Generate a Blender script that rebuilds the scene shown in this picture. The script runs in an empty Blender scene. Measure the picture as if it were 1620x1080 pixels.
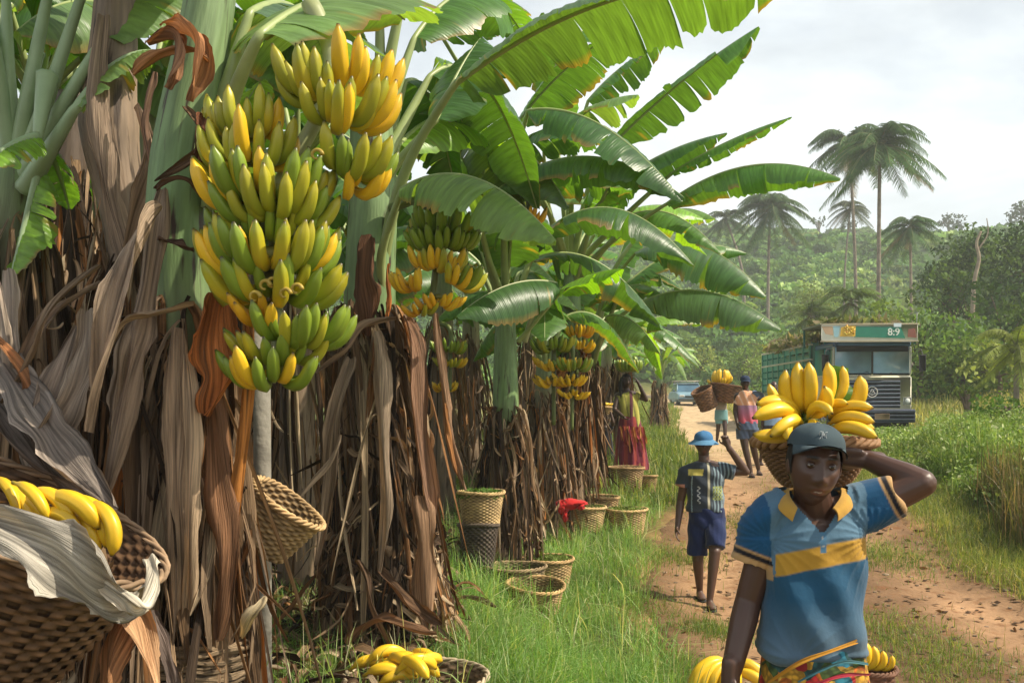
import bpy, math, random
import numpy as np
from mathutils import Vector, Matrix, noise as mnoise
R = np.random.default_rng(7)
PI = math.pi
sc = bpy.context.scene
COL = sc.collection
F = 1575.0; HC = 1.88; HY = 645.0
def P(px, py, d):
    return np.array([(px-810.0)/F*d, d, HC-(py-HY)/F*d])
def A(*a): return np.array(a, float)
def unit(v):
    v = np.asarray(v, float); return v/(np.linalg.norm(v)+1e-12)
def sstep(t):
    t = np.clip(t, 0, 1); return t*t*(3-2*t)

# ---------------------------------------------------------------- mesh helpers
WL = {}
def tag(o, label=None, cat=None, group=None, kind=None):
    if label: o['label'] = label
    if cat: o['category'] = cat
    if group: o['group'] = group
    if kind: o['kind'] = kind
    return o
def setparent(o, parent):
    if parent is not None:
        o.parent = parent
def empty(name, loc):
    o = bpy.data.objects.new(name, None); COL.objects.link(o)
    o.location = [float(v) for v in loc]; o.empty_display_size = .1
    WL[o.name] = np.array(loc, float); return o
def mesh_data(name, V, Fs, mat, col=None, luv=None, smooth=True):
    if isinstance(Fs, np.ndarray): Fs = [Fs]
    Fs = [f for f in Fs if len(f)]
    me = bpy.data.meshes.new(name)
    me.vertices.add(len(V)); me.vertices.foreach_set('co', np.ascontiguousarray(V, dtype=np.float32).ravel())
    nl = sum(f.size for f in Fs); nf = sum(len(f) for f in Fs)
    me.loops.add(nl); me.loops.foreach_set('vertex_index', np.concatenate([f.ravel() for f in Fs]).astype(np.int32))
    tot = np.concatenate([np.full(len(f), f.shape[1]) for f in Fs])
    st = np.concatenate([[0], np.cumsum(tot)[:-1]])
    me.polygons.add(nf); me.polygons.foreach_set('loop_start', st.astype(np.int32)); me.polygons.foreach_set('loop_total', tot.astype(np.int32))
    me.polygons.foreach_set('use_smooth', np.full(nf, smooth))
    me.update(calc_edges=True)
    if col is not None:
        col = np.asarray(col, float)
        if col.ndim == 1: col = np.tile(col, (len(V), 1))
        if col.shape[1] == 3: col = np.hstack([col, np.ones((len(col), 1))])
        a = me.color_attributes.new('Col', 'FLOAT_COLOR', 'POINT'); a.data.foreach_set('color', col.astype(np.float32).ravel())
    if luv is not None:
        a = me.attributes.new('luv', 'FLOAT_VECTOR', 'POINT'); a.data.foreach_set('vector', np.asarray(luv, np.float32).ravel())
    if mat: me.materials.append(mat)
    return me
def mk(name, V, Fs, mat, parent=None, col=None, luv=None, smooth=True, loc=None):
    V = np.asarray(V, float)
    if parent is not None: w = WL[parent.name]
    elif loc is not None: w = np.array(loc, float)
    else: w = np.zeros(3)
    me = mesh_data(name, V-w, Fs, mat, col, luv, smooth)
    o = bpy.data.objects.new(name, me); COL.objects.link(o)
    WL[o.name] = w
    if parent is not None: o.parent = parent
    else: o.location = [float(v) for v in w]
    return o
class MB:
    """collects pieces (verts, quads/tris, colours, luv)"""
    def __init__(s): s.V=[]; s.Q=[]; s.T=[]; s.C=[]; s.U=[]; s.n=0
    def add(s, V, Q=None, T=None, col=(1,1,1), luv=None):
        V = np.asarray(V, float)
        s.V.append(V)
        if Q is not None and len(Q): s.Q.append(np.asarray(Q)+s.n)
        if T is not None and len(T): s.T.append(np.asarray(T)+s.n)
        c = np.asarray(col, float)
        if c.ndim == 1: c = np.tile(c, (len(V), 1))
        s.C.append(c[:, :3]); s.U.append(np.zeros((len(V), 3)) if luv is None else luv)
        s.n += len(V); return s
    def arr(s):
        Fs = []
        if s.Q: Fs.append(np.concatenate(s.Q))
        if s.T: Fs.append(np.concatenate(s.T))
        return np.concatenate(s.V), Fs, np.concatenate(s.C), np.concatenate(s.U)
    def build(s, name, mat, parent=None, smooth=True, loc=None):
        V, Fs, C, U = s.arr()
        return mk(name, V, Fs, mat, parent, C, U, smooth, loc)
    def box(s, c, h, col=(1,1,1), rot=None, bev=0.0):
        c = np.asarray(c, float); hx, hy, hz = h
        if bev > 0:
            b = min(bev, hx*.49, hy*.49, hz*.49)
            vs = []
            for sx in (-1,1):
                for sy in (-1,1):
                    for sz in (-1,1):
                        vs += [(sx*hx, sy*(hy-b), sz*(hz-b)), (sx*(hx-b), sy*hy, sz*(hz-b)), (sx*(hx-b), sy*(hy-b), sz*hz)]
            V = np.array(vs)
            def vid(sx,sy,sz,k): return (((sx>0)*2+(sy>0))*2+(sz>0))*3+k
            Q=[];T=[]
            for sx in (-1,1):
                Q.append([vid(sx,-1,-1,0),vid(sx,1,-1,0),vid(sx,1,1,0),vid(sx,-1,1,0)])
            for sy in (-1,1):
                Q.append([vid(-1,sy,-1,1),vid(1,sy,-1,1),vid(1,sy,1,1),vid(-1,sy,1,1)])
            for sz in (-1,1):
                Q.append([vid(-1,-1,sz,2),vid(1,-1,sz,2),vid(1,1,sz,2),vid(-1,1,sz,2)])
            for a in (-1,1):
                for b2 in (-1,1):
                    Q.append([vid(a,b2,-1,0),vid(a,b2,-1,1),vid(a,b2,1,1),vid(a,b2,1,0)])
                    Q.append([vid(a,-1,b2,0),vid(a,-1,b2,2),vid(a,1,b2,2),vid(a,1,b2,0)])
                    Q.append([vid(-1,a,b2,1),vid(-1,a,b2,2),vid(1,a,b2,2),vid(1,a,b2,1)])
                    for c2 in (-1,1): T.append([vid(a,b2,c2,0),vid(a,b2,c2,1),vid(a,b2,c2,2)])
        else:
            V = np.array([(x*hx,y*hy,z*hz) for x in (-1,1) for y in (-1,1) for z in (-1,1)])
            Q = [[0,1,3,2],[4,6,7,5],[0,4,5,1],[2,3,7,6],[0,2,6,4],[1,5,7,3]]; T=None
        if rot is not None: V = V @ np.asarray(rot).T
        return s.add(V+c, Q, T, col)
    def tube(s, path, rad, sides=8, col=(1,1,1), cap=True, ref=None, twist=0.0, cols=None, prof=None):
        V,Q,T,U = tube_arr(path, rad, sides, cap, ref, twist, prof)
        if cols is not None:
            cols = np.asarray(cols, float); c = np.repeat(cols, sides, axis=0)
            if cap: c = np.vstack([c, cols[:1], cols[-1:]])
        else: c = col
        return s.add(V,Q,T,c,U)
def frames(path, ref=None):
    path = np.asarray(path, float); n = len(path)
    T = np.gradient(path, axis=0); T /= (np.linalg.norm(T, axis=1, keepdims=True)+1e-12)
    r = np.array(ref, float) if ref is not None else (A(0,0,1) if abs(T[0][2]) < .9 else A(0,1,0))
    X = np.zeros_like(path)
    x = unit(np.cross(r, T[0]) if ref is None else r-np.dot(r, T[0])*T[0]); X[0] = x
    for i in range(1, n):
        x = x-np.dot(x, T[i])*T[i]; x = unit(x); X[i] = x
    return T, X, np.cross(T, X)
def tube_arr(path, rad, sides=8, cap=True, ref=None, twist=0.0, prof=None):
    path = np.asarray(path, float); n = len(path)
    rad = np.asarray(rad, float)
    if rad.ndim == 0: rad = np.full(n, float(rad))
    if rad.ndim == 1: rad = np.stack([rad, rad], 1)
    T, X, Y = frames(path, ref)
    a = np.arange(sides)/sides*2*PI
    tw = np.linspace(0, twist, n)
    ang = a[None, :]+tw[:, None]
    pr = np.ones(sides) if prof is None else np.asarray(prof)
    V = path[:, None, :]+(X[:, None, :]*(np.cos(ang)*pr*rad[:, 0:1])[..., None])+(Y[:, None, :]*(np.sin(ang)*pr*rad[:, 1:2])[..., None])
    V = V.reshape(-1, 3)
    i = np.arange(n-1)[:, None]; j = np.arange(sides)[None, :]; k = (j+1) % sides
    Q = np.stack([i*sides+j, i*sides+k, (i+1)*sides+k, (i+1)*sides+j], -1).reshape(-1, 4)
    L = np.concatenate([[0], np.cumsum(np.linalg.norm(np.diff(path, axis=0), axis=1))])
    U = np.zeros((n*sides, 3)); U[:, 0] = np.repeat(L, sides); U[:, 1] = np.tile(np.sin(a)*.5, n)*rad.mean(); U[:, 2] = np.tile(a, n)
    TT = None
    if cap:
        V = np.vstack([V, path[:1], path[-1:]]); c0 = n*sides; c1 = c0+1
        jj = np.arange(sides); kk = (jj+1) % sides
        TT = np.vstack([np.stack([np.full(sides, c0), kk, jj], 1), np.stack([np.full(sides, c1), (n-1)*sides+jj, (n-1)*sides+kk], 1)])
        U = np.vstack([U, [[0,0,0],[L[-1],0,0]]])
    return V, Q, TT, U
def bez(p0, p1, p2, n):
    t = np.linspace(0, 1, n)[:, None]
    return (1-t)**2*np.asarray(p0)+2*t*(1-t)*np.asarray(p1)+t*t*np.asarray(p2)
def smooth_path(pts, n):
    pts = np.asarray(pts, float); m = len(pts)
    t = np.linspace(0, m-1, n); out = []
    for q in t:
        i = min(int(q), m-2); f = q-i
        p0 = pts[max(i-1, 0)]; p1 = pts[i]; p2 = pts[i+1]; p3 = pts[min(i+2, m-1)]
        out.append(.5*((2*p1)+(-p0+p2)*f+(2*p0-5*p1+4*p2-p3)*f*f+(-p0+3*p1-3*p2+p3)*f**3))
    return np.array(out)
def interp_path(vals, n):
    vals = np.asarray(vals, float); t = np.linspace(0, len(vals)-1, n)
    if vals.ndim == 1: return np.interp(t, np.arange(len(vals)), vals)
    return np.stack([np.interp(t, np.arange(len(vals)), vals[:, k]) for k in range(vals.shape[1])], 1)
def wobble(n, amp, k=3, rng=R):
    t = np.linspace(0, 1, n); o = np.zeros((n, 3))
    for q in range(1, k+1):
        o += np.sin(t[:, None]*q*2.6+rng.uniform(0, 6, 3)[None, :])*rng.normal(0, 1, 3)/q
    return o*amp

# ---------------------------------------------------------------- materials
def newmat(name):
    m = bpy.data.materials.new(name); m.use_nodes = True
    nt = m.node_tree; b = nt.nodes['Principled BSDF']; return m, nt, b
def nd(nt, t, **kw):
    n = nt.nodes.new(t)
    for k, v in kw.items():
        if k in n.inputs: n.inputs[k].default_value = v
        else: setattr(n, k, v)
    return n
def math_n(nt, op, a, b=None, c=None):
    n = nt.nodes.new('ShaderNodeMath'); n.operation = op
    for i, v in enumerate((a, b, c)):
        if v is None: continue
        if isinstance(v, (int, float)): n.inputs[i].default_value = v
        else: nt.links.new(v, n.inputs[i])
    return n.outputs[0]
def scalecol(nt, col, fac):
    n = nt.nodes.new('ShaderNodeVectorMath'); n.operation = 'SCALE'
    nt.links.new(col, n.inputs[0]); nt.links.new(fac, n.inputs['Scale']); return n.outputs[0]
def mixcol(nt, fac, a, b):
    n = nt.nodes.new('ShaderNodeMix'); n.data_type = 'RGBA'
    for s, v in ((n.inputs[0], fac), (n.inputs[6], a), (n.inputs[7], b)):
        if isinstance(v, (int, float)): s.default_value = v
        elif isinstance(v, tuple): s.default_value = (*v[:3], 1)
        else: nt.links.new(v, s)
    return n.outputs[2]
def mat(name, base=None, var=.25, vscale=6, bump=0.0, bscale=30, bdist=.01, rough=.6, spec=.4, trans=0.0, tcol=(1,1,1),
        stretch=(1,1,1), coord='Object', var2=None, metal=0.0, underside=None, wave=None, sheen=0.0, detail=4, coat=0.0, randvar=0.0):
    m, nt, b = newmat(name); L = nt.links
    if coord == 'luv':
        src = nd(nt, 'ShaderNodeAttribute', attribute_name='luv').outputs['Vector']
    else:
        src = nt.nodes.new('ShaderNodeTexCoord').outputs['Object']
    mp = nt.nodes.new('ShaderNodeMapping'); mp.inputs['Scale'].default_value = stretch; L.new(src, mp.inputs[0])
    nz = nd(nt, 'ShaderNodeTexNoise', Scale=vscale, Detail=detail); L.new(mp.outputs[0], nz.inputs['Vector'])
    if base is None:
        c = nd(nt, 'ShaderNodeAttribute', attribute_name='Col').outputs['Color']
    else:
        rg = nt.nodes.new('ShaderNodeRGB'); rg.outputs[0].default_value = (*base, 1); c = rg.outputs[0]
    mr = nd(nt, 'ShaderNodeMapRange'); mr.inputs[1].default_value = .3; mr.inputs[2].default_value = .7
    mr.inputs[3].default_value = 1-var; mr.inputs[4].default_value = 1+var; L.new(nz.outputs[0], mr.inputs[0])
    c = scalecol(nt, c, mr.outputs[0])
    if randvar:
        oi = nt.nodes.new('ShaderNodeObjectInfo')
        c = scalecol(nt, c, math_n(nt, 'MULTIPLY_ADD', oi.outputs['Random'], 2*randvar, 1-randvar))
    if var2:
        col2, sc2, lo, hi = var2
        n2 = nd(nt, 'ShaderNodeTexNoise', Scale=sc2, Detail=5); L.new(mp.outputs[0], n2.inputs['Vector'])
        m2 = nd(nt, 'ShaderNodeMapRange'); m2.inputs[1].default_value = lo; m2.inputs[2].default_value = hi; L.new(n2.outputs[0], m2.inputs[0])
        c = mixcol(nt, m2.outputs[0], c, col2)
    if underside:  # back faces get the paler colour of the leaf underside
        g = nt.nodes.new('ShaderNodeNewGeometry')
        c = mixcol(nt, g.outputs['Backfacing'], c, scalecol(nt, c, math_n(nt, 'ADD', underside, 0)))
    L.new(c, b.inputs['Base Color'])
    b.inputs['Roughness'].default_value = rough; b.inputs['Specular IOR Level'].default_value = spec; b.inputs['Metallic'].default_value = metal
    if coat: b.inputs['Coat Weight'].default_value = coat; b.inputs['Coat Roughness'].default_value = .1
    if sheen: b.inputs['Sheen Weight'].default_value = sheen
    h = None
    if bump:
        nb = nd(nt, 'ShaderNodeTexNoise', Scale=bscale, Detail=5); L.new(mp.outputs[0], nb.inputs['Vector']); h = nb.outputs[0]
    if wave:
        sp = nt.nodes.new('ShaderNodeSeparateXYZ'); L.new(src, sp.inputs[0])
        q = math_n(nt, 'SINE', math_n(nt, 'ADD', math_n(nt, 'MULTIPLY', sp.outputs[wave[1]], wave[0]), math_n(nt, 'MULTIPLY', nz.outputs[0], 3.0)))
        q = math_n(nt, 'MULTIPLY', q, wave[2]); h = q if h is None else math_n(nt, 'ADD', h, q)
        bump = bump or 1.0
    if h is not None:
        bn = nd(nt, 'ShaderNodeBump', Strength=bump, Distance=bdist); L.new(h, bn.inputs['Height']); L.new(bn.outputs[0], b.inputs['Normal'])
    if trans:
        tr = nt.nodes.new('ShaderNodeBsdfTranslucent'); vm = nt.nodes.new('ShaderNodeVectorMath'); vm.operation = 'MULTIPLY'
        L.new(c, vm.inputs[0]); vm.inputs[1].default_value = tcol; L.new(vm.outputs[0], tr.inputs[0])
        if h is not None: L.new(bn.outputs[0], tr.inputs['Normal'])
        mx = nt.nodes.new('ShaderNodeMixShader'); mx.inputs[0].default_value = trans
        L.new(b.outputs[0], mx.inputs[1]); L.new(tr.outputs[0], mx.inputs[2]); L.new(mx.outputs[0], nt.nodes['Material Output'].inputs[0])
    return m
MAT = {}
MAT['ground'] = mat('ground_soil', None, .35, 3, bump=.5, bscale=14, bdist=.05, rough=.95, spec=.1, detail=8)
MAT['road'] = mat('dry_earth', None, .22, 2.2, bump=.6, bscale=16, bdist=.03, rough=.95, spec=.1, var2=((.19,.088,.038), 5.0, .56, .74), detail=9)
MAT['blade'] = mat('grass_blades', None, .25, 1.2, rough=.45, spec=.3, trans=.38, tcol=(1.9,1.8,.7))
MAT['foliage'] = mat('tree_foliage', None, .35, 1.0, rough=.65, spec=.12, trans=.25, tcol=(1.7,1.7,.6))
MAT['farfol'] = mat('far_foliage', None, .35, .12, rough=.7, spec=.15, trans=.2, tcol=(1.6,1.6,.6))
MAT['leaf'] = mat('banana_leaf', None, .26, 1.6, bump=.5, bscale=2.2, bdist=.008, rough=.34, spec=.55, trans=.45, tcol=(2.6,2.4,.4), coord='luv', stretch=(22,1.1,1), wave=(330, 0, .08), underside=1.35,
                  var2=((.30,.22,.05), .35, .68, .78))
MAT['rib'] = mat('leaf_midrib', None, .12, 8, rough=.4, spec=.4, trans=.0)
MAT['stem'] = mat('pseudostem', None, .3, 3, bump=.4, bscale=5, bdist=.02, rough=.55, stretch=(1,6,1), coord='luv', var2=((.05,.03,.018), 3.5, .56, .66))
MAT['dry'] = mat('dry_leaf', None, .6, 3, bump=.9, bscale=9, bdist=.012, rough=.78, spec=.2, trans=.15, tcol=(1.5,1.1,.6), coord='luv', stretch=(1.1,30,1), detail=8, var2=((.075,.05,.03), 1.6, .60, .78))
MAT['banana'] = mat('banana_skin', None, .10, 14, bump=.1, bscale=20, bdist=.004, rough=.36, spec=.45, var2=((.09,.055,.015), 26, .70, .76), detail=6, randvar=.12)
MAT['bananafar'] = mat('banana_skin_plain', None, .12, 14, rough=.4, spec=.4)
MAT['wicker'] = mat('wicker', None, .42, 9, bump=.3, bscale=90, bdist=.004, rough=.65, spec=.25)
MAT['bark'] = mat('bark', None, .3, 4, bump=.6, bscale=12, bdist=.03, rough=.9, spec=.1)
MAT['skin'] = mat('dark_skin', None, .08, 9, bump=.15, bscale=160, bdist=.001, rough=.42, spec=.5)
MAT['cloth'] = mat('woven_cloth', None, .08, 5, bump=.6, bscale=10, bdist=.014, rough=.88, spec=.15, sheen=.2, detail=7)
MAT['cap'] = mat('cap_cotton', None, .1, 12, bump=.3, bscale=300, bdist=.002, rough=.9, spec=.15)
MAT['hair'] = mat('black_hair', (.008,.007,.007), .2, 40, bump=.6, bscale=200, bdist=.004, rough=.7)
MAT['paint'] = mat('vehicle_paint', None, .15, 2, rough=.35, spec=.5, var2=((.12,.09,.06), 1.2, .66, .85))
MAT['glass'] = mat('windscreen', None, .25, 1.5, rough=.08, spec=.9)
MAT['rubber'] = mat('rubber', (.02,.02,.02), .2, 8, rough=.85)
MAT['metal'] = mat('bare_metal', None, .15, 6, rough=.35, metal=.8)
MAT['plain'] = mat('painted_surface', None, .12, 6, rough=.6)
MAT['eye'] = mat('eye', None, .02, 5, rough=.3, spec=.5)

# ---------------------------------------------------------------- camera, sky, sun
cam = bpy.data.cameras.new('camera'); co = bpy.data.objects.new('camera', cam); COL.objects.link(co)
co.location = (0, 0, HC); co.rotation_euler = (PI/2, 0, 0)
cam.lens = 35; cam.sensor_width = 36; cam.shift_y = (HY-540)/1620; cam.clip_end = 3000; cam.clip_start = .05
sc.camera = co
SUNV = unit(A(.80, -.16, .92))
el = math.asin(SUNV[2]); az = math.atan2(SUNV[0], SUNV[1])
sl = bpy.data.lights.new('sun', 'SUN'); sl.energy = 5.0; sl.angle = math.radians(.5); sl.color = (1, .90, .73)
so = bpy.data.objects.new('sun', sl); COL.objects.link(so)
so.rotation_euler = Vector(SUNV).to_track_quat('Z', 'Y').to_euler(); so.location = (20, 5, 30)
w = bpy.data.worlds.new('World'); sc.world = w; w.use_nodes = True; nt = w.node_tree; L = nt.links
bg = nt.nodes['Background']
sky = nt.nodes.new('ShaderNodeTexSky'); sky.sky_type = 'NISHITA'; sky.sun_disc = False; sky.sun_elevation = el; sky.sun_rotation = az
sky.dust_density = 3.0; sky.air_density = 1.0
tc = nt.nodes.new('ShaderNodeTexCoord'); mp = nt.nodes.new('ShaderNodeMapping'); mp.inputs['Scale'].default_value = (1, 1, 2.6)
mp.inputs['Location'].default_value = (.35, .2, .1)
L.new(tc.outputs['Generated'], mp.inputs[0])
nz = nd(nt, 'ShaderNodeTexNoise', Scale=2.6, Detail=9, Roughness=.52); nz.inputs['Distortion'].default_value = .35
L.new(mp.outputs[0], nz.inputs['Vector'])
nz2 = nd(nt, 'ShaderNodeTexNoise', Scale=6.5, Detail=8, Roughness=.55); L.new(mp.outputs[0], nz2.inputs['Vector'])
mr = nd(nt, 'ShaderNodeMapRange'); mr.inputs[1].default_value = .38; mr.inputs[2].default_value = .60; mr.inputs[3].default_value = .55; mr.inputs[4].default_value = .97
L.new(nz.outputs[0], mr.inputs[0])
mr2 = nd(nt, 'ShaderNodeMapRange'); mr2.inputs[1].default_value = .3; mr2.inputs[2].default_value = .7; mr2.inputs[3].default_value = 8.4; mr2.inputs[4].default_value = 11.0
L.new(nz2.outputs[0], mr2.inputs[0])
rg = nt.nodes.new('ShaderNodeRGB'); rg.outputs[0].default_value = (.93, .985, 1.0, 1)
cc = scalecol(nt, rg.outputs[0], mr2.outputs[0])
sz_ = nt.nodes.new('ShaderNodeSeparateXYZ'); L.new(tc.outputs['Generated'], sz_.inputs[0])
mz = nd(nt, 'ShaderNodeMapRange'); mz.inputs[1].default_value = .42; mz.inputs[2].default_value = .80; mz.inputs[3].default_value = 1.0; mz.inputs[4].default_value = .12; L.new(sz_.outputs[2], mz.inputs[0])
mx = mixcol(nt, math_n(nt, 'MULTIPLY', mr.outputs[0], mz.outputs[0]), sky.outputs[0], cc)
L.new(mx, bg.inputs['Color']); bg.inputs['Strength'].default_value = .10
sc.view_settings.view_transform = 'Standard'; sc.view_settings.look = 'None'; sc.view_settings.gamma = 1; sc.view_settings.exposure = .36
sc.cycles.max_bounces = 6; sc.cycles.transparent_max_bounces = 8; sc.cycles.volume_bounces = 1
sc.cycles.use_adaptive_sampling = True
try: sc.cycles.use_denoising = True
except Exception: pass

# ---------------------------------------------------------------- ground
_ey = np.array([-60, 0, 9, 11, 13, 17.5, 21, 25, 32, 45, 62, 85, 110, 180, 260, 330, 460.])
_ez = np.array([0, 0, 0, .12, .33, .75, .95, 1.08, 1.22, 1.55, 2.1, 3.2, 9, 30, 49, 53, 20.])
_fy = np.linspace(-60, 460, 2600); _fz = np.interp(_fy, _ey, _ez)
_k = np.ones(9)/9.; _fz2 = np.convolve(np.pad(_fz, 4, mode='edge'), _k, 'valid')
LY = np.array([-8, 6, 9.7, 13, 16, 18, 25, 35, 50, 62, 80.])
LX = np.array([1.5, 1.95, 2.0, 2.7, 3.7, 4.2, 5.0, 6.5, 9.3, 10.9, 11.5])
RX = np.array([3.9, 4.1, 4.35, 4.6, 4.75, 4.95, 5.5, 7.2, 10.0, 11.6, 12.6])
LH = np.array([.85, .85, .85, .8, .7, .7, .8, .9, 1., 1.1, 1.1])
def xl(y): return np.interp(y, LY, LX-LH)
def xr(y): return np.interp(y, LY, RX+.75)
def n2(x, y, s, seed=0):
    a = seed*1.7
    return (np.sin(x*s+a+1.3*np.sin(y*s*.7+a))+np.sin(y*s*1.13-a+1.1*np.sin(x*s*.8+2*a))+.6*np.sin((x+y)*s*1.9+a)+.5*np.sin((x-y)*s*2.7+2*a))/3.1
def G(x, y, road=False):
    x = np.asarray(x, float); y = np.asarray(y, float)
    z = np.interp(y, _fy, _fz2)
    L_ = xl(y); R_ = xr(y)
    near = 1-sstep((y-50)/40)
    z = z+near*.26*sstep((L_-.3-x)/1.6)+near*.28*sstep((x-R_-.1)/2.4)
    z = z-.62*np.exp(-((y-31)/8)**2)*sstep((x-R_-.5)/2.5)*(1-sstep((x-16)/6))+near*.9*sstep((x-14)/14)*sstep((y-14)/20)
    z = z+near*.035*n2(x, y, 1.3)*(1-.5*((x > L_) & (x < R_)))
    lc = np.interp(y, LY, LX); rc = np.interp(y, LY, RX)
    z = z-near*.05*np.exp(-((x-lc)/.42)**2)-near*.05*np.exp(-((x-rc)/.42)**2)
    far = sstep((y-80)/80)
    z = z+far*(5.5*n2(x, y, .021, 2)+2.2*n2(x, y, .06, 3))
    z = z-far*sstep((x-95)/120)*12*sstep((y-120)/80)
    return z
def axis(lo, hi, pts):
    out = []
    for a, b, st in pts: out.append(np.arange(a, b, st))
    return np.unique(np.round(np.concatenate(out), 4))
gx = axis(0, 0, [(-400, -60, 20), (-60, -14, 3), (-14, -5, .5), (-5, 9, .09), (9, 18, .35), (18, 60, 2), (60, 401, 12)])
gy = axis(0, 0, [(-60, -6, 6), (-6, 3, .5), (3, 16, .09), (16, 30, .25), (30, 90, 1.2), (90, 461, 6)])
X, Y = np.meshgrid(gx, gy); X = X.ravel(); Y = Y.ravel()
inside = ((X > xl(Y)+.12) & (X < xr(Y)-.12) & (Y < 80) & (Y > -8))
Z = G(X, Y)-.05*inside+.012*n2(X, Y, 7, 4)*(np.abs(X) < 12)
def dirtmask(x, y):
    d = np.maximum(xl(y)-x, x-xr(y))
    return np.clip(.5-d*1.3+.5*n2(x, y, 2.3, 5), 0, 1)*(1-sstep((y-70)/20))
dm = dirtmask(X, Y)[:, None]
soil = np.array([.30,.165,.08]); grs = np.array([.085,.105,.028]); litter = np.array([.075,.05,.03]); hil = np.array([.06,.10,.035]); straw = np.array([.30,.27,.10])
lit = (sstep((xl(Y)-1.4-X)/1.2)*(1-sstep((Y-24)/10)))[:, None]
str_ = np.clip(sstep((Y-28)/15)*(1-sstep((Y-75)/20))*(.7+.4*n2(X, Y, .35, 6)), 0, 1)[:, None]*(X > -5)[:, None]
gc = grs*(1-str_)+straw*str_
gc = gc*(1-lit)+litter*lit
fr = sstep((Y-80)/25)[:, None]; gc = gc*(1-fr)+hil*fr
gc = gc*(1-dm)+soil*dm
nx, ny = len(gx), len(gy)
i = np.arange(ny-1)[:, None]; j = np.arange(nx-1)[None, :]
Q = np.stack([i*nx+j, i*nx+j+1, (i+1)*nx+j+1, (i+1)*nx+j], -1).reshape(-1, 4)
tag(mk('ground', np.stack([X, Y, Z], 1), Q, MAT['ground'], col=gc), kind='structure')
# dirt road: one sheet over the two wheel tracks
vy = axis(0, 0, [(-7.5, 4, .3), (4, 16, .07), (16, 30, .2), (30, 79, .8)])
nu = 64; u = np.linspace(0, 1, nu)
yy = np.repeat(vy, nu); uu = np.tile(u, len(vy))
el_ = xl(yy)+.16*n2(yy*0, yy, 2.1, 7)+.08*n2(yy*0, yy, 6.3, 8); er_ = xr(yy)+.18*n2(yy*0+3, yy, 1.9, 9)+.08*n2(yy*0, yy, 5.7, 3)
xx = el_+(er_-el_)*uu
zz = G(xx, yy)+.010*n2(xx, yy, 9, 1)+.006*n2(xx, yy, 21, 2)
edge = np.minimum(uu, 1-uu); zz = zz-.07*(1-sstep(edge/.03))
lc = np.interp(yy, LY, LX); rc = np.interp(yy, LY, RX)
trk = np.maximum(np.exp(-((xx-lc)/.5)**2), np.exp(-((xx-rc)/.5)**2))[:, None]
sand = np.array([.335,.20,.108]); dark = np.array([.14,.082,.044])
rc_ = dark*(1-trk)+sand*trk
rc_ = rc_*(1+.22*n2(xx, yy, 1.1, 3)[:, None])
far_pale = sstep((yy-14)/12)[:, None]; rc_ = rc_*(1-far_pale)+np.array([.49,.36,.205])*far_pale  # road earth turns paler further off
i = np.arange(len(vy)-1)[:, None]; j = np.arange(nu-1)[None, :]
Q = np.stack([i*nu+j, i*nu+j+1, (i+1)*nu+j+1, (i+1)*nu+j], -1).reshape(-1, 4)
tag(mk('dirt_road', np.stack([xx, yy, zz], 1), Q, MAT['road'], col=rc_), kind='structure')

# ---------------------------------------------------------------- grass
def blades(name, x, y, h, wd, col, lean=.5, label=None, z=None, seg_curl=.5):
    n = len(x); z = G(x, y)-.02 if z is None else z
    a = R.uniform(0, 2*PI, n); dx = np.cos(a); dy = np.sin(a)
    ld = R.uniform(0, 2*PI, n); lm = np.abs(R.normal(0, lean, n))*h
    lx = np.cos(ld)*lm; ly = np.sin(ld)*lm
    base = np.stack([x, y, z], 1); side = np.stack([dx, dy, 0*dx], 1)*wd[:, None]*.5
    def pt(t): return base+np.stack([lx*t*t, ly*t*t, h*(t-seg_curl*t*t*np.minimum(lm/h, 1))], 1)
    V = np.stack([base-side, base+side, pt(.4)-side*.85, pt(.4)+side*.85, pt(.75)-side*.5, pt(.75)+side*.5, pt(1.)], 1).reshape(-1, 3)
    k = (np.arange(n)*7)[:, None]
    Q = np.concatenate([k+np.array([[0,1,3,2]]), k+np.array([[2,3,5,4]])]); T = k+np.array([[4,5,6]])
    C = np.repeat(col, 7, axis=0).reshape(n, 7, 3)
    o = mk(name, V, [Q, T], MAT['blade'], col=C.reshape(-1, 3), smooth=False)
    tag(o, label, kind='stuff'); return o
def gcol(n, a, b, c=None, pc=0.0):
    t = R.uniform(0, 1, n)[:, None]; r = np.array(a)*(1-t)+np.array(b)*t
    if c is not None:
        m = R.uniform(0, 1, n) < pc; r[m] = np.array(c)*R.uniform(.7, 1.2, (m.sum(), 1))
    return r*R.uniform(.75, 1.25, (n, 1))
def scatter(n, x0, x1, y0, y1, dens):
    x = R.uniform(x0, x1, n); y = R.uniform(y0, y1, n) if y0 > 0 and y1/y0 < 3 else np.exp(R.uniform(math.log(max(y0, .5)), math.log(y1), n))
    p = dens(x, y); k = R.uniform(0, 1, n) < p; return x[k], y[k]
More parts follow.
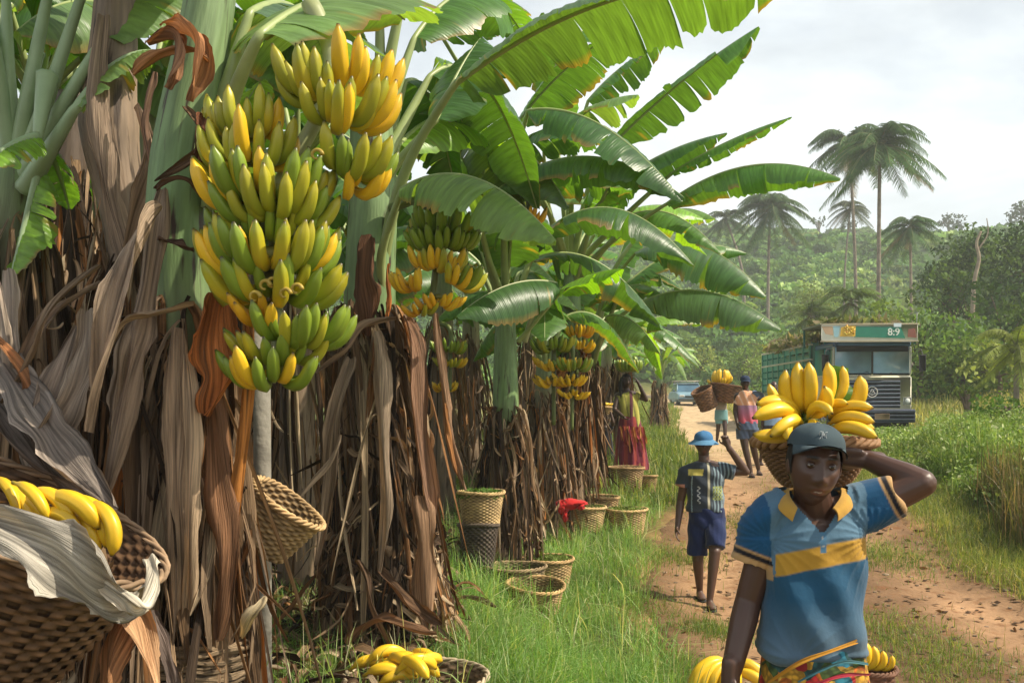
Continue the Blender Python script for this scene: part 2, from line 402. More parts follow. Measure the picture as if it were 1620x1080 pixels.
# lush verge by the banana row
def dl(x, y):
    d = xl(y)-x+.35*n2(x, y, 1.6, 11)
    p = sstep((d+.15)/.35)*(1-sstep((d-2.7)/.8))
    return p*np.clip(.55+.6*n2(x, y, 2.2, 12), .12, 1)*(np.hypot(x+.53, y-5.5) > .52)*~((y < 5.5)*(x < .05))
x, y = scatter(190000, -4, 5, 4.2, 14, dl)
n = len(x); clump = .6+.6*np.clip(n2(x, y, 3.1, 13)+.4, 0, 1)
blades('grass', x, y, R.uniform(.14, .46, n)*clump, R.uniform(.004, .010, n), gcol(n, (.12,.24,.05), (.25,.40,.12), (.45,.48,.22), .14), .95, 'bright green verge grass between banana stems and dirt road')
x, y = scatter(90000, -3, 12, 14, 62, lambda x, y: (x < xl(y)+.3*n2(x, y, 1, 4)+.1)*(x > xl(y)-4.5)*.9)
n = len(x); blades('grass', x, y, R.uniform(.12, .42, n), R.uniform(.012, .028, n), gcol(n, (.09,.15,.03), (.20,.25,.07), (.38,.36,.14), .15), .6, 'pale sunlit grass along the left edge of the road further off')
x, y = scatter(30000, -3, 4, 4.8, 13.5, lambda x, y: sstep((xl(y)-x+.05)/.3)*(1-sstep((xl(y)-x-2.3)/.8))*np.clip(n2(x, y, 2.7, 31)+.25, .05, 1)*.5)
n = len(x); blades('grass', x, y, R.uniform(.3, .62, n), R.uniform(.006, .013, n), gcol(n, (.16,.28,.07), (.34,.44,.18), (.60,.58,.36), .22), .85, 'long pale arching grass blades leaning over the verge', seg_curl=.8)
x, y = scatter(26000, 5.2, 9.5, 8.6, 14, lambda x, y: sstep((x-xr(y)-.75+.3*n2(x, y, 1.5, 33))/.4))
n = len(x); blades('weeds', x, y, R.uniform(.4, 1.0, n), R.uniform(.008, .02, n), gcol(n, (.05,.07,.02), (.15,.15,.06), (.30,.22,.12), .4), .3, 'darker tangled weeds and dry stalks at the lower right edge')
# thin grass on the middle strip and scattered tufts
def dmid(x, y):
    m = (np.interp(y, LY, LX)+np.interp(y, LY, RX))/2
    p = np.exp(-((x-m-.15)/.42)**2)*np.clip(n2(x, y, .9, 15)*1.6+.35, 0, 1)
    return p*.9+.012
x, y = scatter(120000, 1, 6, 5, 22, dmid)
n = len(x); blades('grass', x, y, R.uniform(.03, .13, n), R.uniform(.004, .009, n), gcol(n, (.12,.18,.035), (.23,.28,.08), (.40,.34,.15), .15), .8, 'short dry grass on the strip between the wheel tracks')
# explicit tufts
tx, ty = [], []
for (px, py, r, k) in ((1128, 1000, .16, 900), (1010, 960, .3, 900), (1390, 880, .4, 2600), (1205, 775, .4, 1800), (1075, 880, .25, 1200), (1400, 1010, .25, 300), (1520, 1050, .3, 300), (1440, 1060, .2, 250), (1180, 1010, .1, 120), (1065, 1060, .2, 700)):
    d = 9.
    for _ in range(12):
        gz = float(G((px-810)/F*d, d)); d = (HC-gz)*F/(py-HY)
    tx.append((px-810)/F*d+R.normal(0, r, k)); ty.append(d+R.normal(0, r*1.2, k))
x = np.concatenate(tx); y = np.concatenate(ty); n = len(x)
blades('grass', x, y, R.uniform(.05, .17, n), R.uniform(.004, .009, n), gcol(n, (.09,.16,.03), (.18,.24,.06), (.35,.32,.13), .12), .8, 'small grass tufts growing out of the bare earth road')
# right verge: short yellowish grass, then tall weeds
def dr(x, y):
    d = x-xr(y)+.3*n2(x, y, 1.3, 16); return sstep((d+.3)/.4)*(1-sstep((d-2.2)/.6))
x, y = scatter(150000, 4, 10, 6, 26, dr)
n = len(x); blades('grass', x, y, R.uniform(.06, .26, n), R.uniform(.005, .012, n), gcol(n, (.12,.17,.035), (.24,.28,.08), (.42,.37,.16), .18), .8, 'yellowish dry grass along the right edge of the road')
def dw(x, y):
    d = x-xr(y)-.9+.4*n2(x, y, 1.1, 17); return sstep(d/.4)*np.clip(.75+.3*n2(x, y, 1.7, 6), .3, 1)
x, y = scatter(270000, 5.5, 21, 9, 30, dw)
n = len(x); hh = R.uniform(.45, 1.0, n)*(1+.3*n2(x, y, .9, 3))*np.clip((x-xr(y)-.6)/1.2, .35, 1)
hh = np.minimum(hh, np.clip((x-xr(y))*.7, .25, 1.1))*(1-np.where(x/y < .42, .6, .22)*sstep((y-13)/7))*(.75+.5*np.clip(n2(x, y, 1.9, 41)+.3, 0, 1))
cc_ = gcol(n, (.09,.17,.03), (.22,.33,.09), (.42,.46,.22), .16)
dk = sstep(.5+1.2*n2(x, y, .8, 19))[:, None]; cc_ = cc_*(.65+.5*dk)
blades('weeds', x, y, hh, R.uniform(.012, .03, n), cc_, .35, 'tall pale green weeds filling the bank right of the road')
# feathery seed heads and small leaves on the weeds
k = R.uniform(0, 1, n) < .55; x, y, hh = x[k], y[k], hh[k]
def quads(name, C0, size, col, matl, parent=None, label=None, kind=None, cat=None, flat=0.0, asp=1.6, loc=None, up=0.0, tri=False):
    n = len(C0)
    a = R.normal(0, 1, (n, 3)); a[:, 2] *= (1-flat); a /= np.linalg.norm(a, axis=1, keepdims=True)
    b = R.normal(0, 1, (n, 3)); b[:, 2] *= (1-flat); b -= (a*b).sum(1, keepdims=True)*a; b /= np.linalg.norm(b, axis=1, keepdims=True)
    s = np.asarray(size)[:, None] if np.ndim(size) else np.full((n, 1), size)
    a = a*s*.5*asp; b = b*s*.5
    V = np.stack([C0-a, C0-b*.9+a*.1, C0+a, C0+b*.9+a*.1], 1).reshape(-1, 3)
    kk = (np.arange(n)*4)[:, None]; Q = kk+np.array([[0,1,2,3]])
    o = mk(name, V, [Q], matl, parent, np.repeat(col, 4, axis=0), None, False, loc)
    if label or kind: tag(o, label, cat, None, kind)
    return o
n = len(x); rep = 2
X3 = np.stack([np.repeat(x, rep)+R.normal(0, .06, n*rep), np.repeat(y, rep)+R.normal(0, .06, n*rep), np.repeat(G(x, y)+hh*.9, rep)*1.0+R.uniform(-.45, .08, n*rep)*np.repeat(hh, rep)], 1)
quads('weeds', X3, R.uniform(.025, .06, len(X3)), gcol(len(X3), (.12,.20,.04), (.28,.36,.12), (.42,.46,.24), .15), MAT['foliage'], label='small leaves and pale seed heads of the tall weeds', kind='stuff')
# meadow grass beyond
x, y = scatter(170000, 8, 85, 26, 78, lambda x, y: (x > xr(y)+.2)*1.*~((x > 9)&(x < 13)&(y < 38)))
n = len(x); blades('grass', x, y, R.uniform(.2, .7, n), R.uniform(.03, .06, n), gcol(n, (.12,.16,.04), (.34,.33,.12), (.5,.44,.2), .2), .5, 'sunlit yellow green meadow grass behind the truck')
m = MB()
for k in range(420):
    yk = R.uniform(6.2, 15); xk = xl(yk)+(xr(yk)-xl(yk))*R.uniform(.02, .98); r_ = R.uniform(.006, .022)*(1+.6*(R.uniform() < .1)); v = R.normal(0, 1, (14, 3))
    ph = np.arange(6)/6*2*PI; ring = lambda q, z: np.stack([q*np.cos(ph), q*np.sin(ph), z+0*ph], 1)
    V = np.vstack([ring(1., 0), ring(.85, .45), [[0, 0, .7]]])*A(r_*R.uniform(.8, 1.5), r_, r_*.8)*(1+R.uniform(-.2, .2, (13, 1)))+A(xk, yk, float(G(xk, yk))+.003)
    j = np.arange(6); jj = (j+1) % 6
    m.add(V, np.stack([j, jj, jj+6, j+6], 1), np.stack([j+6, jj+6, np.full(6, 12)], 1), np.array((.26,.19,.13))*R.uniform(.5, 1.5))
tag(m.build('gravel', MAT['ground'], smooth=False), 'small stones lying loose on the dirt road', kind='stuff')
# leaf litter / twigs on the road
n = 900; yy = R.uniform(6, 16, n); xx = xl(yy)+(xr(yy)-xl(yy))*R.beta(1.6, 1.1, n)
quads('litter', np.stack([xx, yy, G(xx, yy)+.012], 1), R.uniform(.015, .06, n), gcol(n, (.06,.035,.02), (.2,.12,.06)), MAT['dry'], label='dark scraps of leaf scattered on the dirt road', kind='stuff', flat=.93, asp=2.2)
# ================================================================ background vegetation
def lobes_leaves(lobes, per, size, cols, rng=R, flat=.35):
    """leaf positions on/in ellipsoid lobes (c, r) -> positions, sizes, colours"""
    Ps, Ss, Cs = [], [], []
    for (c, r) in lobes:
        k = int(per*(r[0]*r[1]+r[0]*r[2]+r[1]*r[2])/3)
        v = rng.normal(0, 1, (k, 3)); v /= np.linalg.norm(v, axis=1, keepdims=True)
        rr = rng.uniform(.62, 1.06, (k, 1))
        Ps.append(np.asarray(c)+v*rr*np.asarray(r)); Ss.append(rng.uniform(.6, 1.3, k)*size)
        base = np.array(cols[rng.integers(len(cols))])*rng.uniform(.8, 1.2)
        Cs.append(base*rng.uniform(.7, 1.3, (k, 1)))
    return np.concatenate(Ps), np.concatenate(Ss), np.concatenate(Cs)
def tree(name, x, y, h, r, label, group=None, cols=((.04,.075,.02),(.06,.10,.025),(.09,.13,.03)), size=.22, per=60, nl=16, sq=.8, base=None, cat='tree', low=.25, tr=.14, trunk_h=None):
    z0 = float(G(x, y))-.1 if base is None else base
    root = tag(empty(name, (x, y, z0)), label, cat, group)
    lob = []
    cz = z0+h-r*sq
    for k in range(nl):
        v = unit(R.normal(0, 1, 3)); q = R.uniform(.35, .85)
        c = A(x, y, cz)+v*A(r, r, r*sq)*q*.85; c[2] = max(c[2], z0+h*low)
        s = r*R.uniform(.28, .5); lob.append((c, A(s, s, s*R.uniform(.6, .85))))
    Pp, Ss, Cc = lobes_leaves(lob, per, size, cols)
    quads('crown', Pp, Ss, Cc, MAT['foliage'], root, asp=1.5)
    m = MB(); top = A(x, y, cz)
    m.tube(smooth_path([A(x, y, z0), A(x+.1*r, y, z0+(cz-z0)*.5), top], 8), np.linspace(tr, tr*.5, 8), 8, col=(.16,.12,.08))
    for (c, s) in lob[:9]:
        st = A(x, y, z0+(cz-z0)*R.uniform(.45, .9)); m.tube(smooth_path([st, (st+c)/2+A(0, 0, .1*r), c], 6), np.linspace(tr*.4, tr*.12, 6), 5, col=(.14,.105,.07))
    m.build('trunk', MAT['bark'], root)
    return root
def from_px(px, d): return (px-810)/F*d
def zpx(py, d): return HC-(py-HY)/F*d
# hill forest: one mass
N = 6600
yy = 84*np.exp(R.uniform(0, 1, N)*math.log(290/84.)); xx = yy*R.uniform(-.42, .88, N)
r_ = R.uniform(1.0, 2.9, N)*(.75+.5*np.clip(n2(xx, yy, .05, 21), 0, 1)); zt = G(xx, yy)
kp = ~((np.abs(xx-np.interp(yy, [80, 130], [12, 14])) < 3) & (yy < 90)); xx, yy, r_, zt = xx[kp], yy[kp], r_[kp], zt[kp]
Ps, Ss, Cs = [], [], []
fc = np.array([(.08,.16,.045), (.13,.24,.06), (.20,.31,.09), (.10,.18,.07), (.26,.34,.11)])
band = n2(xx, yy, .045, 22)
for k in range(len(xx)):
    q = int(90*(1.25 if yy[k] < 130 else .8)); v = R.normal(0, 1, (q, 3)); v /= np.linalg.norm(v, axis=1, keepdims=True); v[:, 2] = np.abs(v[:, 2])*1.1-.15
    Ps.append(A(xx[k], yy[k], zt[k])+v*A(r_[k], r_[k], r_[k]*.85)*R.uniform(.8, 1.05, (q, 1)))
    Ss.append(R.uniform(.35, .7, q)*(.6+yy[k]/330)*1.25)
    b = fc[R.integers(3) if band[k] < .25 else R.integers(1, 5)]; Cs.append(b*R.uniform(.7, 1.3)*R.uniform(.8, 1.2, (q, 1)))
quads('forest', np.concatenate(Ps), np.concatenate(Ss), np.concatenate(Cs), MAT['farfol'], label='hazy green bushes and woodland covering the far hillside', kind='stuff', asp=1.3)
# skyline trees
for (px, py, r, d, lb) in ((1295, 352, 1.6, 235, 'small round tree on the skyline left of the tall palms'), (1500, 343, 2.6, 225, 'spreading dark tree on the skyline right of the short palm'),
                       (1520, 352, 2.2, 230, 'low tree on the skyline beside the spreading dark one'), (1615, 325, 3.4, 205, 'tree poking up at the far right end of the skyline'), (1345, 358, 2.2, 240, 'small tree on the skyline behind the tallest palm')):
    x = from_px(px, d); zt_ = zpx(py-12, d); g = float(G(x, d)); h = max(zt_-g, 4.)
    tree('tree', x, d, h, r*1.3, lb, 'trees on the skyline', ((.04,.06,.035),(.05,.08,.04)), .55, 14, 9, .75, tr=.25)

# coconut palms
def palm(px, py, d, rad, label, base=None, n=24, trunk=.16, lean=.0, col=(.055,.115,.03), small=False, group='coconut palms', name='coconut_palm', hang=.5, tp=None):
    x = from_px(px, d); zc = zpx(py, d); n = int(n*1.3); bx = x+lean; z0 = float(G(bx, d))-.2 if base is None else base
    root = tag(empty(name, (bx, d, z0)), label, 'palm tree', group)
    top = A(x, d, zc)
    if not small or trunk > 0:
        m = MB(); pth = smooth_path([A(bx, d, z0), A(bx*.6+x*.4+.25*lean, d, z0*.5+zc*.5), top], 26)
        rr = np.linspace(trunk*1.15, trunk*.72, 26)*(1+.05*np.sin(np.arange(26)*2.5)); rr[0] *= 1.4
        m.tube(pth, rr, 9, col=(.23,.19,.15)); m.build('trunk', MAT['bark'], root)
    m = MB()
    for k in range(n):
        az_ = k*2.39996+R.uniform(-.2, .2); e = R.uniform(-.85, 1.15) if k > 4 else R.uniform(.9, 1.35)
        L_ = rad*R.uniform(.85, 1.1)
        o = A(math.cos(az_), math.sin(az_), 0)
        p1 = top+o*L_*.5*math.cos(e)+A(0, 0, L_*.55*math.sin(e)+.06*L_); p2 = top+o*L_*(.95*math.cos(e*.6))+A(0, 0, L_*(.62*math.sin(e)-hang))
        pth = bez(top, p1, p2, 26); T_, X_, Y_ = frames(pth, A(0, 0, 1))
        m.tube(pth[::3], np.linspace(.012, .004, len(pth[::3]))*rad, 4, col=(.16,.17,.07))
        c = np.array(col)*R.uniform(.75, 1.35); 
        if e < -.3 and R.uniform() < .22: c = np.array((.20,.15,.07))
        V, Qs = [], []
        M_ = 42; tt = np.linspace(.12, 1., M_)
        for h in (-1, 1):
            for q, t in enumerate(tt):
                i0 = t*25; i1 = min(int(i0), 24); f = i0-i1; pp = pth[i1]*(1-f)+pth[i1+1]*f
                S_ = np.cross(T_[i1], A(0, 0, 1)); S_ = unit(S_)*h
                ll = L_*.24*math.sin(PI*(t*.82+.12))**.6*R.uniform(.85, 1.1)
                dr_ = R.uniform(.25, .9); tipd = unit(S_*1.0+T_[i1]*.55+A(0, 0, -dr_))
                w_ = T_[i1]*L_*.0095
                mid = pp+tipd*ll*.5; tp_ = pp+tipd*ll+A(0, 0, -ll*.22)
                b = len(V); V += [pp-w_, pp+w_, mid+w_, mid-w_, tp_]; Qs.append([b, b+1, b+2, b+3]); Qs.append([b+3, b+2, b+4, b+4])
        V = np.array(V); Qs = np.array(Qs); q4 = Qs[::2]; t3 = Qs[1::2][:, :3]
        m.add(V, q4, t3, c*R.uniform(.85, 1.15, (len(V), 1)))
    # dry skirt and nuts
    for k in range(7):
        az_ = R.uniform(0, 2*PI); r1 = trunk*1.6
        m.tube(icol(top+A(math.cos(az_)*r1, math.sin(az_)*r1, -rad*.06*R.uniform(.5, 1.6)), .035*rad), np.array([.2,1,1.1,.9,.3])*.033*rad, 6, col=(.14,.13,.05))
    m.build('crown', MAT['foliage'], root, smooth=False)
    return root
def icol(c, r): return np.array([c+A(0, 0, q*r) for q in (-1, -.5, 0, .5, 1)])
palm(1392, 232, 72, 4.3, 'tallest coconut palm in the middle of the two close ones, crown full against the sky', n=30, lean=-.1)
palm(1344, 228, 90, 4.6, 'coconut palm standing just left of the tallest one, crown touching it', n=26, lean=.6, col=(.055,.11,.035))
palm(1218, 330, 105, 4.6, 'grey green bushy coconut palm left of the others over the hillside', n=30, lean=-.2, col=(.065,.115,.045), trunk=.17)
palm(1440, 360, 84, 3.0, 'short coconut palm right of the tallest one, below the skyline', n=24, lean=.1, col=(.06,.12,.04), trunk=.14)
palm(1345, 330, 112, 2.9, 'thin coconut palm seen below the left of the two tall crowns', n=18, lean=-.7, trunk=.12, col=(.07,.09,.05))
palm(1148, 345, 118, 3.2, 'faint coconut palm half hidden behind the banana leaves', n=18, lean=2.2, trunk=.18, col=(.06,.085,.05))
for (px, py, d, rad, lb) in ((1282, 500, 58, 2.0, 'young palm with arching fronds behind the truck load'), (1346, 478, 56, 2.3, 'young upright palm behind the truck roof board'), (1608, 548, 30, 1.6, 'yellow green young palm leaning in at the right edge'), (1312,520,62,1.7,'low bushy young palm between the two others behind the truck')):
    palm(px, py, d, rad, lb, n=15, trunk=.09, col=(.10,.15,.04) if px < 1600 else (.20,.24,.05), group='young palms', name='young_palm', hang=.35)

# middle distance trees on the right
DK = ((.035,.07,.018), (.05,.095,.022), (.085,.14,.03)); MD = ((.08,.15,.03), (.12,.20,.04), (.17,.24,.05)); YL = ((.18,.24,.05), (.24,.28,.07), (.14,.21,.05))
for (px, top, d, r, cols, lb, cat, nl) in (
    (1598, 326, 62, 4.3, DK, 'tallest dark tree at the right edge', 'tree', 26),
    (1535, 352, 66, 3.4, DK, 'dark rounded tree left of the tallest one, behind the bare trunk', 'tree', 22),
    (1502, 400, 58, 2.6, DK, 'dark bushy tree at the left end of the dark wood', 'tree', 18),
    (1590, 430, 48, 3.0, DK, 'dense dark tree low at the right edge below the tallest tree', 'tree', 20),
    (1395, 448, 50, 2.2, MD, 'bright green creeper covered bush straight above the truck roof board', 'bush', 18),
    (1450, 468, 46, 2.3, MD, 'green bush behind the wing mirror side of the truck', 'bush', 18),
    (1515, 478, 44, 2.5, MD, 'large leafy bush right of the truck in front of the dark wood', 'bush', 20),
    (1575, 520, 42, 2.1, YL, 'yellowish bush at the right below the dark wood', 'bush', 16),
    (1600, 598, 21, .85, MD, 'small dark leafy shrub on the bank at the right edge', 'shrub', 12),
    (1530, 592, 30, .55, YL, 'little yellow green shrub in the meadow right of the truck', 'shrub', 8),
    (1240, 515, 78, 2.3, MD, 'rounded green tree behind the tail of the truck', 'tree', 14),
    (1180, 520, 84, 2.7, MD, 'pale green tree on the valley floor above the man in orange', 'tree', 14),
    (1110, 530, 88, 2.6, YL, 'pale green tree behind the small blue car', 'tree', 14),
    (1290, 440, 92, 2.8, YL, 'light green tree on the valley floor below the bushy palm', 'tree', 14)):
    x = from_px(px, d); g = float(G(x, d)); h = max(zpx(top, d)-g, .9)
    tree('tree' if cat == 'tree' else 'bush', x, d, h, r, lb, 'trees and bushes across the valley', cols, .2 if d > 35 else .07, 95 if d > 35 else 700, nl, min(.9, h/(2*r)*.95), cat=cat, low=.08 if cat != 'tree' else .12)
# hedge of undergrowth under the right wood
x = R.uniform(14, 42, 260); y = R.uniform(42, 58, 260); lob = [(A(a, b, float(G(a, b))+.5), A(1, 1, .9)*R.uniform(.5, 1.3)) for a, b in zip(x, y)]
Pp, Ss, Cc = lobes_leaves(lob, 60, .2, MD); quads('undergrowth', Pp, Ss, Cc, MAT['foliage'], label='tangled green undergrowth at the foot of the dark wood', kind='stuff')
m = MB(); d = 50; pth = smooth_path([A(from_px(1538, d), d, zpx(480, d)-1.5), A(from_px(1541, d), d, zpx(450, d)), A(from_px(1549, d), d, zpx(410, d)), A(from_px(1545, d), d, zpx(385, d)), A(from_px(1552, d), d, zpx(366, d))], 20)
m.tube(pth, np.linspace(.12, .06, 20), 7, col=(.34,.27,.2)); m.tube(smooth_path([pth[12], pth[12]+A(.5, 0, .8), pth[12]+A(.45, 0, 1.6)], 8), np.linspace(.05, .02, 8), 5, col=(.3,.24,.18))
o = m.build('dead_tree', MAT['bark'], loc=pth[0]); tag(o, 'bare pale leafless trunk in front of the dark wood', 'tree')
# haze
hz = MB(); hz.box(A(40, 120, 34), (340, 190, 39)); o = hz.build('haze', None, smooth=False); tag(o, 'thin humid haze in the air', kind='stuff')
hm = bpy.data.materials.new('haze_air'); hm.use_nodes = True; nt = hm.node_tree; nt.nodes.remove(nt.nodes['Principled BSDF'])
pv = nt.nodes.new('ShaderNodeVolumePrincipled'); pv.inputs['Density'].default_value = .0010; pv.inputs['Color'].default_value = (.96, .99, 1, 1); pv.inputs['Anisotropy'].default_value = .0
nt.links.new(pv.outputs[0], nt.nodes['Material Output'].inputs['Volume']); o.data.materials.append(hm)
# ================================================================ bananas
def banana_mesh(name, bend, length=.22, rad=.026, cols=((.20,.30,.03), (.30,.36,.04), (.62,.42,.02)), n=18, s=15, open0=-35, knee=.9):
    """base at the origin, x outwards, z up; curves from open0 degrees upwards by bend degrees"""
    t = np.linspace(0, 1, n); ang = np.radians(open0+bend*sstep(np.clip((t-.03)/knee, 0, 1))*1.0)
    d = np.stack([np.cos(ang), 0*ang, np.sin(ang)], 1)*length/(n-1)
    pth = np.vstack([[0,0,0], np.cumsum(d[1:], axis=0)])
    prof = np.interp(t, [0, .05, .12, .22, .36, .6, .8, .90, .945, .965, 1.], [.34, .30, .36, .78, .97, 1.0, .90, .66, .36, .22, .17])*rad
    a = np.arange(s)/s*2*PI
    pg = 1+.075*np.cos(5*a)+.02*np.cos(10*a)
    V, Q, T, U = tube_arr(pth, prof, s, True, A(0, 1, 0), 0, pg)
    c0, c1, c2 = [np.array(c) for c in cols]
    cc = []
    for q in t:
        c = c0*(1-min(q*2, 1))+c1*min(q*2, 1) if q < .5 else c1*(1-(q-.5)*2)+c2*((q-.5)*2)
        if q < .10: c = c0*.55+A(.10, .13, .02)*.45
        if q > .955: c = A(.05, .035, .015)
        cc.append(c)
    cc = np.repeat(np.array(cc), s, axis=0); cc = np.vstack([cc, cc[:1], cc[-1:]])
    me = mesh_data(name, V, [Q, T], MAT['banana'], cc, U)
    return me, pth[-1], prof
GR = ((.115,.19,.018), (.17,.26,.02), (.22,.30,.03)); GY = ((.17,.23,.02), (.30,.33,.025), (.42,.36,.02)); YG = ((.58,.42,.015), (.52,.40,.02), (.28,.32,.02))
YE = ((.62,.41,.015), (.76,.48,.02), (.74,.46,.02)); OR = ((.45,.24,.01), (.62,.32,.012), (.70,.40,.02))
BM = {}
for nm, cs in (('g', GR), ('gy', GY), ('yg', YG), ('y', YE), ('o', OR)):
    for bn, bd, op, rd, kn in (('c', 100, -35, .027, .9), ('s', 58, -25, .0255, .9), ('h', 106, -34, .0202, .78)):
        BM[nm+bn] = banana_mesh('banana', bd, .22, rd, cs, open0=op, knee=kn)
def put(me, M_, parent, name='banana'):
    o = bpy.data.objects.new(name, me); COL.objects.link(o)
    w = WL[parent.name]; M2 = Matrix(M_); M2.translation = M2.translation-Vector(w)
    o.parent = parent; o.matrix_basis = M2; return o
def basis(x, z, loc, s=1.0, sr=1.0):
    x = unit(x); z = unit(np.asarray(z)-np.dot(z, x)*x); y = np.cross(z, x)
    M_ = np.eye(4); M_[:3, 0] = x*s; M_[:3, 1] = y*s*sr; M_[:3, 2] = z*s; M_[:3, 3] = loc; return M_.tolist()
def banana_pp(kind, p0, p1, bulge, parent, fat=1.0):
    """banana from stalk end p0 to tip p1; bulge = direction of the convex side"""
    me, tip, _ = BM[kind]; c = unit(tip); L0 = np.linalg.norm(tip)
    L1 = np.linalg.norm(np.asarray(p1)-p0); cd = unit(np.asarray(p1)-p0)
    # canonical frame: chord c, convex side = -z-ish component
    b0 = A(0, 0, -1); b0 = unit(b0-np.dot(b0, c)*c); s0 = np.cross(c, b0)
    b1 = unit(np.asarray(bulge)-np.dot(bulge, cd)*cd); s1 = np.cross(cd, b1)
    B0 = np.stack([c, b0, s0], 1); fat = fat*(.80 if kind[-1] == 'c' else .95); B1 = np.stack([cd, b1*fat, s1*fat], 1)*(L1/L0)
    M3 = B1 @ B0.T; M_ = np.eye(4); M_[:3, :3] = M3; M_[:3, 3] = p0
    return put(me, M_.tolist(), parent)
def pickc(mix):
    ks = list(mix); p = np.array([mix[k] for k in ks], float); return ks[R.choice(len(ks), p=p/p.sum())]
def hand(root, C0, r, a0, a1, n0, size, mix, up=A(0, 0, 1), tilt=0.0, curl='h'):
    """one hand of fruit: n fingers fanned round the stalk point C0; angle 0 = towards the camera"""
    n = int(round(n0*1.35)); r = r*.9
    for k in range(n):
        th = math.radians(a0+(a1-a0)*(k+.5)/n+R.uniform(-3, 3)); o = A(math.sin(th), -math.cos(th), 0)
        o = unit(o+A(0, 0, tilt+R.uniform(-.08, .08)))
        col = mix(th) if callable(mix) else pickc(mix)
        s = size*1.03*R.uniform(.80, 1.12); me = BM[col+curl][0]
        base = C0+o*r*.35+A(0, 0, R.uniform(-.024, .024))
        ax = unit(np.cross(np.cross(o, up), o)); tw = R.uniform(-.15, .15)
        put(me, basis(o+np.cross(o, ax)*tw, ax, base, s, R.uniform(.95, 1.08)), root)
    m = MB(); arc = [C0+A(math.sin(q), -math.cos(q), 0)*r*.30 for q in np.radians(np.linspace(a0, a1, 9))]
    m.tube(np.array(arc), .022*size, 6, col=(.16,.16,.03)); return m
def stalk(root, pts, rad=.035, col=(.12,.15,.04)):
    m = MB(); p = smooth_path(pts, 24); m.tube(p, np.linspace(rad, rad*.55, 24)*(1+.08*np.sin(np.arange(24)*2.1)), 10, col=col)
    return m
def bunch(label, pts, hands, rad=.035, group='bunches of bananas growing on the plants', leftover=True):
    root = tag(empty('banana_bunch', pts[0]), label, 'banana bunch', group)
    m = stalk(root, pts, rad)
    for h in hands:
        q = hand(root, *h[:-1], **h[-1]) if isinstance(h[-1], dict) and 'tilt' in h[-1] else hand(root, *h)
        V, Fs, C_, U_ = q.arr(); m.add(V, q.Q and np.concatenate(q.Q), q.T and np.concatenate(q.T), C_, U_)
    m.build('stalk', MAT['rib'], root); return root

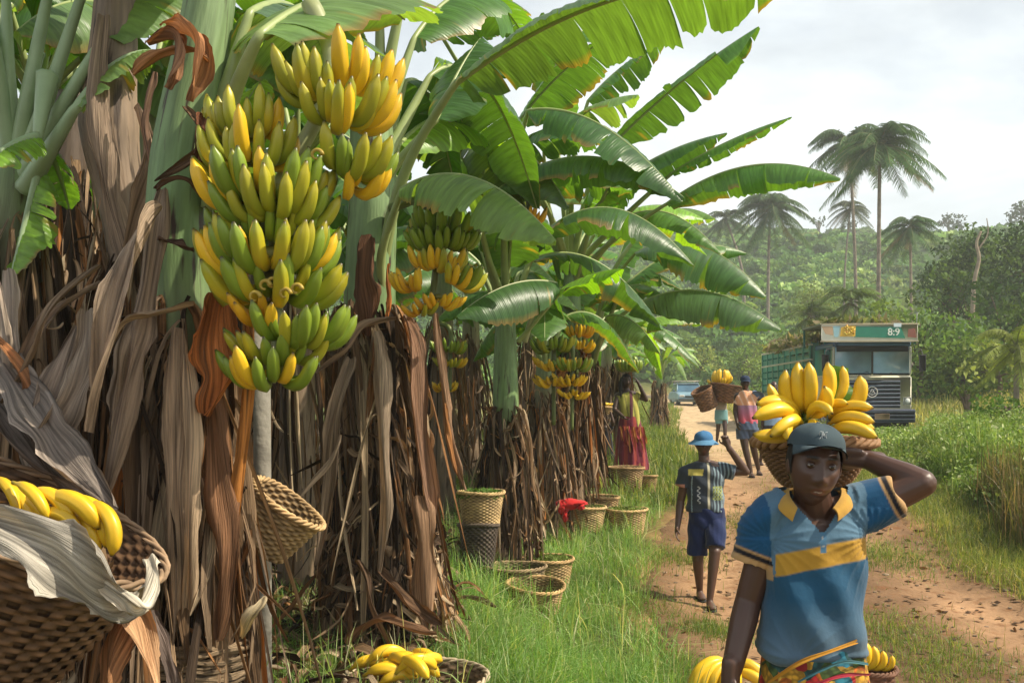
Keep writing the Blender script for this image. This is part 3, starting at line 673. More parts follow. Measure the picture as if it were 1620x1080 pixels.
# ================================================================ leaves
RIBC = (.30,.36,.14)
def leaf(parent, base, tip, lift, width, droop=.5, roll=0.0, pet=None, col=(.045,.105,.03), tears=.35, n=46, ribr=.016, name='leaf', curl=.5, side_sag=None, asym=1.0, ns=6, ribcol=RIBC):
    base = np.asarray(base, float); tip = np.asarray(tip, float)
    mid = (base+tip)/2+(np.asarray(lift) if np.ndim(lift) else A(0, 0, lift))
    pth = bez(base, mid, tip, n); Ln = np.linalg.norm(np.diff(pth, axis=0), axis=1).sum()
    T_ = np.gradient(pth, axis=0); T_ /= np.linalg.norm(T_, axis=1, keepdims=True)
    up = A(0, 0, 1)
    S_ = np.cross(T_, up+A(1e-3, 2e-3, 0)); S_ /= np.linalg.norm(S_, axis=1, keepdims=True); N_ = np.cross(S_, T_)
    cr, sr = math.cos(roll), math.sin(roll); S2 = S_*cr+N_*sr; N2 = -S_*sr+N_*cr
    t = np.linspace(0, 1, n); prof = np.clip(np.sin(PI*np.clip(t*.94+.045, 0, 1)), 0, 1)**.42*np.interp(t, [0, .12, .5, .85, 1], [.75, 1, 1, .82, .35])*width
    m = MB(); d_smooth = droop+.22*np.sin(t*4+R.uniform(0, 6))
    for h in (-1, 1):
        i = 0
        while i < n-1:
            ln = int(R.integers(2, 7)) if R.uniform() < tears else int(R.integers(5, 14)); j = min(i+ln, n-1)
            if n-1-j < 2: j = n-1
            idx = np.arange(i, j+1); torn = R.uniform() < tears; jit = R.normal(0, .17) if torn else R.normal(0, .03)
            if R.uniform() < tears*.18: jit += .7
            gap = R.uniform(.15, .7) if torn else R.uniform(0, .06)
            V = []; U = []; s = np.linspace(0, 1, ns)
            ci = (i+j)/2; 
            wid = prof*(asym if h > 0 else 1.0)
            for q, k in enumerate(idx):
                kk = k+(ci-k)*gap*.0
                a = d_smooth[k]+jit
                ph = 0; pos = pth[k].copy(); V.append(pos); U.append((k/(n-1)*Ln, 0, 0))
                st = wid[k]/(ns-1)
                if torn: st *= 1-.12*abs((k-ci)/max(ci-i, 1))**2
                # forward sweep of the veins
                for z in range(1, ns):
                    aa = a*(.35+.9*s[z])+curl*s[z]**2*.5
                    dirv = S2[k]*h*math.cos(aa)-N2[k]*math.sin(aa)
                    g = -A(0, 0, 1)*.18*s[z]
                    kf = (ci-k)/n*Ln*gap*.35/(ns-1)*s[z]*2
                    pos = pos+unit(dirv+g+T_[k]*.14)*st+T_[k]*kf
                    V.append(pos+N2[k]*.004*math.sin(k*2.1+z)); U.append((k/(n-1)*Ln, h*wid[k]*s[z], s[z]))
            V = np.array(V); U = np.array(U); c_ = len(idx); oj = R.uniform(-.05, .03)
            V[ns-1::ns] += (V[ns-1::ns]-V[ns-2::ns])*(oj*3+R.uniform(-.35, .15, (c_, 1)))
            a_ = np.arange(c_-1)[:, None]; b_ = np.arange(ns-1)[None, :]
            Q = np.stack([a_*ns+b_, a_*ns+b_+1, (a_+1)*ns+b_+1, (a_+1)*ns+b_], -1).reshape(-1, 4)
            cc = np.tile(np.array(col)*R.uniform(.88, 1.14), (len(V), 1))
            e = (U[:, 2] > .95)[:, None]; dry = R.uniform() < .25
            cc = cc*(1-e)+(A(.22, .15, .05) if dry else cc*1.1)*e
            if h > 0: Q = Q[:, ::-1]
            m.add(V, Q, None, cc, U)
            i = j
    o = m.build(name, MAT['leaf'], parent)
    rm = MB(); rr = np.linspace(ribr, ribr*.22, n)
    full = pth-N2*.004; radii = rr
    if pet is not None:
        pt = smooth_path([np.asarray(p, float) for p in pet]+[base], 16)[:-1]; full = np.vstack([pt, full]); radii = np.concatenate([np.linspace(ribr*2.3, ribr*1.05, 15), rr])
    rm.tube(full, radii, 8, col=ribcol); rm.build('midrib', MAT['rib'], o)
    return o
GL = (.075,.165,.04); DKL = (.05,.115,.035); BL = (.15,.28,.035); PL = (.13,.22,.08)
# ---------------------------------------------------------------- dry leaves
DC = [(.34,.225,.13), (.22,.135,.072), (.10,.06,.032), (.36,.25,.155), (.50,.38,.24), (.04,.026,.016), (.27,.135,.055), (.065,.04,.024), (.25,.175,.115)]
def ribbon(m, pts, width, col, fold=.5, n=22, amp=.02, twist=None, ns=6, ragged=.32, tip=.15, facing=None):
    p = smooth_path(pts, n)+wobble(n, amp); T_, X_, Y_ = frames(p, facing)
    tw = np.linspace(0, R.uniform(-1.2, 1.2) if twist is None else twist, n)+R.uniform(-.3, .3)+.3*np.sin(np.linspace(0, 7, n)+R.uniform(0, 6))
    t = np.linspace(0, 1, n); w = width*np.interp(t, [0, .12, .5, .85, 1], [.45, .8, 1, .75, tip])*(1+.18*np.sin(t*R.uniform(8, 20)+R.uniform(0, 6)))
    s = np.linspace(-1, 1, ns); V = []; U = []
    Ln = np.linalg.norm(np.diff(p, axis=0), axis=1).sum(); ph = R.uniform(0, 6); nk = max(n//3, 4)
    rgA, rgB = [np.interp(np.arange(n), np.linspace(0, n-1, nk), R.uniform(-1, .5, nk))+R.uniform(-.25, .1, n) for _ in (0, 1)]
    for k in range(n):
        c_, s_ = math.cos(tw[k]), math.sin(tw[k]); a = X_[k]*c_+Y_[k]*s_; b = -X_[k]*s_+Y_[k]*c_
        for z, q in enumerate(s):
            th = q*fold*1.6; off = a*(math.sin(th)/max(fold*1.6, .01))*w[k]*.5+b*((1-math.cos(th))/max(fold*1.6, .01))*w[k]*.5
            off = off+b*width*.09*math.sin(q*5+k*.25+ph)
            jg = 1+ragged*(rgA[k] if q < 0 else rgB[k])*(abs(q) > .9)
            V.append(p[k]+off*jg); U.append((k/(n-1)*Ln, q*width*.5+ph, ph))
    a_ = np.arange(n-1)[:, None]; b_ = np.arange(ns-1)[None, :]
    Q = np.stack([a_*ns+b_, a_*ns+b_+1, (a_+1)*ns+b_+1, (a_+1)*ns+b_], -1).reshape(-1, 4)
    sh = np.repeat(R.uniform(.85, 1.12, (1, ns)), n, axis=0).ravel()[:, None]
    m.add(np.array(V), Q, None, np.array(col)*sh, np.array(U))
def dryleaf(parent, pts, width, col, **k):
    m = MB(); ribbon(m, pts, width, col, **k); return m.build('dry_leaf', MAT['dry'], parent)
def skirt(root, ax, z0, z1, r0, r1, nbig, nstr, seed_cols=DC, wmin=.04, wmax=.11, flare=1.0, full=360, a0=-180, orange=.12):
    """hanging dead leaves round a stem whose axis function ax(z) gives x, y"""
    def one(big):
        a = math.radians(a0+R.uniform(0, full)); zt = z0-(z0-z1)*(R.uniform(0, .15) if R.uniform() < .5 else R.uniform(0, .6)); L_ = R.uniform(.45, 1.05)*(zt-z1); L_ = max(L_, .35)
        o = A(math.cos(a), math.sin(a), 0); sd = A(-o[1], o[0], 0)*R.normal(0, .08)
        rr0 = r0*R.uniform(.9, 1.15); rr1 = (r0+(r1-r0)*(zt-(zt-L_))/(z0-z1)*flare)*R.uniform(.8, 1.15)
        def at(z, r): x_, y_ = ax(z); return A(x_, y_, z)+o*r
        zm = zt-L_*.35; zb = max(zt-L_, z1)
        return [at(zt, rr0*.95), at(zt-L_*.08, rr0*1.15)+sd*.3, at(zm, rr0*.5+rr1*.5)+sd, at((zm+zb)/2, rr1*.9)+sd*1.6, at(zb, rr1)+sd*2.2]
    for k in range(nbig):
        c = np.array((.42,.17,.05)) if R.uniform() < orange else np.array(seed_cols[R.integers(len(seed_cols))])
        dryleaf(root, one(1), R.uniform(wmin*1.5, wmax), c*R.uniform(.8, 1.2), fold=R.uniform(.3, 1.2), facing=A(R.normal(), R.normal(), .1))
    if nstr:
        m = MB(); H_ = z0-z1
        for k in range(nstr//2):  # tangled strands lying across
            a = math.radians(a0+R.uniform(0, full)); z_ = z1+H_*R.uniform(.15, 1.0); fr_ = (z0-z_)/max(H_, .1); rr_ = r0*1.1+(r1-r0)*fr_; pl = []
            n_ = 5; da = R.uniform(-.5, .5); dz = -R.uniform(.0, .28)*H_; pz = z_
            for q in range(n_):
                aa = a+da*q/2; x_, y_ = ax(pz); rr2 = r0*1.1+(r1-r0)*(z0-pz)/max(H_, .1); pl.append(A(x_, y_, pz)+A(math.cos(aa), math.sin(aa), 0)*(rr2+R.uniform(.0, .07))); pz = pz+dz/4+R.uniform(-.07, .07)
            ribbon(m, pl, R.uniform(.006, wmin*1.3), np.array(seed_cols[R.integers(len(seed_cols))])*R.uniform(.7, 1.5), n=18, ns=4, amp=.025, facing=A(R.normal(), R.normal(), .1))
        for k in range(nstr):
            c = np.array(seed_cols[R.integers(len(seed_cols))])*R.uniform(.6, 1.25)
            p = one(0)
            if R.uniform() < .25:  # loose strand kicking out
                p[-1] = p[-1]+A(R.normal(0, .10), -abs(R.normal(0, .08)), R.uniform(0, .12)); p[-2] = p[-2]+A(R.normal(0, .05), -.03, 0)
            ribbon(m, p, R.uniform(.006, wmin*1.4), c, n=14, ns=4, amp=.03, facing=A(R.normal(), R.normal(), .1))
        o = m.build('dead_leaf_strips', MAT['dry'], root); o['kind'] = 'stuff'
def pstem(root, pts, rads, cols, n=40, sides=20, name='pseudostem'):
    p = smooth_path(pts, n); r = interp_path(rads, n); c = interp_path(cols, n)
    m = MB()
    a = np.arange(sides)/sides*2*PI; prof = 1+.045*np.sin(3*a+1)+.03*np.sin(7*a)
    m.tube(p, r, sides, cols=c, prof=prof, twist=.4); o = m.build(name, MAT['stem'], root)
    return o
SG = (.15,.24,.09); SG2 = (.20,.29,.13); SB = (.17,.115,.07); SB2 = (.24,.17,.11)
def plant_root(x, y, label, group='banana plants in the row along the road'):
    z = float(G(x, y)); return tag(empty('banana_plant', (x, y, z)), label, 'banana plant', group)

# ---- S1: the big stem with the largest bunch
def axf(pts):
    zs = np.array([p[2] for p in pts])[::-1]; xs = np.array([p[0] for p in pts])[::-1]; ys = np.array([p[1] for p in pts])[::-1]
    return lambda z: (float(np.interp(z, zs, xs)), float(np.interp(z, zs, ys)))
d = 3.9
s1 = plant_root(from_px(300, d), d, 'foremost banana plant, thick green stem behind the largest bunch, dead leaves tied round its foot')
pts = [P(352, -140, d), P(325, 40, d), P(290, 250, d), P(283, 430, d), P(296, 700, d), P(300, 1040, d), A(from_px(300, d), d, -.05)]
pstem(s1, pts, [.085, .10, .125, .13, .12, .12, .13], [SG2, SG2, SG, SG, SB, SB2, SB])
ax1 = axf(pts)
skirt(s1, ax1, zpx(470, d), .3, .14, .19, 44, 190, wmax=.13, orange=.10)
skirt(s1, ax1, zpx(1000, d), .0, .13, .36, 12, 60, wmax=.13, orange=.25)
m = MB()
for k in range(26):  # tie round the foot
    zc = zpx(1005, d)-R.uniform(0, .14); q = np.linspace(0, 2*PI, 26); x_, y_ = ax1(zc); rr = .215+R.uniform(0, .025)
    m.tube(np.stack([x_+rr*np.cos(q), y_+rr*np.sin(q), zc+.012*np.sin(q*2+k)+.01*np.sin(q*5+k*2)], 1), R.uniform(.004, .010), 5, col=np.array((.50,.36,.22))*R.uniform(.7, 1.2), cap=False)
m.build('tie', MAT['dry'], s1)
for pl, w_, c_ in (
    ([P(345, 465, 3.7), P(338, 530, 3.62), P(345, 600, 3.6), P(325, 662, 3.62)], .24, (.46,.16,.045)),
    ([P(378, 480, 3.7), P(385, 600, 3.66), P(383, 760, 3.7), P(365, 940, 3.75)], .07, (.52,.21,.05)),
    ([P(330, 620, 3.66), P(335, 760, 3.64), P(345, 880, 3.66), P(340, 1010, 3.7)], .15, (.24,.12,.06)),
    ([P(285, 520, 3.66), P(282, 640, 3.6), P(265, 800, 3.6), P(272, 1000, 3.66)], .15, (.40,.28,.18)),
    ([P(300, 560, 3.62), P(308, 700, 3.58), P(300, 860, 3.6), P(285, 1000, 3.66)], .09, (.50,.36,.23)),
    ([P(245, 330, 3.62), P(215, 400, 3.5), P(180, 520, 3.45), P(150, 680, 3.5)], .16, (.40,.30,.215)),
    ([P(262, 300, 3.7), P(235, 480, 3.6), P(205, 600, 3.55), P(165, 790, 3.6)], .12, (.30,.22,.155)),
    ([P(300, 480, 3.68), P(240, 492, 3.55), P(200, 505, 3.5), P(168, 560, 3.5)], .07, (.34,.25,.17)),
    ([P(240, 480, 3.65), P(205, 560, 3.6), P(190, 640, 3.62), P(175, 700, 3.65)], .10, (.42,.33,.25)),
    ([P(215, 920, 3.4), P(180, 1000, 3.3), P(170, 1100, 3.2)], .16, (.55,.27,.12)),
    ([P(190, 930, 3.38), P(225, 1020, 3.25), P(250, 1120, 3.2)], .13, (.58,.34,.18)),
    ([P(240, 960, 3.45), P(262, 1030, 3.4), P(290, 1110, 3.35)], .06, (.16,.12,.10)),
    ([P(380, 1010, 3.7), P(400, 980, 3.6), P(418, 940, 3.6)], .06, (.52,.42,.26)),
    ([P(262, 55, 3.75), P(292, 62, 3.6), P(318, 85, 3.58), P(298, 150, 3.6)], .15, (.42,.20,.09)),
    ([P(236, 78, 3.7), P(275, 65, 3.62), P(270, 100, 3.6), P(262, 138, 3.6)], .12, (.36,.19,.10)),
    ([P(215, 120, 3.75), P(250, 80, 3.66), P(300, 80, 3.6), P(330, 98, 3.6)], .07, (.40,.20,.09)),
    ([P(300, 170, 3.68), P(315, 215, 3.6), P(300, 250, 3.62), P(240, 280, 3.65)], .05, (.15,.09,.05)),
    ([P(330, 185, 3.62), P(322, 212, 3.58), P(310, 260, 3.6)], .07, (.20,.08,.04)),
    ([P(250, 380, 3.66), P(280, 388, 3.62), P(310, 400, 3.66)], .06, (.12,.07,.045)),
    ([P(248, 295, 3.66), P(285, 290, 3.6), P(315, 320, 3.66)], .05, (.13,.075,.05))):
    dryleaf(s1, pl, w_, c_, fold=.7, n=30, ns=9, amp=.012)
leaf(s1, P(410, 55, 3.6), P(640, 30, 4.6), .25, .42, .25, pet=[P(335, 330, 3.85), P(360, 180, 3.75)], col=PL, ribr=.02)
leaf(s1, P(395, 20, 3.9), P(560, 190, 5.4), .5, .40, .3, pet=[P(340, 200, 3.9)], col=(.10,.17,.09), ribr=.018)
for (b_, t_) in ((P(250, -260, 4.0), P(-60, -420, 3.2)), (P(320, -300, 4.0), P(160, -620, 3.0)), (P(280, -240, 4.1), P(20, -300, 4.6)), (P(180, -330, 4.2), P(-200, -380, 3.8)), (P(350, -330, 4.0), P(420, -640, 3.4))):  # crown leaves added out of view to shade the left side
    leaf(s1, b_, t_, .4, .42, .5, pet=[P(345, -100, 3.95)], col=GL)
leaf(s1, P(300, -120, 4.0), P(80, -60, 4.6), .5, .4, .4, pet=[P(330, 60, 3.95)], col=GL)  # unseen leaf above the view, added to cast shade
leaf(s1, P(330, -190, 4.1), P(420, -420, 5.6), .4, .38, .4, pet=[P(345, -60, 3.95)], col=GL)  # another overhead leaf out of view, put in for its shade
leaf(s1, P(365, 230, 3.95), P(420, 125, 4.4), .1, .10, .4, pet=[P(345, 330, 3.95)], col=BL, n=20, ribr=.01)
# largest bunch
c = lambda px, py, d=3.62: P(px, py+30, d)
def mixx(gl, yl, gr, yr):
    def f(th):
        s_ = math.sin(th)*.5+.5; return pickc({'g': gl*(1-s_)+gr*s_, 'gy': .8, 'yg': (yl*(1-s_)+yr*s_)*.5, 'y': (yl*(1-s_)+yr*s_)*.55})
    return f
root = tag(empty('banana_bunch', P(505, 60, 3.75)), 'largest bunch, many tiers of green and yellow bananas on the foremost plant', 'banana bunch', 'bunches of bananas growing on the plants')
sm = stalk(root, [P(490, 5, 3.75), P(525, 90, 3.7), P(500, 190, 3.68), P(440, 300, 3.66), P(435, 430, 3.64), P(440, 520, 3.62), P(432, 575, 3.6)], .035, (.33,.36,.17))
hl = [
 (c(520, 116, 3.62), .09, -85, 20, 6, 1.12, {'gy': 2, 'yg': 1, 'g': 1}, -.05),
 (c(545, 106, 3.66), .10, 0, 110, 6, 1.18, {'y': 3, 'yg': 1}, .0),
 (c(530, 156, 3.62), .12, -30, 95, 8, 1.2, {'y': 2, 'yg': 2, 'gy': 1}, -.15),
 (c(540, 232, 3.66), .12, -10, 95, 6, 1.15, {'g': 1, 'gy': 2}, -.15),
 (c(545, 262, 3.7), .12, 10, 80, 3, 1.0, {'y': 1}, -.25),
 (c(405, 190, 3.68), .14, -95, 60, 10, 1.05, {'gy': 3, 'yg': 1, 'y': .6}, .15),
 (c(400, 228, 3.64), .15, -100, 75, 9, 1.12, {'gy': 2, 'yg': 1, 'y': .9}, .05),
 (c(425, 275, 3.62), .18, -105, 95, 15, 1.28, mixx(.5, 2., 1.2, .6), -.1),
 (c(440, 300, 3.60), .15, -60, 100, 8, 1.12, {'g': 1, 'gy': 2}, -.15),
 (c(430, 335, 3.66), .17, -100, 100, 9, 1.05, {'g': 2, 'gy': 2}, -.1),
 (c(430, 375, 3.62), .19, -105, 105, 17, 1.32, mixx(1.5, .6, .8, 1.6), -.12),
 (c(440, 412, 3.66), .17, -110, 100, 11, 1.25, mixx(2, 1.2, 1.4, .6), -.3),
 (c(425, 455, 3.62), .07, -40, 30, 4, 1.0, {'o': 2, 'y': 1}, -.5),
 (c(462, 490, 3.63), .15, -20, 100, 9, 1.08, {'g': 3, 'gy': 1}, -.2),
 (c(445, 512, 3.66), .13, -100, 90, 8, 1.0, {'g': 2, 'gy': 1}, -.3),
 (c(432, 552, 3.62), .09, -85, 80, 7, 1.08, {'g': 2, 'y': 1, 'gy': 1}, -.25)]
for h in hl:
    q = hand(root, h[0], h[1], h[2], h[3], h[4], h[5], h[6], tilt=h[7]); V, Fs, C_, U_ = q.arr(); sm.add(V, np.concatenate(q.Q), np.concatenate(q.T), C_, U_)
for (px, py) in ((402, 470), (450, 465), (430, 448), (418, 452), (468, 458), (500, 245)):  # curled flower remains
    b = P(px, py, 3.42); q = np.linspace(0, 5, 14); sm.tube(b+np.stack([.022*np.cos(q)*(1-q/9), .01*q/5, .022*np.sin(q)*(1-q/9)], 1), np.linspace(.008, .004, 14), 6, col=(.42,.30,.05))
sm.build('stalk', MAT['rib'], root)

# ---- dried stems left of it
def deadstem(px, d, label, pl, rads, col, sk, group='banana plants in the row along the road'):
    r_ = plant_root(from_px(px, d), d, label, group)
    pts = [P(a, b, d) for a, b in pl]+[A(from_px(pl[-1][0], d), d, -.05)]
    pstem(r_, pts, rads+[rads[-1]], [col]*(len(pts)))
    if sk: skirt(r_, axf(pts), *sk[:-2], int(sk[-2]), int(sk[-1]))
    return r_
s0 = deadstem(190, 4.5, 'withered brown banana stem standing left of the foremost green stem', [(188, -150), (180, 60), (172, 200), (200, 380), (205, 600), (200, 1100)], [.07, .10, .13, .09, .09, .12], (.23,.165,.115), (zpx(330, 4.5), .1, .12, .30, 24, 130))
for pl, w_, c_ in (([P(165, 20, 4.3), P(152, 170, 4.25), P(165, 300, 4.25), P(195, 420, 4.3)], .16, (.34,.25,.18)), ([P(215, 180, 4.3), P(230, 260, 4.25), P(215, 340, 4.25), P(185, 470, 4.3)], .12, (.30,.21,.15)),
                   ([P(240, 110, 4.2), P(225, 200, 4.2), P(245, 300, 4.2)], .05, (.25,.15,.10)), ([P(170, 440, 4.2), P(110, 480, 4.), P(60, 530, 3.9), P(20, 600, 3.85)], .08, (.22,.15,.10))):
    dryleaf(s0, pl, w_, c_, fold=.8, n=30, ns=8, amp=.012)
sl_ = plant_root(from_px(25, 4.6), 4.6, 'banana plant at the left edge with pale leaf stalks and drooping dry leaves')
pts = [P(30, 250, 4.6), P(20, 420, 4.6), P(10, 700, 4.6), A(from_px(5, 4.6), 4.6, -.05)]
pstem(sl_, pts, [.10, .13, .13, .14], [SG, (.16,.15,.08), SB, SB]); skirt(sl_, axf(pts), zpx(330, 4.6), .1, .15, .42, 30, 130)
for (b, t_, l, w_, dr_, pt, cl) in (
    (P(78, -20, 4.5), P(150, -330, 5.2), .1, .3, .4, [P(30, 260, 4.6), P(45, 150, 4.5)], GL), (P(130, -10, 4.5), P(300, -260, 5.4), .2, .3, .5, [P(35, 270, 4.6), P(70, 170, 4.5)], GL),
    (P(165, 60, 4.4), P(330, -60, 4.9), .25, .28, .5, [P(40, 280, 4.55), P(80, 200, 4.45)], PL), (P(120, 170, 4.3), P(250, 80, 4.4), .15, .16, .5, [P(40, 300, 4.5), P(80, 235, 4.4)], PL),
    (P(60, 215, 4.3), P(-30, 262, 4.0), .05, .14, .6, [P(75, 120, 4.4)], BL), (P(60, 270, 4.45), P(15, 440, 4.35), .0, .16, .3, None, BL), (P(10, 0, 4.5), P(-90, -250, 5), .1, .3, .4, [P(20, 250, 4.6), P(12, 120, 4.5)], PL),
    (P(-10, 60, 4.4), P(-150, 10, 4.6), .2, .3, .5, [P(20, 260, 4.6)], GL), (P(70, 230, 4.6), P(110, 330, 4.9), .1, .14, .4, None, GL)):
    leaf(sl_, b, t_, l, w_, dr_, pet=pt, col=cl, ribr=.022, ribcol=(.30,.40,.22))
for pl, w_, c_ in (
    ([P(-10, 560, 3.9), P(50, 640, 3.6), P(110, 720, 3.5), P(185, 810, 3.4)], .20, (.30,.25,.21)), ([P(-20, 610, 3.9), P(30, 690, 3.6), P(90, 760, 3.5), P(160, 800, 3.4)], .14, (.20,.16,.13)),
    ([P(10, 420, 4.), P(20, 560, 3.9), P(30, 660, 3.85), P(50, 760, 3.8)], .10, (.42,.34,.27)), ([P(0, 540, 3.8), P(45, 600, 3.7), P(62, 650, 3.7), P(95, 690, 3.7)], .07, (.42,.19,.08)),
    ([P(160, 420, 3.9), P(90, 480, 3.8), P(50, 560, 3.75), P(-10, 640, 3.7)], .07, (.24,.17,.11)), ([P(120, 520, 3.9), P(85, 600, 3.7), P(60, 670, 3.6), P(75, 720, 3.6)], .12, (.33,.25,.19)),
    ([P(145, 480, 3.8), P(140, 560, 3.7), P(110, 640, 3.6), P(70, 700, 3.6)], .15, (.36,.28,.21)), ([P(35, 720, 3.8), P(20, 640, 3.8), P(10, 520, 3.8), P(-10, 420, 3.9)], .05, (.45,.36,.28)),
    ([P(200, 600, 3.7), P(195, 680, 3.7), P(200, 760, 3.7), P(205, 850, 3.7)], .02, (.4,.3,.2)), ([P(160, 780, 3.7), P(180, 830, 3.7), P(200, 900, 3.7)], .05, (.2,.13,.08))):
    dryleaf(sl_, pl, w_, c_, fold=.6, n=30, ns=9, amp=.012)
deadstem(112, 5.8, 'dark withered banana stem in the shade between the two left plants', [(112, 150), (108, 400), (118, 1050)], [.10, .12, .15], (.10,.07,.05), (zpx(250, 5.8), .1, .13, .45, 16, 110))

# ---- S2
d = 6.7
s2 = plant_root(from_px(600, d), d, 'tall banana plant with the second largest bunch and a ragged skirt of dead leaves')
pts = [P(585, 120, d), P(590, 300, d), P(585, 480, d), P(598, 700, d), P(605, 900, d), A(from_px(605, d), d, .05)]
pstem(s2, pts, [.12, .16, .17, .15, .15, .18], [SG2, SG2, SG, SB2, SB, SB]); ax2 = axf(pts)
skirt(s2, ax2, zpx(480, d), .28, .19, .38, 54, 330, wmax=.14, wmin=.05, orange=.07)
skirt(s2, ax2, 1.1, .25, .26, .50, 25, 200, wmax=.12, wmin=.05, orange=.1)
for pl, w_, c_ in (([P(590, 378, 6.45), P(580, 430, 6.4), P(590, 480, 6.4), P(585, 520, 6.45)], .22, (.16,.075,.04)), ([P(612, 415, 6.45), P(613, 470, 6.42), P(616, 520, 6.4)], .05, (.50,.17,.04)),
    ([P(640, 500, 6.5), P(660, 560, 6.4), P(668, 700, 6.3), P(680, 830, 6.25)], .18, (.28,.16,.10)), ([P(668, 780, 6.2), P(672, 860, 6.15), P(668, 940, 6.15), P(672, 1000, 6.2)], .22, (.32,.19,.11)),
    ([P(700, 640, 6.4), P(712, 700, 6.35), P(725, 745, 6.3)], .05, (.45,.2,.07)), ([P(590, 530, 6.3), P(600, 600, 6.25), P(612, 760, 6.2), P(605, 900, 6.2)], .16, (.40,.30,.21)),
    ([P(625, 500, 6.35), P(575, 520, 6.3), P(545, 560, 6.3), P(500, 590, 6.3)], .10, (.34,.24,.17)), ([P(560, 560, 6.3), P(530, 640, 6.2), P(520, 760, 6.2), P(500, 900, 6.2)], .14, (.30,.22,.15)),
    ([P(690, 500, 6.45), P(700, 600, 6.4), P(705, 680, 6.35), P(740, 770, 6.3)], .10, (.33,.2,.12)), ([P(540, 690, 6.1), P(520, 740, 6.0), P(470, 790, 5.9)], .05, (.36,.26,.17)),
    ([P(600, 905, 6.2), P(640, 950, 6.1), P(700, 990, 6.0)], .13, (.16,.09,.05)), ([P(560, 880, 6.2), P(590, 960, 6.1), P(620, 1020, 6.0)], .10, (.14,.085,.05)),
    ([P(560, 1010, 5.9), P(620, 985, 5.8), P(690, 1000, 5.7)], .12, (.20,.11,.06))):
    dryleaf(s2, pl, w_, c_, fold=.8, n=28, ns=8, amp=.02)
leaf(s2, P(722, 130, 6.0), P(1245, -25, 5.4), .42, .50, .42, pet=[P(600, 440, 6.7), P(625, 320, 6.5), P(660, 230, 6.3)], col=(.075,.15,.05), tears=.35, n=80, ribr=.022, asym=1.1)
leaf(s2, P(636, 298, 6.3), P(880, 380, 5.7), .42, .42, .8, pet=[P(606, 480, 6.65), P(604, 400, 6.5)], col=PL, tears=.3, n=50, ribr=.018)
leaf(s2, P(690, 190, 6.5), P(760, 60, 6.9), .1, .35, .5, pet=[P(600, 300, 6.7), P(635, 250, 6.6)], col=DKL, ribr=.018)
leaf(s2, P(640, -20, 6.6), P(700, -330, 7.4), .2, .45, .4, pet=[P(590, 300, 6.7), P(610, 130, 6.7)], col=GL, ribr=.026)
leaf(s2, P(600, -10, 6.6), P(500, -250, 7.0), .2, .4, .4, pet=[P(585, 300, 6.7), P(600, 130, 6.7)], col=PL, ribr=.024)
leaf(s2, P(560, 40, 6.7), P(420, 110, 7.6), .4, .42, .5, pet=[P(580, 240, 6.7)], col=(.09,.15,.08), ribr=.02)
leaf(s2, P(655, 60, 6.9), P(830, 60, 8.2), .7, .45, .5, pet=[P(600, 220, 6.8)], col=GL, ribr=.022)
leaf(s2, P(680, 120, 7.0), P(850, 330, 8.0), .9, .42, .6, pet=[P(605, 260, 6.8)], col=DKL, ribr=.022)
leaf(s2, P(640, 130, 7.2), P(720, 300, 8.4), .6, .42, .6, pet=[P(600, 280, 6.9)], col=DKL, ribr=.022)
leaf(s2, P(630, 230, 7.0), P(780, 240, 8.6), .5, .40, .5, pet=[P(600, 330, 6.9)], col=BL, ribr=.02)
# second bunch
dd = 6.25
root = tag(empty('banana_bunch', P(665, 330, dd)), 'second largest bunch, green upper tiers over ripe yellow ones, under a pale arching leaf', 'banana bunch', 'bunches of bananas growing on the plants')
sm = stalk(root, [P(620, 330, 6.5), P(655, 318, 6.35), P(690, 345, dd), P(690, 420, dd), P(680, 500, dd)], .035)
for h in ((P(700, 362, dd), .13, -95, 100, 13, 1.1, {'g': 3, 'gy': .5}, -.05), (P(700, 378, dd), .16, -90, 105, 13, 1.12, {'g': 3}, -.3), (P(690, 418, dd), .12, -80, 100, 10, 1.05, {'y': 3, 'g': 1, 'yg': 1}, -.1),
          (P(710, 436, dd), .13, 0, 105, 6, 1.1, {'y': 2, 'yg': 2, 'g': 1}, -.3), (P(665, 448, dd), .12, -105, 10, 8, .95, {'o': 2, 'y': 2}, -.15), (P(695, 470, dd), .08, -60, 100, 6, .9, {'o': 1, 'y': 2}, -.5), (P(668, 485, dd), .05, -90, 60, 4, .8, {'gy': 1, 'o': 1}, -.6)):
    q = hand(root, h[0], h[1], h[2], h[3], h[4], h[5], h[6], tilt=h[7]); V, Fs, C_, U_ = q.arr(); sm.add(V, np.concatenate(q.Q), np.concatenate(q.T), C_, U_)
sm.build('stalk', MAT['rib'], root)

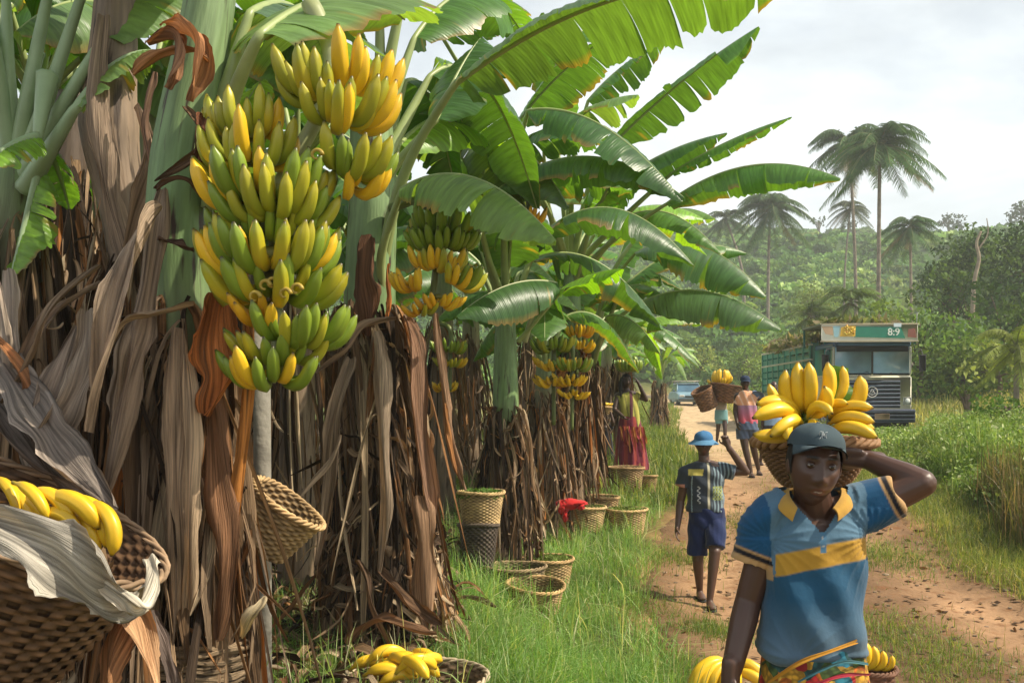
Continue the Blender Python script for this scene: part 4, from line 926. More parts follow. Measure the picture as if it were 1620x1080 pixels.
# ---- generic crown of leaves
def crown(root, C0, n, Lmin, Lmax, wd, azs=None, col=(GL, DKL, GL, BL), rise=(.3, .9), drop=(-.5, .5), seed=None, ribr=.02, nn=34):
    for k in range(n):
        a = math.radians(azs[k]) if azs is not None else k*2.39996+R.uniform(-.3, .3)
        L_ = R.uniform(Lmin, Lmax); o = A(math.cos(a), math.sin(a), 0); r_ = R.uniform(*rise); pb = C0+o*L_*.16+A(0, 0, .28*L_*r_+.12)
        tip = C0+o*L_*R.uniform(.8, 1.0)+A(0, 0, L_*R.uniform(*drop)*.7)
        leaf(root, pb, tip, L_*.34*r_+.1, wd*R.uniform(.85, 1.15), R.uniform(.3, .8), pet=[C0-A(0, 0, .25), C0+o*.05], col=np.array(col[R.integers(len(col))])*R.uniform(.85, 1.15), ribr=ribr, n=nn, tears=.4, ns=5)
def simple_plant(px, d, crown_py, label, nleaf, L_, w_, r=.13, sk=None, cols=(GL, DKL, GL, BL), lean=0, rise=(.3, .9), drop=(-.5, .5), group='banana plants in the row along the road', skc=(10, 80), fl=.33, gtop=.35, ndx=0):
    s = plant_root(from_px(px, d), d, label, group); x = from_px(px, d); zc = zpx(crown_py, d); z0 = float(G(x, d))-.05
    pts = [A(x+lean, d, zc), A(x+lean*.6, d, z0+(zc-z0)*.7), A(x+lean*.2, d, z0+(zc-z0)*.35), A(x, d, z0)]
    pstem(s, pts, [r*.75, r, r*1.1, r*1.25], [SG2, SG if sk is None or sk < .8 else SB2, SB2, SB]); 
    skirt(s, axf(pts), z0+(zc-z0)*(sk or .6), z0+.05, r*1.1, r*1.1+fl, skc[0], skc[1], wmax=.12)
    if nleaf: crown(s, A(x+lean, d, zc), nleaf, L_*.8, L_*1.1, w_, col=cols, rise=rise, drop=drop)
    return s, A(x+lean, d, zc)
# S3
s3, c3 = simple_plant(800, 9.8, 500, 'banana plant with bare green upper stem behind the stacked baskets', 6, 1.9, .36, r=.125, sk=.66, skc=(26, 220), fl=.19, rise=(.5, 1.1), drop=(-.2, .6))
leaf(s3, P(880, 447, 9.3), P(722, 500, 8.6), .25, .42, .95, pet=[P(830, 540, 9.7), P(850, 480, 9.5)], col=DKL, n=44, ribr=.014, ribcol=(.36,.38,.2))
leaf(s3, P(885, 465, 9.4), P(985, 425, 8.6), .12, .22, .45, pet=[P(820, 540, 9.7)], col=(.14,.30,.03), n=30, ribr=.012)
leaf(s3, P(755, 330, 8.4), P(1083, 312, 7.6), .75, .30, .65, pet=[P(800, 480, 9.6), P(770, 400, 9.0)], col=DKL, n=46)
leaf(s3, P(835, 175, 8.2), P(1080, 318, 7.6), .45, .34, .55, roll=-.35, pet=[P(800, 480, 9.6), P(800, 330, 9.0)], col=DKL, n=50, ribr=.018)
leaf(s3, P(770, 230, 8.6), P(900, 330, 7.9), .4, .36, .8, pet=[P(795, 480, 9.6), P(760, 350, 9.0)], col=(.055,.10,.04), n=40)
leaf(s3, P(720, 220, 8.8), P(850, 370, 8.2), .5, .38, .9, pet=[P(790, 480, 9.7)], col=(.07,.10,.05), n=40)
# S4
s4, c4 = simple_plant(862, 11.8, 575, 'banana plant hung with two small bunches, left of the red cloth', 5, 1.5, .32, r=.13, sk=.85, skc=(22, 180), fl=.18, rise=(.6, 1.1), drop=(-.1, .6))
s4b, c4b = simple_plant(905, 12.6, 430, 'banana plant whose long upper leaves reach out against the sky', 7, 2.2, .42, r=.13, sk=.7, skc=(16, 150), fl=.16, rise=(.5, 1.1), drop=(.1, .8))
for (b, t_, l, w_, dr_, pt, cl, rl) in (
    (P(975, 222, 11.4), P(1200, 42, 10.6), .15, .40, .35, [P(905, 430, 12.6), P(930, 300, 12)], GL, .25), (P(1062, 275, 11.2), P(1253, 185, 10.4), .12, .17, .5, [P(910, 420, 12.6), P(990, 340, 11.8)], GL, -.1),
    (P(1055, 322, 11.0), P(1330, 282, 10.2), .55, .36, .85, [P(910, 440, 12.6), P(970, 380, 11.8)], GL, 0), (P(930, 160, 11.8), P(1050, 70, 11.6), .2, .36, .4, [P(905, 430, 12.6), P(905, 270, 12)], GL, .1),
    (P(900, 200, 12), P(860, 20, 11.6), .1, .36, .5, [P(900, 400, 12.6)], GL, 0), (P(960, 300, 11.4), P(1150, 210, 11.0), .2, .3, .5, [P(905, 430, 12.6)], DKL, 0), (P(1000, 340, 11.6), P(1140, 400, 10.9), .4, .3, .7, [P(910, 450, 12.6)], GL, 0),
    (P(940, 330, 11.6), P(1080, 250, 11.6), .3, .3, .5, [P(910, 450, 12.6)], BL, 0), (P(850, 260, 12), P(700, 330, 11.5), .5, .36, .7, [P(895, 430, 12.6)], DKL, 0), (P(870, 130, 12.2), P(960, 30, 13), .4, .36, .5, [P(900, 400, 12.6)], GL, 0)):
    leaf(s4b, b, t_, l, w_, dr_, roll=rl, pet=pt, col=cl, n=44, ribr=.02, tears=.45)
for (b_, t_, l_, w_, c_) in ((P(820, 190, 10.5), P(985, 45, 9.8), .2, .42, GL), (P(770, 110, 9.6), P(905, 15, 9.0), .2, .42, GL), (P(860, 240, 10.8), P(1010, 150, 10.2), .3, .40, PL), (P(800, 250, 10.5), P(960, 230, 9.6), .5, .42, DKL), (P(700, 60, 9), P(800, -30, 8.6), .2, .42, GL), (P(850, 300, 10.5), P(1000, 300, 9.8), .45, .40, GL), (P(760, 200, 10.2), P(690, 90, 10), .3, .4, PL)):
    leaf(s4b, b_, t_, l_, w_, .5, pet=[P(900, 430, 12.6), P(870, 340, 11.6)], col=c_, n=56, ribr=.018, tears=.3)
# S5
s5, c5 = simple_plant(926, 14.2, 560, 'banana plant with two great arching leaves hanging over the road verge', 6, 1.8, .40, r=.15, sk=.95, skc=(20, 170), fl=.10, rise=(.7, 1.2), drop=(.2, .8))
for (b, t_, l, w_, dr_, pt, cl) in (
    (P(1005, 400, 13.4), P(1212, 468, 12.6), .75, .66, .8, [P(935, 570, 14.2), P(955, 470, 13.8)], (.06,.125,.05)), (P(1010, 480, 13.2), P(1236, 520, 12.4), .62, .58, .8, [P(938, 570, 14.2), P(965, 515, 13.6)], (.06,.12,.05)),
    (P(960, 470, 14.2), P(1010, 330, 14.5), .2, .3, .5, [P(935, 560, 14.2)], GL), (P(985, 455, 13.8), P(1180, 400, 14.2), .6, .34, .7, [P(935, 570, 14.2)], GL), (P(900, 480, 13.8), P(800, 420, 13.2), .4, .34, .7, [P(935, 560, 14.2)], DKL),
    (P(960, 500, 13.4), P(1045, 560, 12.6), .35, .28, .9, [P(938, 580, 14.2)], PL), (P(915, 480, 13.4), P(850, 520, 12.6), .3, .28, .9, [P(935, 580, 14.2)], DKL), (P(1030, 350, 14), P(1130, 345, 13), .3, .3, .6, [P(940, 520, 14.2), P(975, 420, 14)], PL)):
    leaf(s5, b, t_, l, w_, dr_, pet=pt, col=cl, n=46, ribr=.02, tears=.35)
s6, c6 = simple_plant(985, 18, 545, 'banana plant behind the woman in the wrapped skirt', 8, 1.6, .32, r=.12, sk=.9, skc=(6, 80), fl=.10)
s7, c7 = simple_plant(1043, 30, 600, 'small lone banana plant on the verge between the woman and the road', 11, 1.5, .17, r=.15, sk=.98, skc=(14, 80), fl=.10, rise=(.6, 1.4), drop=(-.1, 1.0), cols=(BL, PL, GL))
# small bunches
def small_bunch(px, py, d, s, label, hs, mixes):
    root = tag(empty('banana_bunch', P(px, py, d)), label, 'banana bunch', 'bunches of bananas growing on the plants')
    sm = stalk(root, [P(px, py, d)+A(-.12*s, .1, .28*s), P(px, py, d)+A(0, 0, .2*s), P(px, py, d)-A(0, 0, .1*s), P(px, py, d)-A(0, 0, .22*s*hs)], .03*s)
    for k in range(hs):
        q = hand(root, P(px, py, d)+A(R.normal(0, .01), 0, -.13*s*k), .13*s*(1-.18*k), -110, 110, max(12-2*k, 5), s*(1-.08*k), mixes[min(k, len(mixes)-1)], tilt=-.1-.2*k)
        V, Fs, C_, U_ = q.arr(); sm.add(V, np.concatenate(q.Q), np.concatenate(q.T), C_, U_)
    sm.build('stalk', MAT['rib'], root)
small_bunch(876, 548, 11.3, 1.35, 'small bunch, green fingers above yellow, left of the pair by the fourth plant', 3, [{'g': 3, 'gy': 1}, {'y': 3}, {'y': 1}])
small_bunch(905, 578, 11.2, 1.1, 'small bunch, green above yellow, lower right one of the pair by the fourth plant', 3, [{'g': 2, 'gy': 1}, {'y': 3}, {'y': 1}])
small_bunch(913, 525, 12.4, 1.2, 'all yellow small bunch just above the pair of green and yellow ones', 2, [{'y': 1, 'o': 1}, {'y': 1}])
small_bunch(712, 552, 11.5, 1.1, 'little green bunch in the gap right of the second largest bunch', 2, [{'g': 3, 'gy': 1}, {'y': 1, 'gy': 1}])
small_bunch(706, 612, 12, .8, 'tiny orange yellow bunch low in the gap behind the long skirt of dead leaves', 1, [{'o': 1, 'y': 1}])
small_bunch(835, 345, 8.2, .9, 'orange yellow fruit peeping out under the dark leaves in the middle of the canopy', 1, [{'o': 1, 'y': 1}])
# second and third row, in the shade
k = 0
for (px, d, cp, nl, L_) in ((700, 12.5, 420, 9, 2.1), (745, 15, 470, 9, 2.1), (470, 8.6, 250, 9, 2.2), (390, 11, 300, 9, 2.3), (240, 7.6, 120, 8, 2.2), (60, 7.4, 150, 9, 2.2), (-40, 6.2, 60, 7, 2.1), (150, 10, 260, 9, 2.3), (560, 13, 380, 9, 2.3), (-80, 10, 250, 8, 2.2), (840, 17, 470, 9, 2.1), (890, 20, 510, 9, 2.0), (640, 18, 440, 9, 2.3), (300, 15, 350, 9, 2.4), (450, 18, 400, 9, 2.4), (960, 23, 545, 8, 1.8), (930, 27, 560, 8, 1.8), (80, 14, 340, 8, 2.4)):
    simple_plant(px, d, cp, 'banana plant of the shaded rows behind the front plants', nl, L_, .42, r=.14, sk=.8, skc=(6 if d < 13 else 0, 70), group='banana plants of the shaded rows', cols=(GL, DKL, GL, PL)); k += 1
# pale post
m = MB(); m.tube(np.array([P(414, 520, 5.2), P(415, 760, 5.2), A(from_px(416, 5.2), 5.2, -.1)]), [.045, .047, .05], 12, col=(.26,.24,.20)); o = m.build('post', MAT['bark'], loc=A(from_px(416, 5.2), 5.2, 0)); tag(o, 'pale grey wooden post standing below the largest bunch', 'post')
# litter heap of dead leaves at the foot of the row
m = MB()
for k in range(2200):
    y_ = R.uniform(4.2, 13); x_ = float(xl(y_))-R.uniform(1.6, 4.2); z_ = float(G(x_, y_))+R.uniform(0, .16); a = R.uniform(0, 6.28); l = R.uniform(.1, .4)
    ribbon(m, [A(x_, y_, z_), A(x_+l*.5*math.cos(a), y_+l*.5*math.sin(a), z_+R.uniform(-.02, .1)), A(x_+l*math.cos(a), y_+l*math.sin(a), z_-.03)], R.uniform(.02, .09), np.array(DC[R.integers(len(DC))])*R.uniform(.5, 1.1), n=8, ns=4, amp=.02)
tag(m.build('leaf_litter', MAT['dry']), 'heap of fallen dry banana leaves under the plants', kind='stuff')
# ================================================================ baskets
STRAW = (.46,.30,.135); STRAW2 = (.55,.38,.18); BROWN = (.20,.11,.055); DKB = (.10,.075,.055)
def rotm(rx=0, ry=0, rz=0):
    return np.array((Matrix.Rotation(rz, 3, 'Z') @ Matrix.Rotation(ry, 3, 'Y') @ Matrix.Rotation(rx, 3, 'X')))
def basket(c, r1, r0, h, label, col=STRAW, rot=None, stakes=38, rows=20, group=None, cat='basket', amp=.009, sx=1.0, filling=None, name='basket', wob=.0, bowl=1.0, gaps=False, rimcol=None, handle=False):
    """c = centre of the bottom"""
    c = np.asarray(c, float); rt = np.eye(3) if rot is None else rot
    root = tag(empty(name, c), label, cat, group)
    amp = amp*min(1, r1/.2); wob = wob or .018; ph_ = R.uniform(0, 6)
    na = stakes*4; nr = rows*3+1
    th = np.arange(na)/na*2*PI; v = np.linspace(0, 1, nr)
    def rad(v): return r0+(r1-r0)*v**bowl
    def wall(off, sgn):
        rr = rad(v)[:, None]+off+sgn*amp*np.sin(th[None, :]*stakes/2+PI*np.floor(v*rows*.999)[:, None])*np.abs(np.sin(v*rows*PI))[:, None]**.5*1.0
        rr = rr*(1+wob*np.sin(3*th+ph_)[None, :]*v[:, None])
        V = np.stack([rr*np.cos(th)*sx, rr*np.sin(th), np.repeat((v*h)[:, None], na, 1)+wob*.8*h*np.sin(2*th+ph_)[None, :]*v[:, None]], -1).reshape(-1, 3)
        i = np.arange(nr-1)[:, None]; j = np.arange(na)[None, :]; k = (j+1) % na
        return V, np.stack([i*na+j, i*na+k, (i+1)*na+k, (i+1)*na+j], -1).reshape(-1, 4)
    m = MB()
    cell = np.sin(th[None, :]*stakes/2+PI*np.floor(v*rows*.999)[:, None])
    shade = (.78+.22*cell)*(1+.12*R.normal(0, 1, (nr, 1)))*np.where(np.abs(np.sin(v*rows*PI))[:, None] < .3, .55, 1)
    C_ = (np.array(col)[None, None, :]*shade[..., None]).reshape(-1, 3)
    V, Q = wall(0, 1)
    if gaps:  # open weave: drop some cells
        ii = Q[:, 0]//na; jj = Q[:, 0] % na
        drop = (np.sin(jj*2*PI/8) > .35) & ((ii % 6) > 2) & (ii < nr*.75); Q = Q[~drop]
    m.add(V @ rt.T+c, Q, None, C_)
    V, Q = wall(-.014, -1); m.add(V @ rt.T+c, Q[:, ::-1], None, C_*.8)
    V = np.vstack([np.stack([rad(0)*np.cos(th)*sx, rad(0)*np.sin(th), 0*th+.004], 1), [[0,0,.004]]]); jj = np.arange(na)
    m.add(V @ rt.T+c, None, np.stack([jj, (jj+1) % na, np.full(na, na)], 1), np.array(col)*.6)
    m.build('body', MAT['wicker'], root)
    m = MB(); q = np.linspace(0, 2*PI, 73)
    for ph in (0, 2.1, 4.2):
        rr = (r1+.004+.011*np.cos(q*11+ph))*(1+wob*np.sin(3*q+ph_)); zz_ = h+.004+.011*np.sin(q*11+ph)+wob*.8*h*np.sin(2*q+ph_)
        m.tube(np.stack([rr*np.cos(q)*sx, rr*np.sin(q), zz_], 1) @ rt.T+c, .0085, 6, col=np.array(rimcol or col)*R.uniform(.9, 1.15), cap=False)
    m.build('rim', MAT['wicker'], root)
    if handle:
        m = MB(); q = np.linspace(0, PI, 24); m.tube(np.stack([r1*np.cos(q)*sx, 0*q, h+r1*1.1*np.sin(q)], 1) @ rt.T+c, .009, 6, col=col); m.build('handle', MAT['wicker'], root)
    if filling is not None:
        n = int(1500*(r1/.25)**2); a = R.uniform(0, 2*PI, n); rr = np.sqrt(R.uniform(0, 1, n))*r1*.93
        Pq = np.stack([rr*np.cos(a)*sx, rr*np.sin(a), h*.93+.03*(1-(rr/r1)**2)+R.uniform(-.02, .015, n)], 1) @ rt.T+c
        o = quads('leaf_filling', Pq, R.uniform(.02, .05, n), gcol(n, filling, tuple(np.array(filling)*1.7)), MAT['foliage'], root, flat=.6, asp=2.5); o['kind'] = 'stuff'
    return root
def gz(px, py, d0=9.):
    d = d0
    for _ in range(20): d = .5*d+.5*(HC-float(G(from_px(px, d), d)))*F/(py-HY)
    return d
def gb(px, ybot, ytop, w, label, **k):
    """basket standing on the ground at the photo spot px, ybot"""
    d = k.pop('d', None) or gz(px, ybot); x = from_px(px, d); z = k.pop('z', None)
    z = float(G(x, d))-.01 if z is None else z
    s = d/F; r1 = w*s/2
    return basket(A(x, d+r1*.8, z), r1, k.pop('r0', r1*.82), (ybot-ytop)*s*k.pop('hs', .92), label, group='wicker baskets along the verge', **k)
b2 = gb(757, 905, 832, 62, 'dark weathered basket at the bottom of the stack of two', hs=1.0, col=DKB, r0=.13, d=9.0, wob=.03, z=zpx(905, 9.0))
zt = zpx(830, 9.1)
basket(A(from_px(760, 9.0), 9.0+.16, zt), .205, .165, .29, 'light wicker basket full of leaves on top of the dark one', col=STRAW2, filling=(.08,.14,.03), group='wicker baskets along the verge')
gb(866, 888, 836, 84, 'tall light wicker basket overgrown with grass, behind the two dark mouthed ones', col=STRAW, filling=(.12,.16,.04), d=9.6)
gb(815, 905, 852, 96, 'low basket with a dark mouth standing right beside the stack of two', col=(.28,.20,.11), d=8.9, wob=.02)
gb(846, 915, 868, 92, 'wide dark mouthed basket tilted towards the grass, nearest on the verge', col=STRAW, d=8.5, rot=rotm(.12, .05), wob=.03)
gb(925, 842, 800, 72, 'wide low wicker basket right of the red cloth', col=STRAW2, filling=(.12,.15,.05))
gb(892, 800, 764, 40, 'small basket behind the red cloth at the foot of a banana stem', col=STRAW)
gb(950, 812, 771, 64, 'wicker basket behind and between the two low front ones', col=(.40,.26,.12), wob=.02, d=13.0)
gb(993, 818, 776, 66, 'wicker basket with leafy top right of the others, below the tall one', col=STRAW2, filling=(.14,.18,.05), wob=.02, d=12.5)
gb(992, 778, 738, 60, 'tall dark straw basket directly in front of the woman in the red skirt', col=(.36,.23,.11), d=15.2, wob=.01)
gb(1026, 775, 745, 30, 'small narrow basket right of the tall one in front of the woman', col=STRAW, d=15.4, filling=(.14,.18,.05))
# red cloth
m = MB(); d = 11.6
for (px, py, sx_, sz) in ((900, 797, .13, .07), (888, 802, .08, .09), (915, 795, .10, .035), (918, 800, .05, .05), (893, 815, .04, .08)):
    v = np.linspace(0, PI, 12)[:, None]; u_ = np.linspace(0, 2*PI, 18, endpoint=False)[None, :]
    rr = 1+.2*np.sin(3*u_+v*4)+.14*np.sin(7*u_-v*5)+.08*np.sin(11*u_)
    V = np.stack([np.sin(v)*np.cos(u_)*rr*sx_, np.sin(v)*np.sin(u_)*rr*.09, np.cos(v)*sz+0*u_], -1).reshape(-1, 3)+P(px, py, d)
    i = np.arange(11)[:, None]; j = np.arange(18)[None, :]; kk = (j+1) % 18
    m.add(V, np.stack([i*18+j, (i+1)*18+j, (i+1)*18+kk, i*18+kk], -1).reshape(-1, 4), None, (.52,.02,.02))
tag(m.build('cloth_bundle', MAT['cloth'], loc=P(900, 815, d)), 'crumpled bright red cloth bundle lying between the baskets', 'cloth')
# hanging tilted basket between the stems
rt = rotm(.15, .62, .2)
basket(P(408, 862, 5.0), .20, .15, .26, 'empty light wicker basket hanging tilted between two banana stems', col=(.50,.33,.16), rot=rt, sx=1.0, group='wicker baskets under the plants', stakes=30, rows=16)
# big basket at the left bottom with fruit and a dry leaf over its rim
rt = rotm(-.02, .50, 0); c0 = P(-75, 1010, 3.15)
bb = basket(c0, .47, .34, .46, 'big dark basket of ripe bananas tilted in the lower left corner', col=BROWN, rot=rt, stakes=60, rows=22, gaps=True, rimcol=(.30,.20,.12), wob=.01, group='baskets of ripe bananas')
def inb(x, y, z): return c0+rt @ A(x, y, z)
def fruit(label, lst, group='hands of ripe bananas', loc=None):
    root = tag(empty('banana_hand', loc if loc is not None else lst[0][1]), label, 'bananas', group)
    for (kd, p0, p1, bl, *ft) in lst: banana_pp(kd, p0, p1, bl, root, ft[0] if ft else 1.0)
    return root
lst = []
for (px, py, a, s, kd) in ((10, 785, -.9, .17, 'ys'), (30, 800, -.9, .18, 'ys'), (48, 792, -.7, .18, 'ys'), (55, 815, -.7, .19, 'ys'), (80, 812, -.6, .20, 'yc'), (92, 838, -.3, .18, 'yc'), (112, 822, -.4, .24, 'yc'), (138, 832, -.9, .22, 'yc'), (132, 850, -.9, .17, 'yc'), (155, 840, -1.1, .21, 'yc')):
    p = P(px, py, 3.0+R.uniform(-.04, .04)); dv = A(math.cos(a), -.25, math.sin(a)); s *= .92; lst.append((kd, p-dv*s*.5, p+dv*s*.5, A(.5+R.uniform(-.4, .4), -.3, .8), .95))
fruit('yellow bananas heaped in the big dark basket at the lower left', lst)
m = MB(); n = 700; a = R.uniform(0, 2*PI, n); rr = np.sqrt(R.uniform(0, 1, n))*.36
Pq = np.array([inb(q*math.cos(w_), q*math.sin(w_), .33+R.uniform(-.02, .03)) for q, w_ in zip(rr, a)])
o = quads('straw', Pq, R.uniform(.02, .05, n), gcol(n, (.16,.10,.05), (.32,.22,.12)), MAT['dry'], bb, flat=.7, asp=2.5); o['kind'] = 'stuff'
m = MB()
ribbon(m, [P(-60, 815, 2.52), P(40, 850, 2.50), P(110, 885, 2.5), P(165, 925, 2.52), P(200, 945, 2.55), P(232, 930, 2.62)], .18, (.40,.37,.31), fold=.5, n=50, ns=16, amp=.004, twist=.5, tip=.55, facing=A(0, .3, 1))
ribbon(m, [P(165, 925, 2.51), P(205, 945, 2.5), P(225, 950, 2.52), P(238, 905, 2.6), P(235, 880, 2.7)], .09, (.62,.56,.44), fold=1.1, n=34, ns=12, amp=.005, tip=.6, facing=A(0, .3, 1))
tag(m.build('draped_dry_leaf', MAT['dry'], loc=P(100, 885, 2.5)), 'pale grey dry leaf draped and knotted over the rim of the big basket', 'dry leaf')
# bottom centre flat basket with fruit
d = 5.2; cb = A(from_px(648, d), d+.30, float(G(from_px(648, d), d+.3)))
basket(cb, .39, .30, .16, 'shallow tray basket lined with leaf holding ripe bananas at the bottom edge', col=(.30,.20,.12), stakes=40, rows=8, group='baskets of ripe bananas', rimcol=(.45,.36,.24))
lst = []
for k in range(17):
    a = R.uniform(0, 6.28); q = R.uniform(0, .25); p = cb+A(q*math.cos(a), q*math.sin(a)-.05, .15+R.uniform(0, .08)+(.3-q)*.12); w_ = R.uniform(-.9, .9); dv = A(math.cos(w_), math.sin(w_), R.uniform(-.1, .15))
    lst.append(('yc' if k % 3 else 'ys', p-dv*.12, p+dv*.12, A(0, -.3, 1), 1.15))
fruit('ripe bananas lying in the shallow tray basket at the bottom edge', lst)
# ripe bananas on the ground left of the man and behind him
d = 6.55; g = float(G(from_px(1140, d), d)); o_ = A(from_px(1132, d), d, g+.225)
lst = [('yc', o_+A(.10, 0, -.02), o_+A(-.17+.062*k, -.10-.01*k, -.22-.015*(k % 2)), A(-1+.3*k, -.4, .6), 1.0) for k in range(5)]
lst += [('yc', o_+A(.10, .02, -.02), o_+A(.30, -.06, -.20), A(.3, 0, 1), 1.0), ('ys', o_+A(.12, .03, -.03), o_+A(.38, .0, -.17), A(0, 0, 1), 1.0), ('yc', o_+A(.10, 0, -.08), o_+A(.33, -.1, -.25), A(0, -.5, 1), 1.0)]
fruit('hand of ripe bananas on the ground beside the hanging hand of the front man', lst)
d = 6.3; g = float(G(from_px(1372, d), d)); cc0 = A(from_px(1372, d), d, g)
basket(cc0, .17, .14, .26, 'small cloth lined basket on the road behind the front man', col=(.20,.10,.06), group='baskets of ripe bananas', stakes=22, rows=9)
fruit('few bananas in the small basket behind the front man', [('yc', cc0+A(-.05+.06*k, 0, .26), cc0+A(.02+.06*k, -.04, .42-.03*k), A(.8, -.4, 0), 1.2) for k in range(-1, 3)])
# ================================================================ people
def ell(c, r, Bm=None, nu_=20, nv=14, fn=None):
    v = np.linspace(0, PI, nv)[1:-1][:, None]; u_ = (np.arange(nu_)/nu_*2*PI)[None, :]
    L0 = np.stack([np.sin(v)*np.cos(u_), np.sin(v)*np.sin(u_), np.cos(v)+0*u_], -1).reshape(-1, 3); L0 = np.vstack([L0, [[0,0,1],[0,0,-1]]])
    V = L0*np.asarray(r)
    if fn is not None: V = fn(L0, V)
    k = nv-2; i = np.arange(k-1)[:, None]; j = np.arange(nu_)[None, :]; jj = (j+1) % nu_
    Q = np.stack([i*nu_+j, (i+1)*nu_+j, (i+1)*nu_+jj, i*nu_+jj], -1).reshape(-1, 4)
    a = np.arange(nu_); b = (a+1) % nu_
    T = np.vstack([np.stack([np.full(nu_, k*nu_), a, b], 1), np.stack([np.full(nu_, k*nu_+1), (k-1)*nu_+b, (k-1)*nu_+a], 1)])
    if Bm is not None: V = V @ np.asarray(Bm).T
    return V+np.asarray(c), Q, T
def limb(pts, rad, n=14, sides=14, ref=None, flat=False):
    pts = np.asarray(pts, float); p = smooth_path(pts, n); r = interp_path(np.asarray(rad, float), n)
    if not flat:
        r2 = r if r.ndim == 1 else r.mean(1)
        d0 = unit(p[0]-p[1]); d1 = unit(p[-1]-p[-2]); hs = [(.95, .35), (.7, .72), (.35, .94)]
        pre = [p[0]+d0*r2[0]*b for a, b in hs][::-1]; pr = [r[0]*a for a, b in hs][::-1]
        post = [p[-1]+d1*r2[-1]*b for a, b in hs]; po = [r[-1]*a for a, b in hs]
        p = np.vstack([pre, p, post]); r = np.concatenate([np.array(pr), r, np.array(po)])
    return tube_arr(p, r, sides, True, ref)[:3]
def loft(C, RX_, RY_, sv, n=26, sides=28, sup=2.4):
    """elliptical sections along the path C; sv = side direction; super-ellipse"""
    a = np.arange(sides)/sides*2*PI; c_, s_ = np.cos(a), np.sin(a)
    pr = (np.abs(c_)**sup+np.abs(s_)**sup)**(-1/sup)
    p = smooth_path(C, n); r = np.stack([interp_path(RX_, n), interp_path(RY_, n)], 1)
    return tube_arr(p, r, sides, True, sv, 0, pr)[:3]
def unify(pieces, voxel, smooth=4, disp=None):
    me = bpy.data.meshes.new('tmp'); Vs, Fs = [], []; n = 0
    for (V, Q, T) in pieces:
        Vs.append(V); Fs += [tuple(int(i)+n for i in f) for f in Q]
        if T is not None: Fs += [tuple(int(i)+n for i in f) for f in T]
        n += len(V)
    me.from_pydata([tuple(v) for v in np.concatenate(Vs)], [], Fs); o = bpy.data.objects.new('tmp', me); COL.objects.link(o)
    md = o.modifiers.new('r', 'REMESH'); md.mode = 'VOXEL'; md.voxel_size = voxel
    if smooth: s = o.modifiers.new('s', 'SMOOTH'); s.factor = .5; s.iterations = smooth
    dg = bpy.context.evaluated_depsgraph_get(); dg.update(); em = o.evaluated_get(dg).to_mesh()
    nv = len(em.vertices); V = np.zeros(nv*3); em.vertices.foreach_get('co', V); V = V.reshape(-1, 3)
    N = np.zeros(nv*3); em.vertices.foreach_get('normal', N); N = N.reshape(-1, 3)
    lt = np.zeros(len(em.polygons), int); em.polygons.foreach_get('loop_total', lt); li = np.zeros(len(em.loops), int); em.loops.foreach_get('vertex_index', li)
    st = np.concatenate([[0], np.cumsum(lt)[:-1]]); Q = [li[st[lt == k][:, None]+np.arange(k)] for k in (3, 4) if (lt == k).any()]
    o.evaluated_get(dg).to_mesh_clear(); bpy.data.objects.remove(o); bpy.data.meshes.remove(me)
    return V, N, Q
def g2(x, y, sx, sy): return np.exp(-(x/sx)**2-(y/sy)**2)
def headfn(s):
    def f(L0, V):
        x, y, z = (V/s).T; X = L0[:, 0]; Yf = L0[:, 1]
        low = np.clip(-z/.115, 0, 1); x = x*(1-.28*low**1.9); y = y*(1-.12*low**2)+.012*low*(Yf > 0)
        up = np.clip(z/.115, 0, 1); x = x*(1-.05*up)
        fr = np.clip(Yf, 0, 1)**.7
        d = np.zeros_like(x)
        d -= .010*fr*g2(np.abs(x)-.031, z-.012, .019, .014)
        d += .006*fr*g2(np.abs(x)-.028, z-.036, .026, .010)
        d += .024*fr*g2(x, z+.030, .0135, .020)+.012*fr*g2(x, z-.002, .008, .026)+.010*fr*g2(np.abs(x)-.016, z+.037, .009, .009)
        d += .006*fr*g2(np.abs(x)-.046, z+.018, .02, .02)
        d += .013*fr*g2(x, z+.062, .027, .007)+.014*fr*g2(x, z+.077, .023, .008)-.013*fr*g2(x, z+.0690, .025, .0026)
        d += .007*fr*g2(x, z+.098, .024, .014)-.004*fr*g2(x, z+.087, .03, .006)
        y = y+d
        return np.stack([x, y, z], 1)*s
    return f
def headB(f, tilt=0.0):
    f = unit(f); r_ = unit(np.cross(f, A(0, 0, 1))); u_ = np.cross(r_, f)
    if tilt: r_, u_ = r_*math.cos(tilt)+u_*math.sin(tilt), u_*math.cos(tilt)-r_*math.sin(tilt)
    return np.stack([r_, f, u_], 1)
